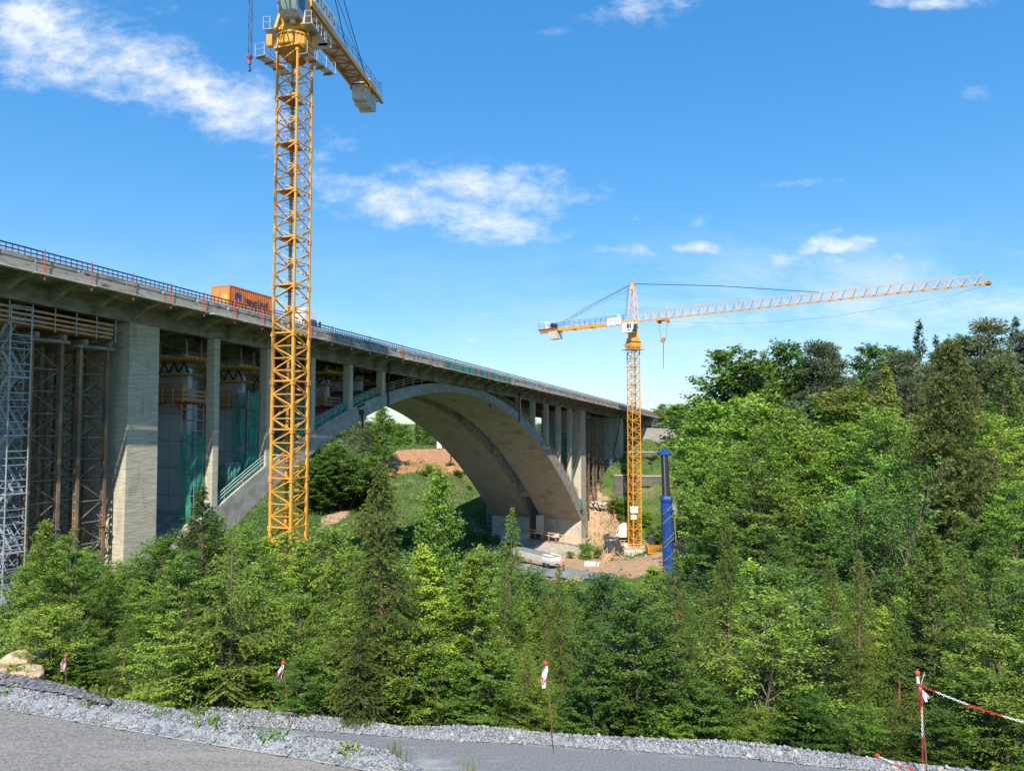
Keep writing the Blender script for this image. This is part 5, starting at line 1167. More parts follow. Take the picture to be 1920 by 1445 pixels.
# sprayed concrete bank and low walls under the arch foot
def strip(name, A_, B_, m, label=None, cat=None, kind=None, thick=.5, n=30, rough=.12, seed=1):
    a = resample([W3(*q) for q in A_], n); b = resample([W3(*q) for q in B_], n); r = np.random.RandomState(seed)
    rows = [a + [0, 2.0, -.3], a + r.normal(0, .04, (n, 3))] + [a + (b - a) * k / 6 + r.normal(0, rough, (n, 3)) for k in range(1, 6)] + [b, b + [0, 1.0, -1.5]]
    V = np.concatenate(rows); K = len(rows); Fq = [(k * n + i, k * n + i + 1, (k + 1) * n + i + 1, (k + 1) * n + i) for k in range(K - 1) for i in range(n - 1)]
    o = npmesh(name, V, np.array(Fq), m, smooth=False)
    return tag(o, label, cat) if not kind else tag(o, kind=kind)
strip('sprayed_concrete_slope', [(985, 1008, 167), (1020, 1012, 166.5), (1060, 1017, 166), (1095, 1022, 165.5)], [(975, 1036, 158), (1015, 1036, 159), (1050, 1030, 161), (1092, 1034, 162)], m_shot, 'grey sprayed-concrete bank below the foot of the arch', 'slope facing')
b_ = thing('retaining_wall', 'low pale concrete wall at the left of the arch foot', 'wall', tuple(W3(965, 1006, 167)))
p0, p1 = W3(938, 1001, 170), W3(994, 1006, 166); MB().loft([[p0 + Vector((0, y, z)) for y, z in ((0, -1.8), (0, .8), (.5, .8), (.5, -1.8))], [p1 + Vector((0, y, z)) for y, z in ((0, -1.8), (0, .8), (.5, .8), (.5, -1.8))]]).build('wall_body', m_conc, b_)
mb = MB(); p0, p1 = W3(990, 1001, 165.2), W3(1095, 1020, 163)
for dz in (.5, 1.1): mb.bar(p0 + Vector((0, 0, dz)), p1 + Vector((0, 0, dz)), .1, .16)
for k in range(9): q = p0.lerp(p1, k / 8); mb.bar(q - Vector((0, 0, .5)), q + Vector((0, 0, 1.2)), .12)
tag(mb.build('timber_barrier', m_wood, fix=False), 'orange timber guard rail along the top of the sprayed-concrete bank', 'guard rail')
fb = MB(); p = W3(1012.5, 983, 169.5); fb.box(p, (1.8, .06, 4.2)); o = fb.build('steel_door', m_galv); tag(o, 'pale grey steel door in the concrete between the arch feet', 'door')
mb = MB(); p = W3(1036, 1000, 168.3); 
p = W3(1037, 1002, 167.4); tag(MB().box(p, (1.0, .3, 1.2)).box(p + Vector((.9, 0, -.1)), (.8, .28, .8)).build('control_cabinet', m_rail2), 'small grey electrical cabinet against the arch foot', 'cabinet')
# covered trailer
zr_ = W3(1020, 1062, 141).z
tr = thing('flatbed_trailer', 'long flatbed trailer with a pale cover parked on the valley road', 'trailer', tuple(W3(1020, 1062, 141)))
q0, q1 = W3(1043, 1061, 138.5), W3(980, 1056, 147)
f_ = Fr((q0.x, q0.y, q0.z), math.atan2(q1.y - q0.y, q1.x - q0.x)); Lt = (q1 - q0).length + 1.5
fbox(MB(), f_, 0, Lt, -1.25, 1.25, .45, .95).build('bed', m_conc, tr)
fbox(MB(), f_, 0, 2.6, -1.2, 1.2, .96, 1.9).build('white_box', m_wht, tr)
fbox(MB(), f_, 2.62, Lt, -1.25, 1.25, .96, 1.75).build('cover', mat('cream_tarpaulin', (.62, .56, .42), (.52, .47, .36), 1.5, .8), tr)
MB().loft([[f_(x, y, z) for y, z in ((-1.3, 1.76), (0, 1.95), (1.3, 1.76))] for x in (-.05, Lt)]).build('roof_sheet', m_galv, tr)
for x in (1.2, 2.3, Lt - 3, Lt - 1.8):
    for y in (-1.2, .9): MB().lathe(f_(x, y, .35), [(.02, 0), (.38, 0), (.38, .3), (.02, .3)], 12, f_.y).build('wheel', m_blk, tr)
# blue container glimpsed through leaves
p = W3(913, 1052, 150)
bc = thing('blue_container', 'blue steel site container glimpsed through the leaves left of the trailer', 'container', tuple(p)); f_ = Fr(p, R(12))
mb = MB(); n = 14
for i in range(n): x = -3 + 6 * i / n; fbox(mb, f_, x, x + .25, -1.25, -1.19, .1, 2.4)
fbox(mb, f_, -3, 3, -1.2, 1.2, 0, 2.5); mb.build('container_body', m_blue, bc); fbox(MB(), f_, 1.6, 2.6, -1.27, -1.255, .1, 2.2).build('door', m_lett, bc)
# stacked white formwork panels and timber stair
p = W3(1110, 1064, 146); f_ = Fr(p, R(-12)); st = thing('panel_stack', 'stack of white formwork panels lying near the timber ramp', 'panel stack', tuple(p))
for k in range(5): fbox(MB(), f_, -1.4 + .05 * (k % 2), 1.4 + .04 * (k % 3), -1.0, 1.0, k * .22, k * .22 + .17).build('panel', m_wht if k != 2 else m_rail2, st)
mb = MB(); p0, p1 = W3(1117, 1068, 143), W3(1139, 1036, 160); sd_ = Vector((1.5, 0, 0))
for dd in (Vector((0, 0, 0)), sd_):
    mb.bar(p0 + dd, p1 + dd, .12, .25); mb.bar(p0 + dd + Vector((0, 0, 1.1)), p1 + dd + Vector((0, 0, 1.1)), .1)
    for k in range(7): q = (p0 + dd).lerp(p1 + dd, k / 6); mb.bar(q, q + Vector((0, 0, 1.1)), .1)
for k in range(26): q = p0.lerp(p1, k / 26); mb.bar(q, q + sd_, .25, .06)
o = mb.build('timber_stair', m_woop, fix=False); tag(o, 'pale timber stairway with hand rails climbing to the distant crane base', 'stairway')
mb = MB(); p0, p1 = W3(1148, 1034, 160), W3(1158, 1044, 156); mb.bar(p0, p1, .12, .3).bar(p0 + Vector((.9, 0, 0)), p1 + Vector((.9, 0, 0)), .12, .3); o = mb.build('loose_plank', m_woop, fix=False); tag(o, 'pair of pale planks propped by the top of the timber stairway', 'planks')
r_ = random.Random(9)
for k, (px, py, Y) in enumerate(((1000, 1078, 138), (1040, 1086, 135), (955, 1080, 140), (1075, 1088, 134))):
    V, Fc, tn = grow_rocks(60, lambda r, n: np.array(tuple(W3(px, py, Y))) + r.normal(0, 1, (n, 3)) * [1.6, .9, .15], .4, 1.4, 40 + k)
    tag(npmesh('rubble', V, Fc, m_conc, tint=tn), 'pale rubble heap below the valley road', kind='stuff')
# fence, light mast trailer, terraces and stone wing wall
def wall_line(name, pts, hts, th, m, label, cat, cop=None):
    o = thing(name, label, cat, tuple(W3(*pts[0]))); P = [W3(*q) for q in pts]
    secs = [[p + Vector((0, 0, -1.5)), p + Vector((0, 0, h)), p + Vector((0, th, h)), p + Vector((0, th, -1.5))] for p, h in zip(P, hts)]
    MB().loft(secs).build('wall_body', m, o)
    if cop: MB().loft([[p + Vector((0, -.12, h + .004)), p + Vector((0, -.12, h + .22)), p + Vector((0, th + .1, h + .22)), p + Vector((0, th + .1, h + .004))] for p, h in zip(P, hts)]).build('coping', cop, o)
    return o
k_ = 1400 / 212
wall_line('stone_wing_wall', [(1196, 833, 211), (1225, 833, 212), (1252, 832, 213), (1266, 830, 214), (1283, 829, 215)], [(833 - 804) / k_, (833 - 804) / k_, (832 - 805) / k_, (830 - 814) / k_, (829 - 826) / k_], .6, m_stone, 'grey coursed stone retaining wall at the right end of the bridge', 'wall', m_conc)
wall_line('retaining_wall', [(1150, 852, 200), (1200, 851, 200), (1243, 851, 199)], [.5, .5, .4], .4, m_gab, 'upper thin retaining wall on the slope behind the distant crane', 'wall', m_conc)
k_ = 1400 / 184
wall_line('retaining_wall', [(1152, 925, 183), (1168, 925, 183.5), (1176, 915, 184), (1182, 900, 184), (1243, 900, 185)], [(925 - 892) / k_, (925 - 892) / k_, (915 - 892) / k_, (900 - 893) / k_, (900 - 893) / k_], .5, m_gab, 'dark retaining wall with a pale top behind the distant crane mast', 'wall', m_conc)
fe = thing('chain_link_fence', 'thin wire fence on posts above the stone wing wall', 'fence', tuple(W3(1230, 804, 214)))
P = [W3(x, y, 214) for x, y in ((1212, 803), (1224, 803), (1238, 803), (1252, 804), (1268, 806), (1285, 812))]
for p in P: MB().tube(p, p + Vector((0, 0, 1.6)), .06, .06, 5).build('post', m_galv, fe, fix=False)
mb = MB()
for a, b in zip(P[:-1], P[1:]):
    for h in (.3, .8, 1.5): mb.bar(a + Vector((0, 0, h)), b + Vector((0, 0, h)), .025)
mb.build('wire', m_galv, fe, fix=False)
p = W3(822, 842, 222); lt = thing('light_mast_trailer', 'small white site mast trailer standing on top of the brown earth bank', 'mast trailer', tuple(p))
MB().box(p + Vector((.3, 0, 1.3)), (1.4, 1.4, 2.0)).build('cabinet', m_wht, lt); MB().box(p + Vector((.2, 0, .2)), (1.0, .9, .3)).build('chassis', m_red, lt)
MB().tube(p + Vector((-.35, 0, 0)), p + Vector((-.35, 0, 4.6)), .12, .1, 6).build('mast', m_galv, lt); MB().box(p + Vector((-.35, 0, 4.4)), (1.1, .3, .4)).box(p + Vector((.3, 0, 2.9)), (.5, .4, .8)).build('camera_head', m_galv, lt)
p = W3(834, 880, 205); tag(MB().tube(p, p + Vector((0, 0, 1.6)), .2, .2, 6).box(p + Vector((0, 0, 1.4)), (.5, .3, .3)).build('marker_post', m_red), 'small orange marker post at the right foot of the brown earth bank', 'post')
for i, (x, y, lb) in enumerate(((1036, 0, ''),)): pass
# cable hanging from the deck down to the slope
A_ = B(87, -.6, .5); Bq = W3(1150, 850, 196); Cq = W3(1178, 889, 186)
pts = [A_, A_.lerp(Bq, .5) + Vector((0, 0, -.5)), Bq, Bq.lerp(Cq, .5) + Vector((0, 0, -1.2)), Cq]
tag(MB().path(pts, .12, 6).build('hanging_hose', m_blk), 'black hose hanging from the right end of the bridge down the slope', 'hose')
hp_ = [W3(x, y, Y) for x, y, Y in ((1150, 952, 179), (1152, 962, 178), (1145, 967, 177), (1149, 975, 176), (1158, 980, 175), (1162, 988, 174), (1158, 996, 173))]
tag(MB().path(hp_, .11, 5).build('red_hose', mat('dull_red_hose', (.30, .07, .04), None)), 'dull red hose winding down the soil bank left of the distant crane', 'hose')
V, Fc, tn = grow_rocks(40, lambda r, n: np.array(tuple(W3(1118, 947, 178))) + r.normal(0, 1, (n, 3)) * [1.6, .8, .3], .5, 1.5, 91); tag(npmesh('pale_rubble', V, Fc, m_conc, tint=tn), 'pale rubble at the foot of the right shoring towers', kind='stuff')
# pile of steel bars left of the small stair tower
mb = MB(); c = W3(885, 993, 180)
for k in range(14): mb.box(c + Vector((r_.uniform(-4.5, 4.5), r_.uniform(-1.5, 1.5), .2 + r_.uniform(0, 1.6))), (r_.uniform(2, 5), .15, .15), r_.uniform(-.1, .1))
tag(mb.build('steel_rack', m_rust), 'rack of rusty steel lengths left of the small grey stair tower', 'steel rack')

# ---------------- workers ----------------
def person(px, py, Y, label, shirt, trous, facing=0, helmet=None):
    p = W3(px, py, Y); o = bpy.data.meshes.new('person')
    J = [(0, 0, .95, .16), (0, 0, 1.2, .15), (0, 0, 1.42, .17), (0, 0, 1.53, .065), (0, .01, 1.63, .095), (0, .01, 1.76, .085),
         (-.1, 0, .88, .11), (-.12, -.04, .48, .075), (-.13, .02, .08, .05), (-.14, -.12, .03, .045),
         (.1, 0, .88, .11), (.13, .06, .48, .075), (.14, .12, .08, .05), (.15, -.01, .03, .045),
         (-.2, 0, 1.42, .075), (-.27, .02, 1.15, .05), (-.24, -.12, .92, .04), (-.23, -.17, .83, .035),
         (.2, 0, 1.42, .075), (.29, .03, 1.15, .05), (.26, -.08, .9, .04), (.25, -.13, .8, .035)]
    E_ = [(0, 1), (1, 2), (2, 3), (3, 4), (4, 5), (0, 6), (6, 7), (7, 8), (8, 9), (0, 10), (10, 11), (11, 12), (12, 13), (2, 14), (14, 15), (15, 16), (16, 17), (2, 18), (18, 19), (19, 20), (20, 21)]
    o.from_pydata([j[:3] for j in J], E_, []); ob = bpy.data.objects.new('person', o); C.objects.link(ob)
    md = ob.modifiers.new('s', 'SKIN')
    for v, j in zip(o.skin_vertices[0].data, J): v.radius = (j[3], j[3] * .85); v.use_root = False
    o.skin_vertices[0].data[0].use_root = True
    ob.modifiers.new('u', 'SUBSURF').levels = 1
    dg = bpy.context.evaluated_depsgraph_get(); me = bpy.data.meshes.new_from_object(ob.evaluated_get(dg)); ob.modifiers.clear(); ob.data = me
    skin = mat('skin', (.55, .35, .25), None, rough=.6); me.materials.clear()
    for m__ in (skin, shirt, trous, m_blk): me.materials.append(m__)
    for f in me.polygons:
        c = f.center; f.material_index = 3 if c.z < .1 else 2 if c.z < .95 and abs(c.x) < .21 else 1 if .92 < c.z < 1.5 else 0
    ob.location = p; ob.rotation_euler = (0, 0, facing); tag(ob, label, 'person')
    hm = MB().lathe((0, 0, 1.73), [(.14, -.02), (.145, .02), (.12, .11), (.06, .16), (.01, .17)], 12).build('hard_hat', helmet or m_wht); hm.parent = ob
m_org = mat('hi_vis_orange', (.85, .16, .02), None, rough=.7); m_bl2 = mat('work_blue', (.05, .12, .35), None, rough=.8); m_hv = mat('hi_vis_yellow', (.6, .75, .05), None, rough=.7)
person(1056.5, 1067.5, 136.5, 'person in an orange hi-vis jacket standing behind the parked trailer', m_org, m_blk, .5)
person(1211, 1058, 150, 'person in blue work clothes with a yellow helmet below the distant crane base', m_bl2, m_bl2, -.4, m_hv)

# ---------------- trees: grown as trunk, limbs and separate leaves ----------------
def nrm(a): return a / np.maximum(np.linalg.norm(a, axis=-1, keepdims=True), 1e-9)
def leaves(name, Cn, A_, B_, tint, m, parent):
    V = np.stack([Cn - A_, Cn + B_, Cn + A_, Cn - B_], 1).reshape(-1, 3); Fq = np.arange(len(Cn) * 4).reshape(-1, 4)
    return npmesh(name, V, Fq, m, parent, tint)
def fine_tube(pts, rad, n=5):
    P = np.array(pts); V = []; 
    for i, p in enumerate(P):
        d = P[min(i + 1, len(P) - 1)] - P[max(i - 1, 0)]; d = d / (np.linalg.norm(d) + 1e-9); u_ = np.array([0, 0, 1.]) if abs(d[2]) < .9 else np.array([1., 0, 0])
        a = np.cross(d, u_); a /= np.linalg.norm(a); b = np.cross(d, a)
        for k in range(n): t = 2 * math.pi * k / n; V.append(p + (a * math.cos(t) + b * math.sin(t)) * rad[i])
    Fq = [(i * n + k, i * n + (k + 1) % n, (i + 1) * n + (k + 1) % n, (i + 1) * n + k) for i in range(len(P) - 1) for k in range(n)]
    return V, Fq
class Wd:
    def __init__(s): s.V = []; s.F = []
    def add(s, pts, rad, n=4):
        V, F_ = fine_tube(pts, rad, n); k = len(s.V); s.V += V; s.F += [tuple(i + k for i in f) for f in F_]
    def build(s, name, m, parent): return npmesh(name, np.array(s.V), np.array(s.F), m, parent, smooth=True)
def tree_root(name): o = bpy.data.objects.new(name, None); C.objects.link(o); return o
def broad(name, seed, H, Rr, h0, nb, leaf, NL, m, bark, prof='cone', up=.55, flat=.45, multi=1, bare=0.0, sub=1.0, aspect=.62, lead=True, gap=0.0):
    r = np.random.RandomState(seed); root = tree_root(name); wd = Wd(); segs = []
    for q in range(multi):
        lean = np.array([r.normal(0, .10), r.normal(0, .10)]) * (.2 if multi == 1 else 2.0); Hq = H * (1 if q == 0 else r.uniform(.72, .97))
        kz = np.linspace(0, 1, 9); wob = np.cumsum(r.normal(0, .010 * H, (9, 2)), 0) * (kz * (1.15 - kz))[:, None] * 2
        T_ = np.stack([wob[:, 0] + lean[0] * Hq * kz, wob[:, 1] + lean[1] * Hq * kz, Hq * kz], 1)
        tr = .011 * H ** .95 + .012
        wd.add(T_, tr * (1 - kz * .88), 6)
        def tp(u_): return np.array([np.interp(u_, kz, T_[:, i]) for i in range(3)])
        n_ = nb // multi
        for i in range(n_):
            t_ = (i + r.uniform(.1, .9)) / n_; u_ = h0 + (1 - h0) * t_ * .97
            if prof == 'cone': pf = (1 - t_) ** .75 * (.55 + .45 * min(1, t_ * 5)) + .10
            elif prof == 'round': pf = max(.25, math.sin(math.pi * (.14 + .80 * t_))) ** .8
            else: pf = (.55 + .45 * math.sin(math.pi * min(1, t_ * 1.1))) * (1 - .55 * t_ ** 3)
            L = Rr * pf * r.uniform(.7, 1.2); az = i * 2.399 + r.uniform(-.5, .5); el = up + .55 * t_ + r.normal(0, .12)
            p0 = tp(u_); d0 = np.array([math.cos(az) * math.cos(el), math.sin(az) * math.cos(el), math.sin(el)])
            us = np.linspace(0, 1, 6); dr_ = np.array([0, 0, -1.]) * L * (.22 + .1 * r.rand())
            P = p0 + d0 * L * us[:, None] + dr_ * (us ** 2)[:, None] + np.cumsum(r.normal(0, .02 * L, (6, 3)), 0) * us[:, None]
            wd.add(P, (tr * .42 * (1 - t_ * .6)) * (1 - us * .8) + .003, 4)
            if r.rand() < bare: continue
            ns = max(3, int((4 + L * 3.2 / (leaf * 14)) * sub))
            for k in range(ns):
                uu = .18 + .82 * (k + r.rand()) / ns; sd_ = 1 if k % 2 else -1; q0 = np.array([np.interp(uu, us, P[:, j]) for j in range(3)])
                a2 = az + sd_ * r.uniform(.5, 1.25); e2 = el * .35 + r.normal(0, .22); l2 = L * (.50 - .28 * uu) * r.uniform(.6, 1.2) + leaf * 1.5
                d2 = np.array([math.cos(a2) * math.cos(e2), math.sin(a2) * math.cos(e2), math.sin(e2)]); q1 = q0 + d2 * l2
                segs.append((q0, q1)); 
                if k % 2 == 0: wd.add(np.array([q0, q1]), np.array([.006 + .002 * H / 5, .003]), 3)
            segs.append((P[3], P[5]))
        if lead: segs.append((tp(.9), tp(1.0) + [0, 0, leaf])); segs.append((tp(.8), tp(1.0)))
    S = np.array(segs); ln = np.linalg.norm(S[:, 1] - S[:, 0], axis=1)
    if gap: keep = r.rand(len(S)) > gap; S = S[keep]; ln = ln[keep]
    pick = r.choice(len(S), NL, p=ln / ln.sum()); u_ = r.uniform(0, 1.05, NL)[:, None]
    d = nrm(S[pick, 1] - S[pick, 0]); side = nrm(np.cross(d, [0, 0, 1.]) + 1e-6)
    sg = np.where(r.rand(NL) < .5, -1, 1)[:, None]
    P = S[pick, 0] + (S[pick, 1] - S[pick, 0]) * u_ + side * sg * r.uniform(.1, 1.0, NL)[:, None] * leaf * 1.0 + r.normal(0, 1, (NL, 3)) * leaf * np.array([.5, .5, .38])
    th = r.uniform(.35, 1.2, NL)[:, None] * sg
    A_ = nrm(d * np.cos(th) + side * np.sin(th) + np.array([0, 0, -1.]) * r.uniform(-.1, .75, NL)[:, None])
    Nn = nrm(np.array([0, 0, 1.]) + r.normal(0, 1, (NL, 3)) * (1.05 - flat))
    B_ = nrm(np.cross(A_, Nn)); sz = leaf * (r.uniform(.55, 1.0, NL) + .45 * (r.rand(NL) > .8))[:, None]
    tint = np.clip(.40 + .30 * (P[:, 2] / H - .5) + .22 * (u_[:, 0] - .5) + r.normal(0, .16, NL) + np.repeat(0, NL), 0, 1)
    # tone differs at random per spray, for more contrast within the crown
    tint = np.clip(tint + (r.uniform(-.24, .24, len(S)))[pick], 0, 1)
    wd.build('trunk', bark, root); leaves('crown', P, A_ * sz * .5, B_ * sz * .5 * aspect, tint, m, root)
    root['H'] = H; return root
def conifer(name, seed, H, Rr, h0, dz, ndl, dens, m, bark, droop=.28, whorl=5, power=.85, up0=.15, twig=.3, width=.26, sparse=0.0, shape=None, dead=.0):
    r = np.random.RandomState(seed); root = tree_root(name); wd = Wd()
    kz = np.linspace(0, 1, 8); wob = np.cumsum(r.normal(0, .004 * H, (8, 2)), 0); T_ = np.stack([wob[:, 0], wob[:, 1], H * kz], 1); tr = .010 * H + .015
    wd.add(T_, tr * (1 - kz * .93), 7); S0_, S1_, TT = [], [], []
    z = h0 * H
    while z < H * .985:
        t_ = (z / H - h0) / (1 - h0); pf = (1 - t_) ** power * min(1, .45 + t_ * 5) if shape is None else shape(t_)
        for k in range(whorl):
            if r.rand() < sparse: continue
            az = r.uniform(0, 6.283); L = Rr * pf * r.uniform(.72, 1.15) + .02 * H * (1 - t_) * 0 + .05; el = up0 + .75 * t_ ** 2 + r.normal(0, .08)
            c = np.array([np.interp(z / H, kz, T_[:, 0]), np.interp(z / H, kz, T_[:, 1]), z + r.uniform(-.5, .5) * dz])
            us = np.linspace(0, 1, 6); hd = np.array([math.cos(az), math.sin(az), 0])
            P = c + hd * (L * us * math.cos(el))[:, None] + np.array([0, 0, 1.]) * (L * us * math.sin(el) - droop * L * us ** 1.6 * (1 - t_) + .10 * L * us ** 4)[:, None]
            wd.add(P, (tr * .22 * (1 - t_) + .004) * (1 - us * .85), 3)
            if r.rand() < dead: continue
            nt_ = max(3, int(L / (twig * .34))); sd_ = np.array([-hd[1], hd[0], 0])
            for i in range(nt_):
                uu = .12 + .86 * (i + r.rand()) / nt_; q0 = np.array([np.interp(uu, us, P[:, j]) for j in range(3)]); s_ = 1 if i % 2 else -1
                l2 = min(L * .5, twig * 1.9) * (1.1 - .75 * uu) * r.uniform(.7, 1.2) + twig * .25
                d2 = nrm(hd * .75 + sd_ * s_ * .8 + np.array([0, 0, -.25 - .35 * r.rand() * (1 - t_)])); S0_.append(q0); S1_.append(q0 + d2 * l2); TT.append(uu)
            S0_.append(P[3]); S1_.append(P[5]); TT.append(1.0); S0_.append(P[1]); S1_.append(P[3]); TT.append(.3)
        z += dz * (1 - .45 * t_)
    S0_.append(T_[-1] - [0, 0, H * .05]); S1_.append(T_[-1] + [0, 0, ndl]); TT.append(1)
    S0_, S1_, TT = np.array(S0_), np.array(S1_), np.array(TT); ln = np.linalg.norm(S1_ - S0_, axis=1); NL = int(ln.sum() * dens)
    pick = r.choice(len(ln), NL, p=ln / ln.sum()); u_ = r.uniform(0, 1, NL)[:, None]; d = nrm(S1_[pick] - S0_[pick])
    o_ = nrm(np.cross(d, r.normal(0, 1, (NL, 3)))); A_ = nrm(d * r.uniform(.35, 1, NL)[:, None] + o_ * .8)
    sz = ndl * r.uniform(.65, 1.2, NL)[:, None]; P = S0_[pick] + (S1_[pick] - S0_[pick]) * u_ + A_ * sz * .35
    B_ = nrm(np.cross(A_, r.normal(0, 1, (NL, 3))))
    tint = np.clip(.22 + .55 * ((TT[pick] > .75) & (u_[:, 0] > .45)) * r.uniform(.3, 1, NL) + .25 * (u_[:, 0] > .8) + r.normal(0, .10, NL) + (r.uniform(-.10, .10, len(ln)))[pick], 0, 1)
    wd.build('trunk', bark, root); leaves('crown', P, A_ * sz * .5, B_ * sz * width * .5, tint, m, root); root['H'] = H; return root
def pine(name, seed, H, Rr, h0, ncl, nper, leaf, m, bark, lean=0.0, squash=.45):
    r = np.random.RandomState(seed); root = tree_root(name); wd = Wd(); kz = np.linspace(0, 1, 9)
    T_ = np.stack([np.cumsum(r.normal(0, .006 * H, 9)) + lean * H * kz ** 1.5, np.cumsum(r.normal(0, .006 * H, 9)), H * .97 * kz], 1); wd.add(T_, (.009 * H + .02) * (1 - kz * .8), 6); Cs = []
    for i in range(ncl):
        t_ = ((i + r.rand()) / ncl); z = (h0 + (1 - h0) * t_) * .97; p = np.array([np.interp(z, kz, T_[:, j]) for j in range(3)]); pf = (math.sin(math.pi * (.12 + .82 * t_)) ** .7) * (1 - .5 * t_)
        az = i * 2.4 + r.uniform(-.6, .6); L = Rr * pf * r.uniform(.35, 1.15); c = p + np.array([math.cos(az) * L, math.sin(az) * L, L * .25 + r.normal(0, .2)])
        wd.add(np.array([p, (p + c) / 2 + [0, 0, -.05 * L], c]), np.array([.05, .03, .015]) * H / 12, 3); Cs.append((c, Rr * .30 * r.uniform(.7, 1.3)))
    cc = np.array([c for c, _ in Cs]); rad = np.array([a for _, a in Cs]); pk = r.randint(0, len(Cs), ncl * nper); n_ = len(pk)
    off = nrm(r.normal(0, 1, (n_, 3))) * (r.uniform(0, 1, n_) ** .4)[:, None] * rad[pk][:, None] * np.array([1.2, 1.2, squash]); P = cc[pk] + off
    A_ = nrm(off + r.normal(0, .35, (n_, 3)) + np.array([0, 0, .3])); B_ = nrm(np.cross(A_, r.normal(0, 1, (n_, 3)))); sz = leaf * r.uniform(.6, 1.2, n_)[:, None]
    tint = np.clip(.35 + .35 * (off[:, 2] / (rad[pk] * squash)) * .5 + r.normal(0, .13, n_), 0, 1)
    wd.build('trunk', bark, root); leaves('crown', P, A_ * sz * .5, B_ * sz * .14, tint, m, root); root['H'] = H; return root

L_bright = leafmat('leaf_bright', (.10, .215, .010), (.42, .56, .03), .26)
L_mid = leafmat('leaf_mid', (.055, .135, .010), (.26, .40, .025), .2)
L_dark = leafmat('leaf_dark', (.042, .105, .010), (.135, .25, .020), .2)
L_far = leafmat('leaf_far', (0.097, 0.218, 0.016), (0.262, 0.414, 0.034), .2)
L_fard = leafmat('leaf_far_dark', (0.057, 0.141, 0.014), (0.17, 0.294, 0.029), .2)
L_autumn = leafmat('leaf_golden', (.14, .20, .02), (.32, .33, .045), .3)
L_spruce = leafmat('spruce_needles', (0.073, 0.119, 0.018), (0.293, 0.347, 0.043), .18)
L_sprd = leafmat('spruce_deep', (.040, .075, .012), (.20, .26, .035), .12)
L_spr2 = leafmat('spruce_yellowish', (.075, .135, .014), (.26, .36, .04), .18)
L_pine = leafmat('pine_needles', (0.08, 0.123, 0.051), (0.193, 0.234, 0.096), .12)
L_larch = leafmat('larch_needles', (.050, .075, .016), (.15, .18, .035), .15)
L_dkspr = leafmat('dark_spruce', (0.029, 0.065, 0.022), (0.083, 0.138, 0.041), .12)

PR = {}
# near kinds (leaves life size)
PR['hA'] = broad('young_hornbeam', 1, 5.0, 1.5, .06, 54, .085, 17000, L_bright, m_bark, 'cone')
PR['hB'] = broad('young_hornbeam', 2, 5.2, 1.9, .05, 60, .085, 20000, L_mid, m_bark, 'egg', multi=2)
PR['hC'] = broad('young_beech', 3, 6.0, 1.6, .10, 60, .08, 18000, L_mid, m_bark, 'egg', up=.75, flat=.3)
PR['hD'] = broad('young_maple', 4, 5.0, 1.9, .05, 54, .10, 14000, L_dark, m_bark, 'round', flat=.6)
PR['hE'] = broad('willow_shrub', 5, 3.0, 1.5, .02, 46, .07, 13000, L_mid, m_bark, 'round', multi=4, up=.8, flat=.2, aspect=.4)
PR['sA'] = conifer('young_spruce', 6, 6.5, 1.75, .03, .24, .055, 250, L_sprd, m_barkr, twig=.34, droop=.35)
PR['sB'] = conifer('young_spruce', 7, 5.5, 1.8, .10, .30, .055, 130, L_spr2, m_bark, twig=.36, droop=.12, sparse=.18, up0=.22, dead=.22)
PR['sC'] = conifer('young_spruce', 8, 6.0, 1.5, .04, .26, .055, 140, L_spr2, m_barkr, twig=.30, droop=.2, up0=.25)
# middle distance
PR['mA'] = broad('broadleaf_tree', 11, 13.0, 5.2, .12, 90, .165, 36000, L_mid, m_bark, 'egg', up=.5, flat=.55, sub=.8, gap=.38)
PR['mB'] = broad('broadleaf_tree', 12, 12.0, 4.6, .10, 86, .17, 33000, L_far, m_bark, 'round', up=.6, multi=2, sub=.8, gap=.38)
PR['mC'] = broad('broadleaf_tree', 13, 11.0, 4.4, .08, 80, .165, 30000, L_dark, m_bark, 'egg', up=.45, flat=.6, sub=.8, gap=.38)
PR['mS'] = broad('sparse_tree', 14, 12.0, 4.0, .25, 60, .16, 9000, L_fard, m_bark, 'round', up=.9, multi=3, bare=.35, sub=.8)
PR['mL'] = conifer('larch_tree', 15, 23.0, 5.2, .10,   .55, .30, 26, L_larch, m_bark, twig=1.1, droop=.18, whorl=8, width=.2, sparse=.08, up0=.12, dead=.08, power=.62)
PR['mP'] = conifer('spruce_tree', 16, 14.0, 3.2, .05, .55, .26, 20, L_spruce, m_bark, twig=.8, droop=.3, width=.3)
# far kinds
PR['fA'] = broad('oak_tree', 21, 15.0, 5.0, .10, 66, .30, 15000, L_fard, m_bark, 'round', up=.6, sub=.9, gap=.35)
PR['fN'] = broad('oak_tree', 31, 14.0, 4.8, .08, 64, .30, 15000, L_far, m_bark, 'round', up=.6, sub=.9, gap=.3)
PR['fB'] = broad('oak_tree', 22, 14.0, 4.4, .12, 62, .30, 14000, L_fard, m_bark, 'egg', up=.65, multi=2, sub=.9, gap=.35)
PR['fC'] = broad('leafy_bush', 23, 5.0, 3.2, .0, 44, .26, 8000, L_far, m_bark, 'round', multi=3, sub=.9)
PR['fG'] = broad('golden_tree', 24, 9.0, 3.4, .1, 50, .25, 9000, L_autumn, m_bark, 'round', sub=.9)
PR['fD'] = broad('leafy_bush', 28, 5.0, 2.8, .0, 44, .25, 7500, L_fard, m_bark, 'round', multi=3, sub=.9)
PR['fP'] = pine('pine_tree', 25, 20.0, 4.2, .45, 46, 150, .55, L_pine, m_barkp)
PR['fQ'] = pine('pine_tree', 26, 18.0, 3.6, .5, 40, 150, .55, L_pine, m_barkp, lean=.16)
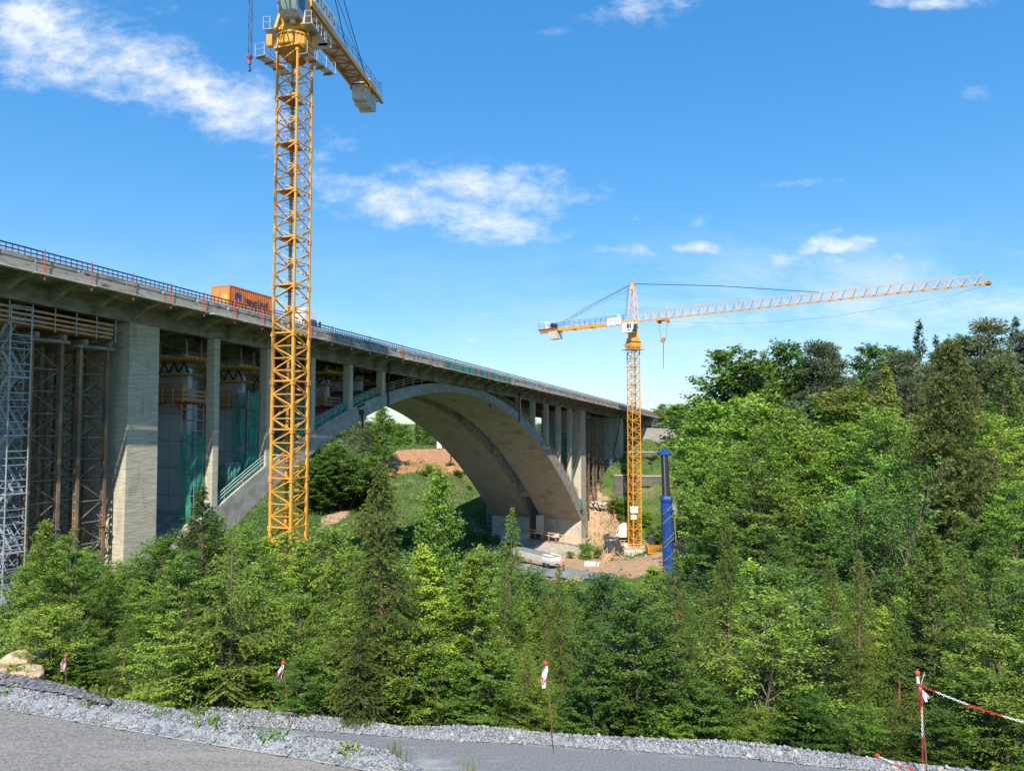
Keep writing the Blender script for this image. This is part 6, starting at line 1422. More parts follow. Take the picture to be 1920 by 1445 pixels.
PR['fS'] = conifer('spruce_tree', 27, 18.0, 3.4, .12, .75, .55, 8, L_dkspr, m_bark, twig=1.2, droop=.3, width=.26, sparse=.1)
PR['fY'] = conifer('spruce_tree', 29, 10.0, 2.7, .03, .6, .42, 11, L_spr2, m_bark, twig=.9, droop=.3, width=.3)
KIND = {'hA': 'hornbeam', 'hB': 'hornbeam', 'hC': 'young beech', 'hD': 'young maple', 'hE': 'willow bush', 'sA': 'spruce', 'sB': 'spruce', 'sC': 'spruce'}
used = {}; tr_rnd = random.Random(42)
def place(kind, x, y, top=None, h=None, wide=1.0, label=None, cat='tree', group=None, base=None, rz=None):
    z = (g1(x, y) if base is None else base) - .12
    H = (top - z) if top is not None else h
    if H < .8: return None
    pr = PR[kind]; k = H / pr['H']; sc_ = (k * wide, k * wide, k); rz = tr_rnd.uniform(0, 6.28) if rz is None else rz
    if kind not in used: used[kind] = 1; o = pr; o.location = (x, y, z); o.rotation_euler = (0, 0, rz); o.scale = sc_
    else: o = dup(pr, (x, y, z), rz, sc_)
    o['label'] = label or ''; o['category'] = cat
    if group: o['group'] = group
    elif 'group' in o: del o['group']
    return o
def place_px(kind, px, py, Y, wide=1.0, **kw):
    p = W3(px, py, Y); return place(kind, p.x, Y, top=p.z, wide=wide, **kw)

# ---------------- planting ----------------
SIL = [(-400, 1120), (0, 1150), (50, 1090), (90, 1010), (150, 1020), (235, 1050), (300, 1012), (345, 985), (420, 980), (450, 990), (560, 1025), (650, 1010), (760, 1010), (870, 1015), (930, 1030), (1000, 1072), (1060, 1078), (1120, 1072), (1200, 1070), (1260, 1052), (1320, 1085), (1370, 1040), (1430, 1060), (1540, 1080), (1640, 1100), (1730, 1030), (1830, 1050), (2300, 1050)]
def sil(x): return float(np.interp(x, [a for a, _ in SIL], [b for _, b in SIL]))
NAMED = [
 ('hC', 92, 978, 17.5, .9, 'slender young beech with a pointed top in front of the left stair tower'),
 ('hB', 150, 1000, 17.5, .8, 'bushy hornbeam before the foot of the rusty shoring towers'),
 ('sA', 380, 912, 19.5, 1.25, 'dark spruce rising in front of the smooth new wall left of the near crane'),
 ('hB', 318, 1005, 20, 1.2, 'leafy hornbeam at the foot of the big left pier'),
 ('hC', 412, 965, 23, 1.1, 'slender beech just right of the dark spruce before the new wall'),
 ('hB', 522, 1006, 18.5, 1.1, 'leafy hornbeam covering the left foot of the near crane mast'),
 ('hC', 566, 1016, 17.5, 1.2, 'light beech covering the right foot of the near crane mast'),
 ('hB', 1240, 1086, 22, 1.2, 'leafy bush covering the foot of the blue boom'),
 ('sB', 436, 985, 13.7, 1.15, 'thin yellowish spruce with a bare pale lower trunk in the front row'),
 ('hB', 485, 985, 19, .9, 'round leafy hornbeam left of the near crane foot'),
 ('hE', 600, 1005, 19, 1.0, 'fine-leaved willow bush right of the near crane foot'),
 ('sA', 716, 868, 13.6, .95, 'tallest dark spruce of the front row with a long thin leader, left of the centre'),
 ('hC', 815, 880, 18.5, .75, 'tall thin light-green beech right of the tallest front spruce'),
 ('hA', 770, 1030, 14.2, 1.1, 'bright green hornbeam between the tallest spruce and the middle marker stake'),
 ('sC', 950, 955, 17, .8, 'young spruce with a bare leader in front of the far arch foot'),
 ('hA', 905, 1045, 14.0, 1.1, 'bright leafy hornbeam just left of the middle marker stake'),
 ('sC', 1055, 1060, 15.0, .8, 'small spruce tip in front of the parked trailer'),
 ('hD', 1128, 1086, 17.5, 1.1, 'maple bush in front of the timber stairway'),
 ('sC', 1262, 1035, 13.8, 1.0, 'olive-green spruce in front of the blue boom'),
 ('sC', 1368, 972, 16.0, .85, 'young spruce with a reddish leader right of the blue boom'),
 ('sC', 1555, 1052, 16.5, 1.0, 'pale young spruce in the middle of the right thicket'),
 ('sC', 1600, 1035, 14.2, .9, 'light green spruce at the foot of the bare branchy tree'),
 ('hC', 1745, 992, 16.0, .9, 'bright young beech left above the chain post'),
 ('sC', 1815, 1020, 13.4, 1.1, 'young spruce directly behind the chain post'),
 ('hB', 1885, 1035, 16.5, 1.0, 'leafy hornbeam at the right edge behind the chain'),
 ('hD', 1190, 1120, 13.3, 1.2, 'dark-leaved maple bush in the front row between the middle stake and the blue boom'),
 ('hE', 1420, 1130, 13.2, 1.2, 'fine-leaved bush in the front row right of the blue boom'),
]
for (k, px, py, Y, wd_, lb) in NAMED: place_px(k, px, py, Y, wd_, label=lb, group='young trees in the thicket along the lower road', cat='bush' if 'bush' in lb else 'tree')
GL = {'hA': 'bright leafy hornbeam packed in the thicket behind the crushed stone verge', 'hB': 'mid green hornbeam packed in the thicket behind the crushed stone verge', 'hC': 'slender beech sapling packed in the thicket behind the crushed stone verge',
      'hD': 'dark green maple packed in the thicket behind the crushed stone verge', 'hE': 'fine-leaved willow packed in the thicket behind the crushed stone verge', 'sA': 'dark young spruce packed in the thicket behind the crushed stone verge',
      'sB': 'thin yellowish spruce packed in the thicket behind the crushed stone verge', 'sC': 'olive young spruce packed in the thicket behind the crushed stone verge'}
pr_ = random.Random(17)
for Y, sp, dlo, dhi, kinds in ((13.1, 118, 110, 260, 'hA hE hD hB sC hA sA hE'), (14.6, 120, 60, 190, 'hA hB sC hB hC sA hD hE'), (16.6, 112, 30, 130, 'hB hC hA sC hB hE sB'), (19.5, 100, 10, 90, 'hB hA hC hD sC sA'), (23.5, 88, 0, 60, 'hB hD hA hC hE sA'), (29, 84, 0, 40, 'hB hA hD hC'), (36, 95, 0, 30, 'hB hD hB')):
    kk = kinds.split(); x = -330 + pr_.uniform(0, sp)
    while x < 2260:
        k = pr_.choice(kk)
        if x > 1260 and pr_.random() < .3: k = 'sC'
        py = sil(x) + pr_.uniform(dlo, dhi); Yj = Y * pr_.uniform(.97, 1.05)
        if Y < 15 and x > 1300: Yj -= .8
        if Y < 15 and x < 250: Yj += 3.2 - (x + 400) / 400 * .6
        P_ = W3(x, py, Yj)
        if not (x < 120 and Y < 15.5): place(k, P_.x, Yj, top=P_.z, wide=pr_.uniform(1.0, 1.35), label=GL[k], group=GL[k].replace(' packed', 's packed') if 0 else 'thicket: ' + KIND[k], cat='bush' if k in 'hE' else 'tree')
        x += sp * pr_.uniform(.75, 1.25)
# low bushes that hide the trunks at the very front
x = -60
while x < 2100:
    Yj = float(np.interp(x, [0, 450, 1093, 1700, 2100], [15.2, 13.9, 13.0, 12.0, 11.6])) + pr_.uniform(0, .5)
    if abs(x - 430) > 35 and abs(x - 716) > 30 and x > 60: 
        P_ = W3(x, 1000, Yj); k = pr_.choice(['hE', 'hA', 'hD', 'hE', 'sC', 'hB'])
        place(k, P_.x, Yj, h=pr_.uniform(.9, 1.7), wide=1.5, label='low leafy shoots at the edge of the crushed stone verge', group='low shoots along the verge', cat='bush')
    x += pr_.uniform(60, 110)

# wood on the right
MID = [('mA', 1412, 806, 78, 1.0, 'broad round-crowned hornbeam at the left front of the right wood'), ('mA', 1490, 772, 84, 1.1, 'large pale green hornbeam in the middle of the right wood'), ('mB', 1352, 850, 92, .9, 'leafy tree at the left edge of the right wood beside the blue boom'),
       ('mB', 1580, 785, 80, 1.1, 'light green tree left of the huge sparse conifer'), ('mA', 1665, 800, 72, 1.0, 'wide leafy tree just behind the branchy bare tree'), ('mB', 1720, 770, 92, 1.0, 'green tree behind the left limbs of the huge sparse conifer'),
       ('mA', 1850, 770, 84, 1.1, 'green tree behind the right limbs of the huge sparse conifer'), ('mB', 1925, 790, 72, 1.1, 'light green tree at the right edge of the photo'), ('mC', 1760, 880, 62, 1.0, 'dark green tree at the foot of the huge sparse conifer'),
       ('mA', 1890, 905, 52, .9, 'leafy tree low at the right edge of the photo'), ('mA', 1450, 885, 66, 1.1, 'layered hornbeam low in the right wood'), ('mC', 1390, 935, 74, .9, 'dark leafy tree low at the left of the right wood'),
       ('mC', 1530, 960, 54, 1.1, 'dark leafy tree beside the branchy bare tree'), ('mC', 1700, 960, 52, 1.1, 'dark maple right of the branchy bare tree'), ('mC', 1345, 960, 96, .8, 'shaded tree behind the blue boom'), ('mB', 1600, 870, 60, .9, 'green tree behind the branchy bare tree'),
       ('mC', 1440, 1000, 48, 1.2, 'shaded leafy tree low behind the right thicket'), ('mC', 1820, 980, 46, 1.1, 'shaded tree low right of the huge sparse conifer'), ('mC', 1620, 1010, 50, 1.1, 'shaded leafy tree behind the pale young spruces'), ('mA', 1980, 880, 56, 1.1, 'tree just beyond the right edge of the photo'), ('mB', 2050, 800, 72, 1.1, 'second tree beyond the right edge of the photo'),
       ('mS', 1612, 865, 42, 1.05, 'branchy half-bare tree with dark stems in the right wood'), ('mS', 1700, 900, 47, .8, 'thin branchy tree between the bare tree and the huge conifer'), ('mL', 1783, 636, 56, .95, 'huge sparse dark conifer with a long bare trunk on the right'), ('mP', 1660, 690, 96, 1.2, 'grey-green spruce left of the huge sparse conifer'), ('mP', 1870, 680, 96, 1.3, 'grey-green spruce right of the huge sparse conifer'),
       ('mP', 1945, 700, 84, 1.2, 'grey-green spruce at the right edge of the photo')]
for (k, px, py, Y, wd_, lb) in MID: place_px(k, px, py, Y, wd_, label=lb, group='trees of the wood on the right')
RID = [ ('fA', 1368, 664, 130, 1.0, 'tall oak at the left end of the right ridge'), ('fB', 1418, 668, 132, 1.0, 'second tall oak on the right ridge'), ('fA', 1468, 650, 136, 1.0, 'high oak just left of the two ridge pines'), ('fB', 1505, 664, 134, .9, 'oak touching the left ridge pine'),
       ('fP', 1533, 628, 128, .75, 'tall pine with a bare trunk, left of the pair on the ridge'), ('fQ', 1583, 632, 128, .75, 'leaning pine, right of the pair on the ridge'), ('fB', 1560, 668, 142, 1.0, 'oak behind the pair of ridge pines'), ('fA', 1628, 652, 138, 1.0, 'round oak right of the ridge pines'), ('fA', 1668, 656, 140, .9, 'oak near the middle of the right ridge'),
       ('fP', 1692, 648, 120, .9, 'reddish-stemmed pine left of the pointed ridge spruce'), ('fS', 1722, 606, 134, .8, 'pointed dark spruce high on the right ridge'), ('fS', 1757, 634, 138, .8, 'smaller pointed spruce on the right ridge'), ('fB', 1778, 640, 142, 1.0, 'oak behind the top of the huge sparse conifer'), ('fP', 1808, 620, 126, .9, 'pine just right of the huge conifer top'),
       ('fP', 1853, 587, 122, .95, 'highest dark pine on the right ridge'), ('fS', 1905, 600, 128, .9, 'spruce near the right edge on the ridge'), ('fP', 1928, 612, 124, .9, 'pine at the right edge on the ridge'), ('fP', 1885, 655, 110, .9, 'grey-green pine below the highest ridge pine'), ('fP', 1835, 660, 112, .9, 'grey-green pine left below the highest ridge pine'),
       ('fP', 1745, 672, 110, .9, 'pine below the pointed ridge spruce'), ('fP', 1700, 700, 104, .8, 'low pine left of the huge sparse conifer'), ('fP', 1650, 690, 118, .8, 'pine in front of the ridge oaks'), ('fY', 1447, 708, 108, .9, 'yellow-green pointed spruce before the ridge oaks'), ('fQ', 1487, 745, 104, .7, 'small grey pine right of the yellow-green spruce'),
       ('fN', 1400, 752, 108, 1.0, 'fresh green tree below the ridge oaks'), ('fB', 1520, 752, 112, 1.0, 'dark oak under the pair of ridge pines'), ('fG', 1592, 742, 98, 1.0, 'golden green tree in the middle of the right wood'), ('fB', 1640, 748, 104, .9, 'dark oak right of the golden tree'), ('fN', 1345, 765, 118, .9, 'fresh green tree at the left of the right wood'),
       ('fB', 1560, 715, 120, .9, 'dark oak just behind the golden tree'), ('fA', 1980, 640, 130, 1.0, 'ridge oak beyond the right edge'), ('fP', 2010, 600, 126, 1.0, 'ridge pine beyond the right edge')]
for (k, px, py, Y, wd_, lb) in RID: place_px(k, px, py, Y, wd_, label=lb, group='trees on the right ridge')
for i in range(26):
    x = 1330 + i * 25; place_px(pr_.choice(['fA', 'fB', 'fP']), x, float(np.interp(x, [1330, 1400, 1700, 1980], [735, 700, 690, 660])) + pr_.uniform(0, 30), pr_.uniform(145, 175), 1.1, label='tree filling the depth of the wood behind the ridge line', group='deep trees of the right wood')
for i in range(20):
    x = 1345 + i * 32 + pr_.uniform(-8, 8); place_px(pr_.choice(['fN', 'fB', 'fN']), x + 30, pr_.uniform(765, 815), pr_.uniform(92, 112), 1.1, label='leafy tree on the middle slope of the right wood', group='middle slope trees of the right wood')
for i, (px, py, Y, w_) in enumerate(((1232, 776, 226, 2.0), (1256, 768, 228, 2.0), (1282, 760, 226, 1.9), (1306, 764, 206, 1.6), (1335, 778, 190, 1.3), (1272, 788, 217, 1.6), (1300, 796, 205, 1.5), (1330, 806, 185, 1.2), (1352, 820, 165, 1.1), (1318, 825, 175, .9), (1292, 812, 200, 1.3), (1345, 860, 140, .8), (1355, 800, 170, 1.3), (1330, 905, 140, .55), (1322, 945, 135, .5))):
    place_px('fC' if i % 3 else 'fD', px, py, Y, w_, label='fresh green bush on the bank right of the bridge end', group='bushes on the bank right of the bridge end', cat='bush')
place_px('fP', 1321, 736, 190, .12, label='thin bare pole-like trunk rising from the bushes left of the ridge oaks', cat='tree')
# far bank seen through the arch
THR = [('fN', 716, 767, 194, 0.89, 'bright round oak at the left inside the arch'), ('fP', 676, 772, 188, 0.80, 'pine with reddish stem beside the bright oak under the arch'), ('fP', 655, 790, 200, 0.70, 'second pine under the arch'), ('fP', 692, 785, 196, 0.70, 'third pine under the arch'), ('fB', 625, 832, 169, 1.25, 'dark oak close to the near crane mast under the arch'), ('fB', 596, 858, 165, 1.25, 'dark oak right behind the near crane mast'),
       ('fB', 700, 848, 177, 1.25, 'dark oak below the pines under the arch'), ('fD', 655, 868, 172, 1.25, 'dark bush below the pines under the arch'), ('fB', 570, 850, 163, 1.25, 'dark tree behind the near crane mast'), ('fB', 640, 815, 170, 1.25, 'shaded oak behind the pines under the arch'), ('fA', 700, 800, 204, 1.00, 'far oak behind the bright oak under the arch'),
       ('fB', 610, 890, 167, 1.25, 'lower dark tree right of the near crane mast'), ('fC', 690, 890, 176, 1.25, 'small green bush at the foot of the earth bank'), 
       ('fS', 781, 784, 262, 0.60, 'small dark spruce on the skyline under the arch'), ('fN', 800, 794, 238, 0.90, 'light green tree on the skyline under the arch'), ('fC', 766, 818, 248, 1.20, 'green bush behind the brown earth bank'), ('fC', 836, 806, 244, 1.20, 'green tree behind the white mast trailer'), ('fC', 745, 822, 240, 1.10, 'green bush at the left end of the earth bank top'),
       ('fA', 860, 800, 251, 0.90, 'tree half hidden by the far arch rib'), ('fB', 745, 806, 286, 0.80, 'distant tree on the skyline left under the arch'), ('fC', 790, 830, 242, 1.00, 'low bush directly behind the earth bank crest'), ('fC', 815, 826, 240, 1.00, 'low bush behind the mast trailer'), ('fC', 850, 830, 240, 1.00, 'low bush right of the mast trailer'),
       ('fB', 575, 868, 168, 1.3, 'dark tree glimpsed through the near crane mast'), ('fB', 606, 872, 164, 1.3, 'dark rounded tree just right of the near crane mast under the arch'), ('fA', 664, 856, 176, 1.25, 'dark rounded tree under the reddish pines'),
       ('fB', 690, 850, 184, 1.25, 'dark tree touching the left corner of the earth bank'), ('fA', 640, 842, 182, 1.2, 'dark oak left of the pine stems')]
for (k, px, py, Y, wd_, lb) in THR: place_px(k, px, py, Y, wd_, label=lb, group='trees and bushes seen through the arch', cat='bush' if 'bush' in lb else 'tree')
for i, (px, py, Y, h, lb) in enumerate(((1160, 962, 180, 5, 'dark bush at the foot of the dark retaining wall'), (1212, 960, 178, 3.5, 'bush right of the distant crane mast'), (1225, 985, 172, 3, 'low bush between the distant crane and the blue boom'), (1098, 1046, 158, 3.2, 'dark bramble clump left of the timber stairway'), (1120, 1040, 160, 2.2, 'small bramble clump at the top of the timber stairway'), (1138, 1010, 172, 1.6, 'small green tuft left of the black plastic heap'),
    (1238, 1000, 165, 3, 'bush behind the blue boom'), (880, 1010, 168, 2.0, 'low bush left of the low concrete wall'), (910, 1008, 170, 1.6, 'second low bush left of the concrete wall'), (1280, 1010, 150, 4, 'dark bush right of the blue boom'), (1070, 1052, 158, 1.6, 'small bramble clump behind the worker'))):
    p = W3(px, py, Y); place('fD' if i % 2 == 0 else 'fC', p.x, Y, h=h, label=lb, group='bushes on the working ground', cat='bush')
for i in range(22):   # more distant wood closing the horizon, both sides
    a = pr_.uniform(-1, 1); 
    x, y = (-130 + i * 16, pr_.uniform(285, 330)); place(pr_.choice(['fA', 'fB']), x, y, h=pr_.uniform(7, 10), wide=1.5, label='distant tree closing the horizon beyond the bridge', group='distant horizon trees')
for i in range(16):
    px = 585 + i * 20; place_px(('fB', 'fN', 'fC')[i % 3], px, pr_.uniform(790, 806), pr_.uniform(262, 285), 1.3, label='far tree closing the skyline above the earth bank under the arch', group='far skyline trees under the arch')
gr = random.Random(77); cnt = 0
while cnt < 46:      # shrubs dotted over the far slope
    x, y = gr.uniform(-62, -4), gr.uniform(150, 206); X_, Y_ = prj((x, y, g1(x, y)))
    if 560 < X_ < 880 and not (600 < X_ < 690 and 900 < Y_ < 1015 and gr.random() < .8) and Y_ > 872:
        place('fD' if cnt % 3 else 'fC', x, y, h=gr.uniform(.8, 2.4), wide=gr.uniform(.9, 1.5), label='low green shrub dotted on the grassy slope seen through the arch', group='shrubs on the far slope', cat='bush'); cnt += 1
cnt = 0
while cnt < 22:
    x, y = gr.uniform(24, 52), gr.uniform(168, 214); X_, Y_ = prj((x, y, g1(x, y)))
    if X_ > 1150: place('fD' if cnt % 2 else 'fC', x, y, h=gr.uniform(.6, 1.8), wide=1.2, label='low shrub on the terraced bank behind the distant crane', group='shrubs on the terraced bank', cat='bush'); cnt += 1
for k in list(PR):
    if k not in used:
        for c in list(PR[k].children): bpy.data.objects.remove(c)
        bpy.data.objects.remove(PR[k])

# ground cover: weeds and low growth over the slopes
def cover(name, n, reg, size, m, seed, kind='stuff', zoff=.0, dens=None, hgt_=1.0, label=None):
    r = np.random.RandomState(seed); X = r.uniform(reg[0], reg[1], n * 3); Y_ = r.uniform(reg[2], reg[3], n * 3)
    c = .5 + .5 * np.sin(X * .31 + 1.3 * np.sin(Y_ * .17)) * np.sin(Y_ * .27 + 1.1 * np.sin(X * .21)); keep = r.uniform(0, 1, n * 3) < (.35 + .65 * c)
    if dens is not None: keep &= r.uniform(0, 1, n * 3) < dens(X, Y_)
    X, Y_, c = X[keep][:n], Y_[keep][:n], c[keep][:n]; k = len(X); Z = gz(X, Y_) + zoff + r.uniform(0, 1, k) ** 1.6 * size * 1.6 * hgt_ * (.5 + c)
    P = np.stack([X, Y_, Z], 1); A_ = nrm(r.normal(0, 1, (k, 3)) * [.7, .7, .5] + [0, 0, .9]); B_ = nrm(np.cross(A_, r.normal(0, 1, (k, 3)))); s = size * r.uniform(.5, 1.2, k)[:, None]
    o = leaves(name, P, A_ * s * .5, B_ * s * .26, np.clip(r.normal(.45, .2, k) + (c - .5) * .3, 0, 1), m, None); tag(o, label, kind=kind); return o
def sdens(X, Y_):
    d = np.ones_like(X)
    for (cx_, cy_, rx_, ry_) in ((15, 148, 22, 22), (14, 178, 8, 8), (-38, 168, 2.0, 18)): d *= np.clip((((X - cx_) / rx_) ** 2 + ((Y_ - cy_) / ry_) ** 2) * 1.1 - .15, 0, 1)
    return d
L_weed = leafmat('meadow_green', (.06, .14, .02), (.19, .29, .05), .25)
cover('slope_grass', 80000, (-70, 6, 100, 240), .48, L_weed, 31, dens=sdens, label='rough grass and weeds over the far valley slope')
cover('bank_grass', 40000, (14, 62, 150, 235), .42, L_weed, 32, dens=lambda X, Y_: np.maximum(sdens(X, Y_) * .9, .18), label='rough grass and weeds on the bank at the right bridge end')
cover('undergrowth', 22000, (-24, 34, 13.5, 44), .16, L_mid, 33, label='dark undergrowth on the floor of the thicket')
cover('verge_grass', 16000, (-15, -3, 13.2, 20), .13, L_weed, 34, label='short grass and weeds around the boulders')

# boulders at the left
def boulder(px, py, Y, r_, label, seed, sq=.62):
    p = W3(px, py, Y); r = random.Random(seed); import bmesh
    bm = bmesh.new(); bmesh.ops.create_icosphere(bm, subdivisions=3, radius=1)
    ph = [r.uniform(0, 6) for _ in range(6)]; dirs = [Vector((r.uniform(-1, 1), r.uniform(-1, 1), r.uniform(-1, 1))).normalized() for _ in range(9)]
    for v in bm.verts:
        d = v.co.copy(); k = 1.0
        for q in dirs: k = min(k, .80 / max(.3, d.dot(q))) if d.dot(q) > .70 else k
        k *= 1 + .05 * math.sin(5 * d.x + ph[0]) + .04 * math.sin(7 * d.y + ph[1]) + .03 * math.sin(11 * d.z + ph[2])
        v.co = Vector((d.x * k * r_, d.y * k * r_ * .85, d.z * k * r_ * sq))
    me = bpy.data.meshes.new('boulder'); bm.to_mesh(me); bm.free(); me.materials.append(m_rock)
    o = bpy.data.objects.new('boulder', me); C.objects.link(o); o.location = p; tag(o, label, 'boulder', 'boulders at the left edge')
boulder(32, 1243, 14.6, .33, 'largest pale boulder, uppermost at the left edge', 1, .7); boulder(52, 1264, 14.2, .31, 'flat-topped pale boulder below the largest one', 2, .55); boulder(5, 1262, 14.3, .20, 'small boulder cut by the left edge of the photo', 3)
boulder(31, 1281, 13.9, .10, 'smallest pale stone beside the dark slate', 4, .9); boulder(64, 1234, 15.4, .22, 'pale boulder half hidden by leaves right of the largest one', 5); boulder(1, 1243, 15.2, .12, 'little stone at the left edge behind the boulders', 6)

# weeds growing on the stone berm
def tuft(name, px, py, z, n, hh, sp, m, label, seed, wd_=.006, curl=.35):
    p = G(px, py, z); r = random.Random(seed); vs, fs, tn = [], [], []
    for i in range(n):
        a = r.uniform(0, 6.28); x0 = r.gauss(0, sp * .35); y0 = r.gauss(0, sp * .35); H = hh * r.uniform(.5, 1); ln_ = r.uniform(.1, 1) * curl * H; b = len(vs); w0 = wd_ * r.uniform(.7, 1.3)
        pa = a + 1.57
        for k in range(4):
            u_ = k / 3; cx_ = x0 + math.cos(a) * ln_ * u_ ** 1.8; cy_ = y0 + math.sin(a) * ln_ * u_ ** 1.8; w_ = w0 * ((1 - u_ * .9) if wd_ < .012 else math.sin(.5 + 2.5 * u_))
            for s_ in (-1, 1): vs.append((p.x + cx_ + math.cos(pa) * w_ * s_, p.y + cy_ + math.sin(pa) * w_ * s_, p.z - .02 + H * (u_ if curl < .8 else math.sin(u_ * 1.9))))
        for k in range(3): fs.append((b + 2 * k, b + 2 * k + 1, b + 2 * k + 3, b + 2 * k + 2)); tn.append(r.uniform(.2, .9))
    o = npmesh(name, np.array(vs), np.array(fs), m, None, np.array(tn)); tag(o, label, 'weed' if wd_ > .01 else 'grass tuft', 'weeds on the stone berm'); return o
L_gr = leafmat('dry_grass', (.12, .16, .05), (.28, .30, .14), .25); L_ro = leafmat('weed_leaf', (.07, .17, .02), (.20, .34, .05), .3)
tuft('grass_tuft', 741, 1430, -4.55, 60, .42, .22, L_gr, 'tall thin grass tuft at the tip of the stone berm', 1)
tuft('grass_tuft', 878, 1462, -4.6, 40, .36, .18, L_gr, 'grass tuft poking up at the bottom edge of the photo', 2)
tuft('weed', 655, 1412, -4.27, 16, .15, .18, L_ro, 'dark broad-leaved weed left of the tall grass tuft', 3, .022, 1.2)
tuft('weed', 516, 1387, -4.27, 26, .15, .26, L_ro, 'light green rosette weed on the crest of the berm', 4, .018, .9)
tuft('grass_tuft', 305, 1345, -4.27, 36, .36, .30, L_ro, 'green grass tuft left of the thistle', 5)
tuft('grass_tuft', 360, 1352, -4.27, 26, .30, .2, L_gr, 'sparse reeds between the grass tuft and the thistle', 6)
tuft('weed', 398, 1362, -4.25, 20, .24, .22, L_ro, 'thistle-like weed standing on the berm', 7, .016, .5)
tuft('grass_tuft', 235, 1335, -4.27, 60, .18, .34, L_gr, 'pale grass patch beside the dark slate', 8)
tuft('weed', 173, 1325, -4.27, 24, .14, .18, L_ro, 'small green weed at the end of the dark slate', 9, .016, .8)
tuft('weed', 8, 1304, -4.27, 18, .13, .2, L_ro, 'small green weed at the left edge of the berm', 10, .016, .8)
tuft('weed', 468, 1374, -4.27, 14, .16, .14, L_autumn, 'reddish dry weed on a patch of soil', 11, .010, .6)
tuft('weed', 107, 1316, -4.27, 12, .09, .12, L_ro, 'tiny green weed on the blue grey stones', 12, .014, .7)
tuft('weed', 770, 1444, -4.6, 12, .10, .12, L_ro, 'tiny weed right of the tall grass tuft', 13, .014, .7)

wr = random.Random(5)
for q in range(16):
    x = wr.uniform(150, 700); y = float(np.interp(x, [150, 330, 470, 640, 700], [1312, 1340, 1372, 1396, 1410])) + wr.uniform(-4, 14)
    tuft('weed' if q % 3 else 'grass_tuft', x, y, -4.26, wr.randint(8, 20), wr.uniform(.06, .16) if q % 3 else wr.uniform(.14, .26), wr.uniform(.08, .15), (L_ro, L_gr, L_ro, L_autumn)[q % 4], 'small weed tuft rooted among the stones of the berm', 100 + q, .010 if q % 3 else .005, .7)
# marker stakes with flagging tape
def stake(p0, p1, label, tl, seed):
    o = thing('marker_stake', label, 'marker stake', tuple(p0), 'marker stakes along the verge')
    p0, p1 = Vector(p0), Vector(p1); MB().path([p0 - Vector((0, 0, .1)), p0.lerp(p1, .5) + Vector((.008, 0, 0)), p1], .0075, 6).build('rod', m_barkr, o)
    MB().lathe(p1 - Vector((0, 0, .01)), [(.005, 0), (.03, .0), (.034, .02), (.026, .045), (.005, .05)], 14).build('cap', m_red, o)
    r = random.Random(seed)
    for q in range(3):
        L_ = tl * r.uniform(.75, 1.0); vs = []; K = 8; ph = r.uniform(0, 6)
        for k in range(K + 1):
            u_ = k / K; x = -.012 - .05 * math.sin(u_ * 1.6) + .014 * q + .008 * math.sin(u_ * 7 + ph); w_ = .014 + .022 * math.sin(u_ * 2.6)
            vs += [p1 + Vector((x - w_ * math.cos(ph * .3), -.02 - q * .008 - w_ * math.sin(ph * .3) + .01 * math.sin(u_ * 9 + ph), -.02 - L_ * u_)), p1 + Vector((x + w_ * math.cos(ph * .3), -.02 - q * .008 + w_ * math.sin(ph * .3), -.02 - L_ * u_))]
        MB().add(vs, [(2 * k, 2 * k + 1, 2 * k + 3, 2 * k + 2) for k in range(K)]).build('tape', m_tape if q else m_wht, o, fix=False)
m_tape = mat('red_white_tape', (.80, .78, .76), (.62, .10, .08), 14, .5, stretch=(1, 1, .6), lo=.5, hi=.56)
zt_ = g1(-8.2, 14.0)
stake(W3(122, 1300, 13.9), W3(124, 1229, 13.9), 'marker stake with a crumpled flag among the leaves at the left', .26, 1)
stake(W3(543.5, 1366, 12.45), W3(531, 1242, 12.35), 'thin marker stake with a white flag between the two roads, left of the centre', .28, 2)
stake(W3(1038, 1397, 11.55), W3(1023, 1244, 11.5), 'thin marker stake with a red and white flag right of the centre', .36, 3)
# barrier post and chains
def chain(pts, parent, red0, seg=16, red_first=True, ll=.042, name='chain'):
    P = resample(pts, 400); d = np.concatenate([[0], np.cumsum(np.linalg.norm(np.diff(P, axis=0), axis=1))]); n = int(d[-1] / (ll * .72)); out = {0: MB(), 1: MB()}
    for i in range(n):
        t_ = d[-1] * (i + .5) / n; c = Vector([np.interp(t_, d, P[:, j]) for j in range(3)]); c2_ = Vector([np.interp(min(t_ + .01, d[-1]), d, P[:, j]) for j in range(3)]); ax = (c2_ - c)
        ax = ax.normalized() if ax.length > 1e-6 else Vector((0, 0, 1)); up = Vector((0, 1, 0)); b = ax.cross(up).normalized(); w_ = ax.cross(b)
        if i % 2: b, w_ = w_, b
        vs = []; K = 8
        for k in range(K):
            a = 2 * math.pi * k / K; cc = c + ax * (math.cos(a) * ll * .5) + b * (math.sin(a) * .0125); rd = (ax * math.cos(a) + b * math.sin(a)).normalized()
            for q in range(4): e_ = 2 * math.pi * q / 4; vs.append(cc + rd * math.cos(e_) * .0042 + w_ * math.sin(e_) * .0042)
        fs = [(k * 4 + q, k * 4 + (q + 1) % 4, ((k + 1) % K) * 4 + (q + 1) % 4, ((k + 1) % K) * 4 + q) for k in range(K) for q in range(4)]
        red = ((i + red0) // seg) % 2 == (0 if red_first else 1); out[1 if red else 0].add(vs, fs)
    for k, m in ((0, m_wht), (1, mat('chain_red', (.60, .03, .04), None, rough=.35))):
        if out[k].v: out[k].build('white_links' if k == 0 else 'red_links', m, parent, smooth=True, fix=False)
pb = W3(1740, 1462, 10.7); pt_ = W3(1720, 1266, 10.55)
bp = thing('barrier_post', 'leaning red and white barrier post with a round knob at the lower right', 'barrier post', tuple(pb))
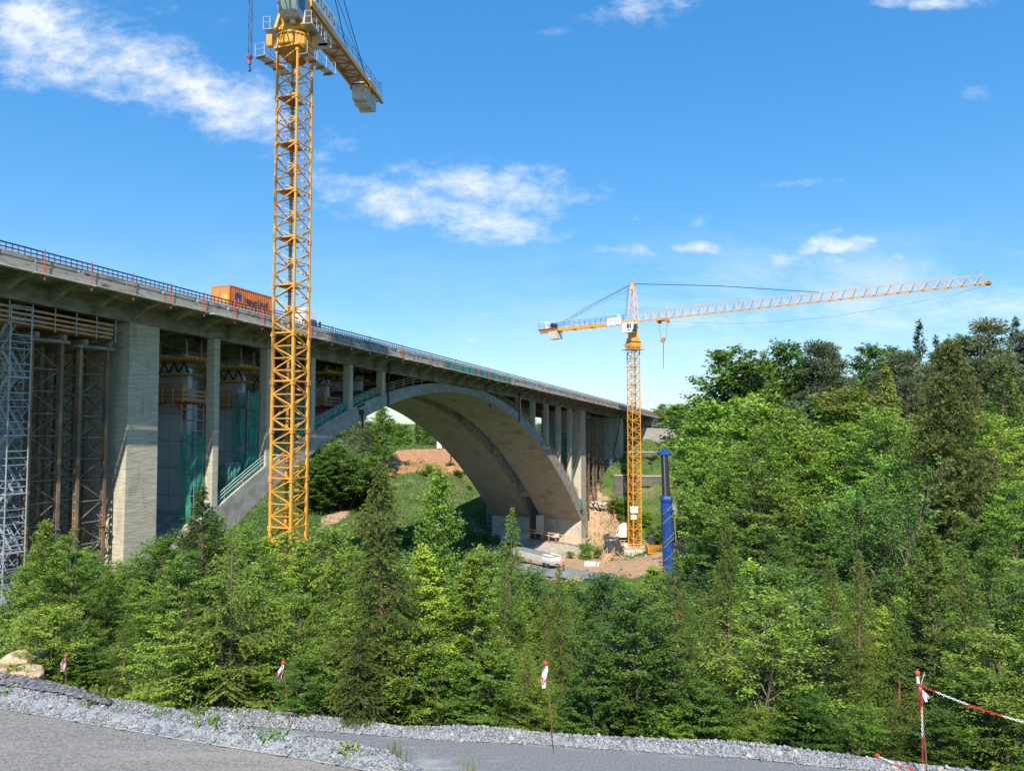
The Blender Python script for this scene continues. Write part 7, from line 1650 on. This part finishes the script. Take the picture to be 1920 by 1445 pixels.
MB().path([pb - Vector((0, 0, .1)), pb.lerp(pt_, .45) + Vector((.01, 0, 0)), pt_], [.012, .011, .011], 8).build('rod', m_barkr, bp)
MB().tube(pb.lerp(pt_, .93), pt_, .022, .020, 10).build('sleeve', m_wht, bp); MB().tube(pb.lerp(pt_, .60) , pb.lerp(pt_, .90), .017, .017, 10).build('red_sleeve', mat('rusty_red_sleeve', (.42, .07, .03), (.30, .12, .04), 9), bp)
MB().lathe(pt_ - Vector((0, 0, .005)), [(.004, 0), (.02, .002), (.034, .02), (.037, .04), (.033, .06), (.018, .074), (.003, .078)], 18).build('knob', m_red, bp, smooth=True)
MB().tube(pb.lerp(pt_, .84), pb.lerp(pt_, .84) + Vector((.085, 0, .28)), .003, .003, 5).build('cable_tie', m_wht, bp)
MB().path([pb.lerp(pt_, .9), pb.lerp(pt_, .9) + Vector((.05, -.02, -.08)), pb.lerp(pt_, .9) + Vector((.09, -.02, -.2))], [.01, .03, .02], 6).path([pb.lerp(pt_, .9) + Vector((.0, -.02, 0)), pb.lerp(pt_, .9) + Vector((.08, -.03, -.1)), pb.lerp(pt_, .9) + Vector((.13, -.03, -.15))], [.01, .02, .015], 6).build('white_rag', m_wht, bp, fix=False)
c_a = pb.lerp(pt_, .92) + Vector((0, -.03, 0)); c_e = W3(1922, 1354, 9.6); c_f = W3(2250, 1465, 8.4)
ch = thing('chain', 'red and white plastic chain stretched from the barrier post to the right edge', 'chain', tuple(c_a), 'red and white chains')
def sag(a, b, s_, n=14): return [a.lerp(b, k / n) - Vector((0, 0, s_ * 4 * (k / n) * (1 - k / n))) for k in range(n + 1)]
chain(sag(c_a, c_e, .03) + sag(c_e, c_f, .03)[1:], ch, 6, 13)
rg_ = MB(); rg_.path([c_a + Vector((.035 * math.cos(t), .035 * math.sin(t) + .03, -.01 + .01 * math.sin(2 * t))) for t in np.linspace(0, 6.6, 12)], .006, 5).build('red_loop', mat('loop_red', (.6, .04, .04), None), ch, fix=False)
ch = thing('chain', 'red and white plastic chain hanging straight down the barrier post', 'chain', tuple(c_a), 'red and white chains')
cb_ = W3(1730, 1450, 10.6)
chain([c_a + Vector((.02, -.02, -.03)), c_a.lerp(cb_, .5) + Vector((0, -.03, 0)), cb_], ch, 4, 13)
g0, g2_ = G(1645, 1419, -4.90), G(1716, 1446, -4.93)
ch = thing('chain', 'loose chain end with a red knot lying on the crushed stone', 'chain', tuple(g0), 'red and white chains')
chain([g0 + Vector((0, 0, .02)), g0.lerp(g2_, .5) + Vector((0, -.03, .01)), g2_ + Vector((0, 0, .01)), G(1800, 1475, -4.93)], ch, 10, 18, False)
MB().lathe(g0 + Vector((0, 0, .0)), [(.004, 0), (.028, .008), (.034, .03), (.022, .05), (.004, .056)], 10).build('red_knot', mat('knot_red', (.65, .04, .04), None), ch, smooth=True)
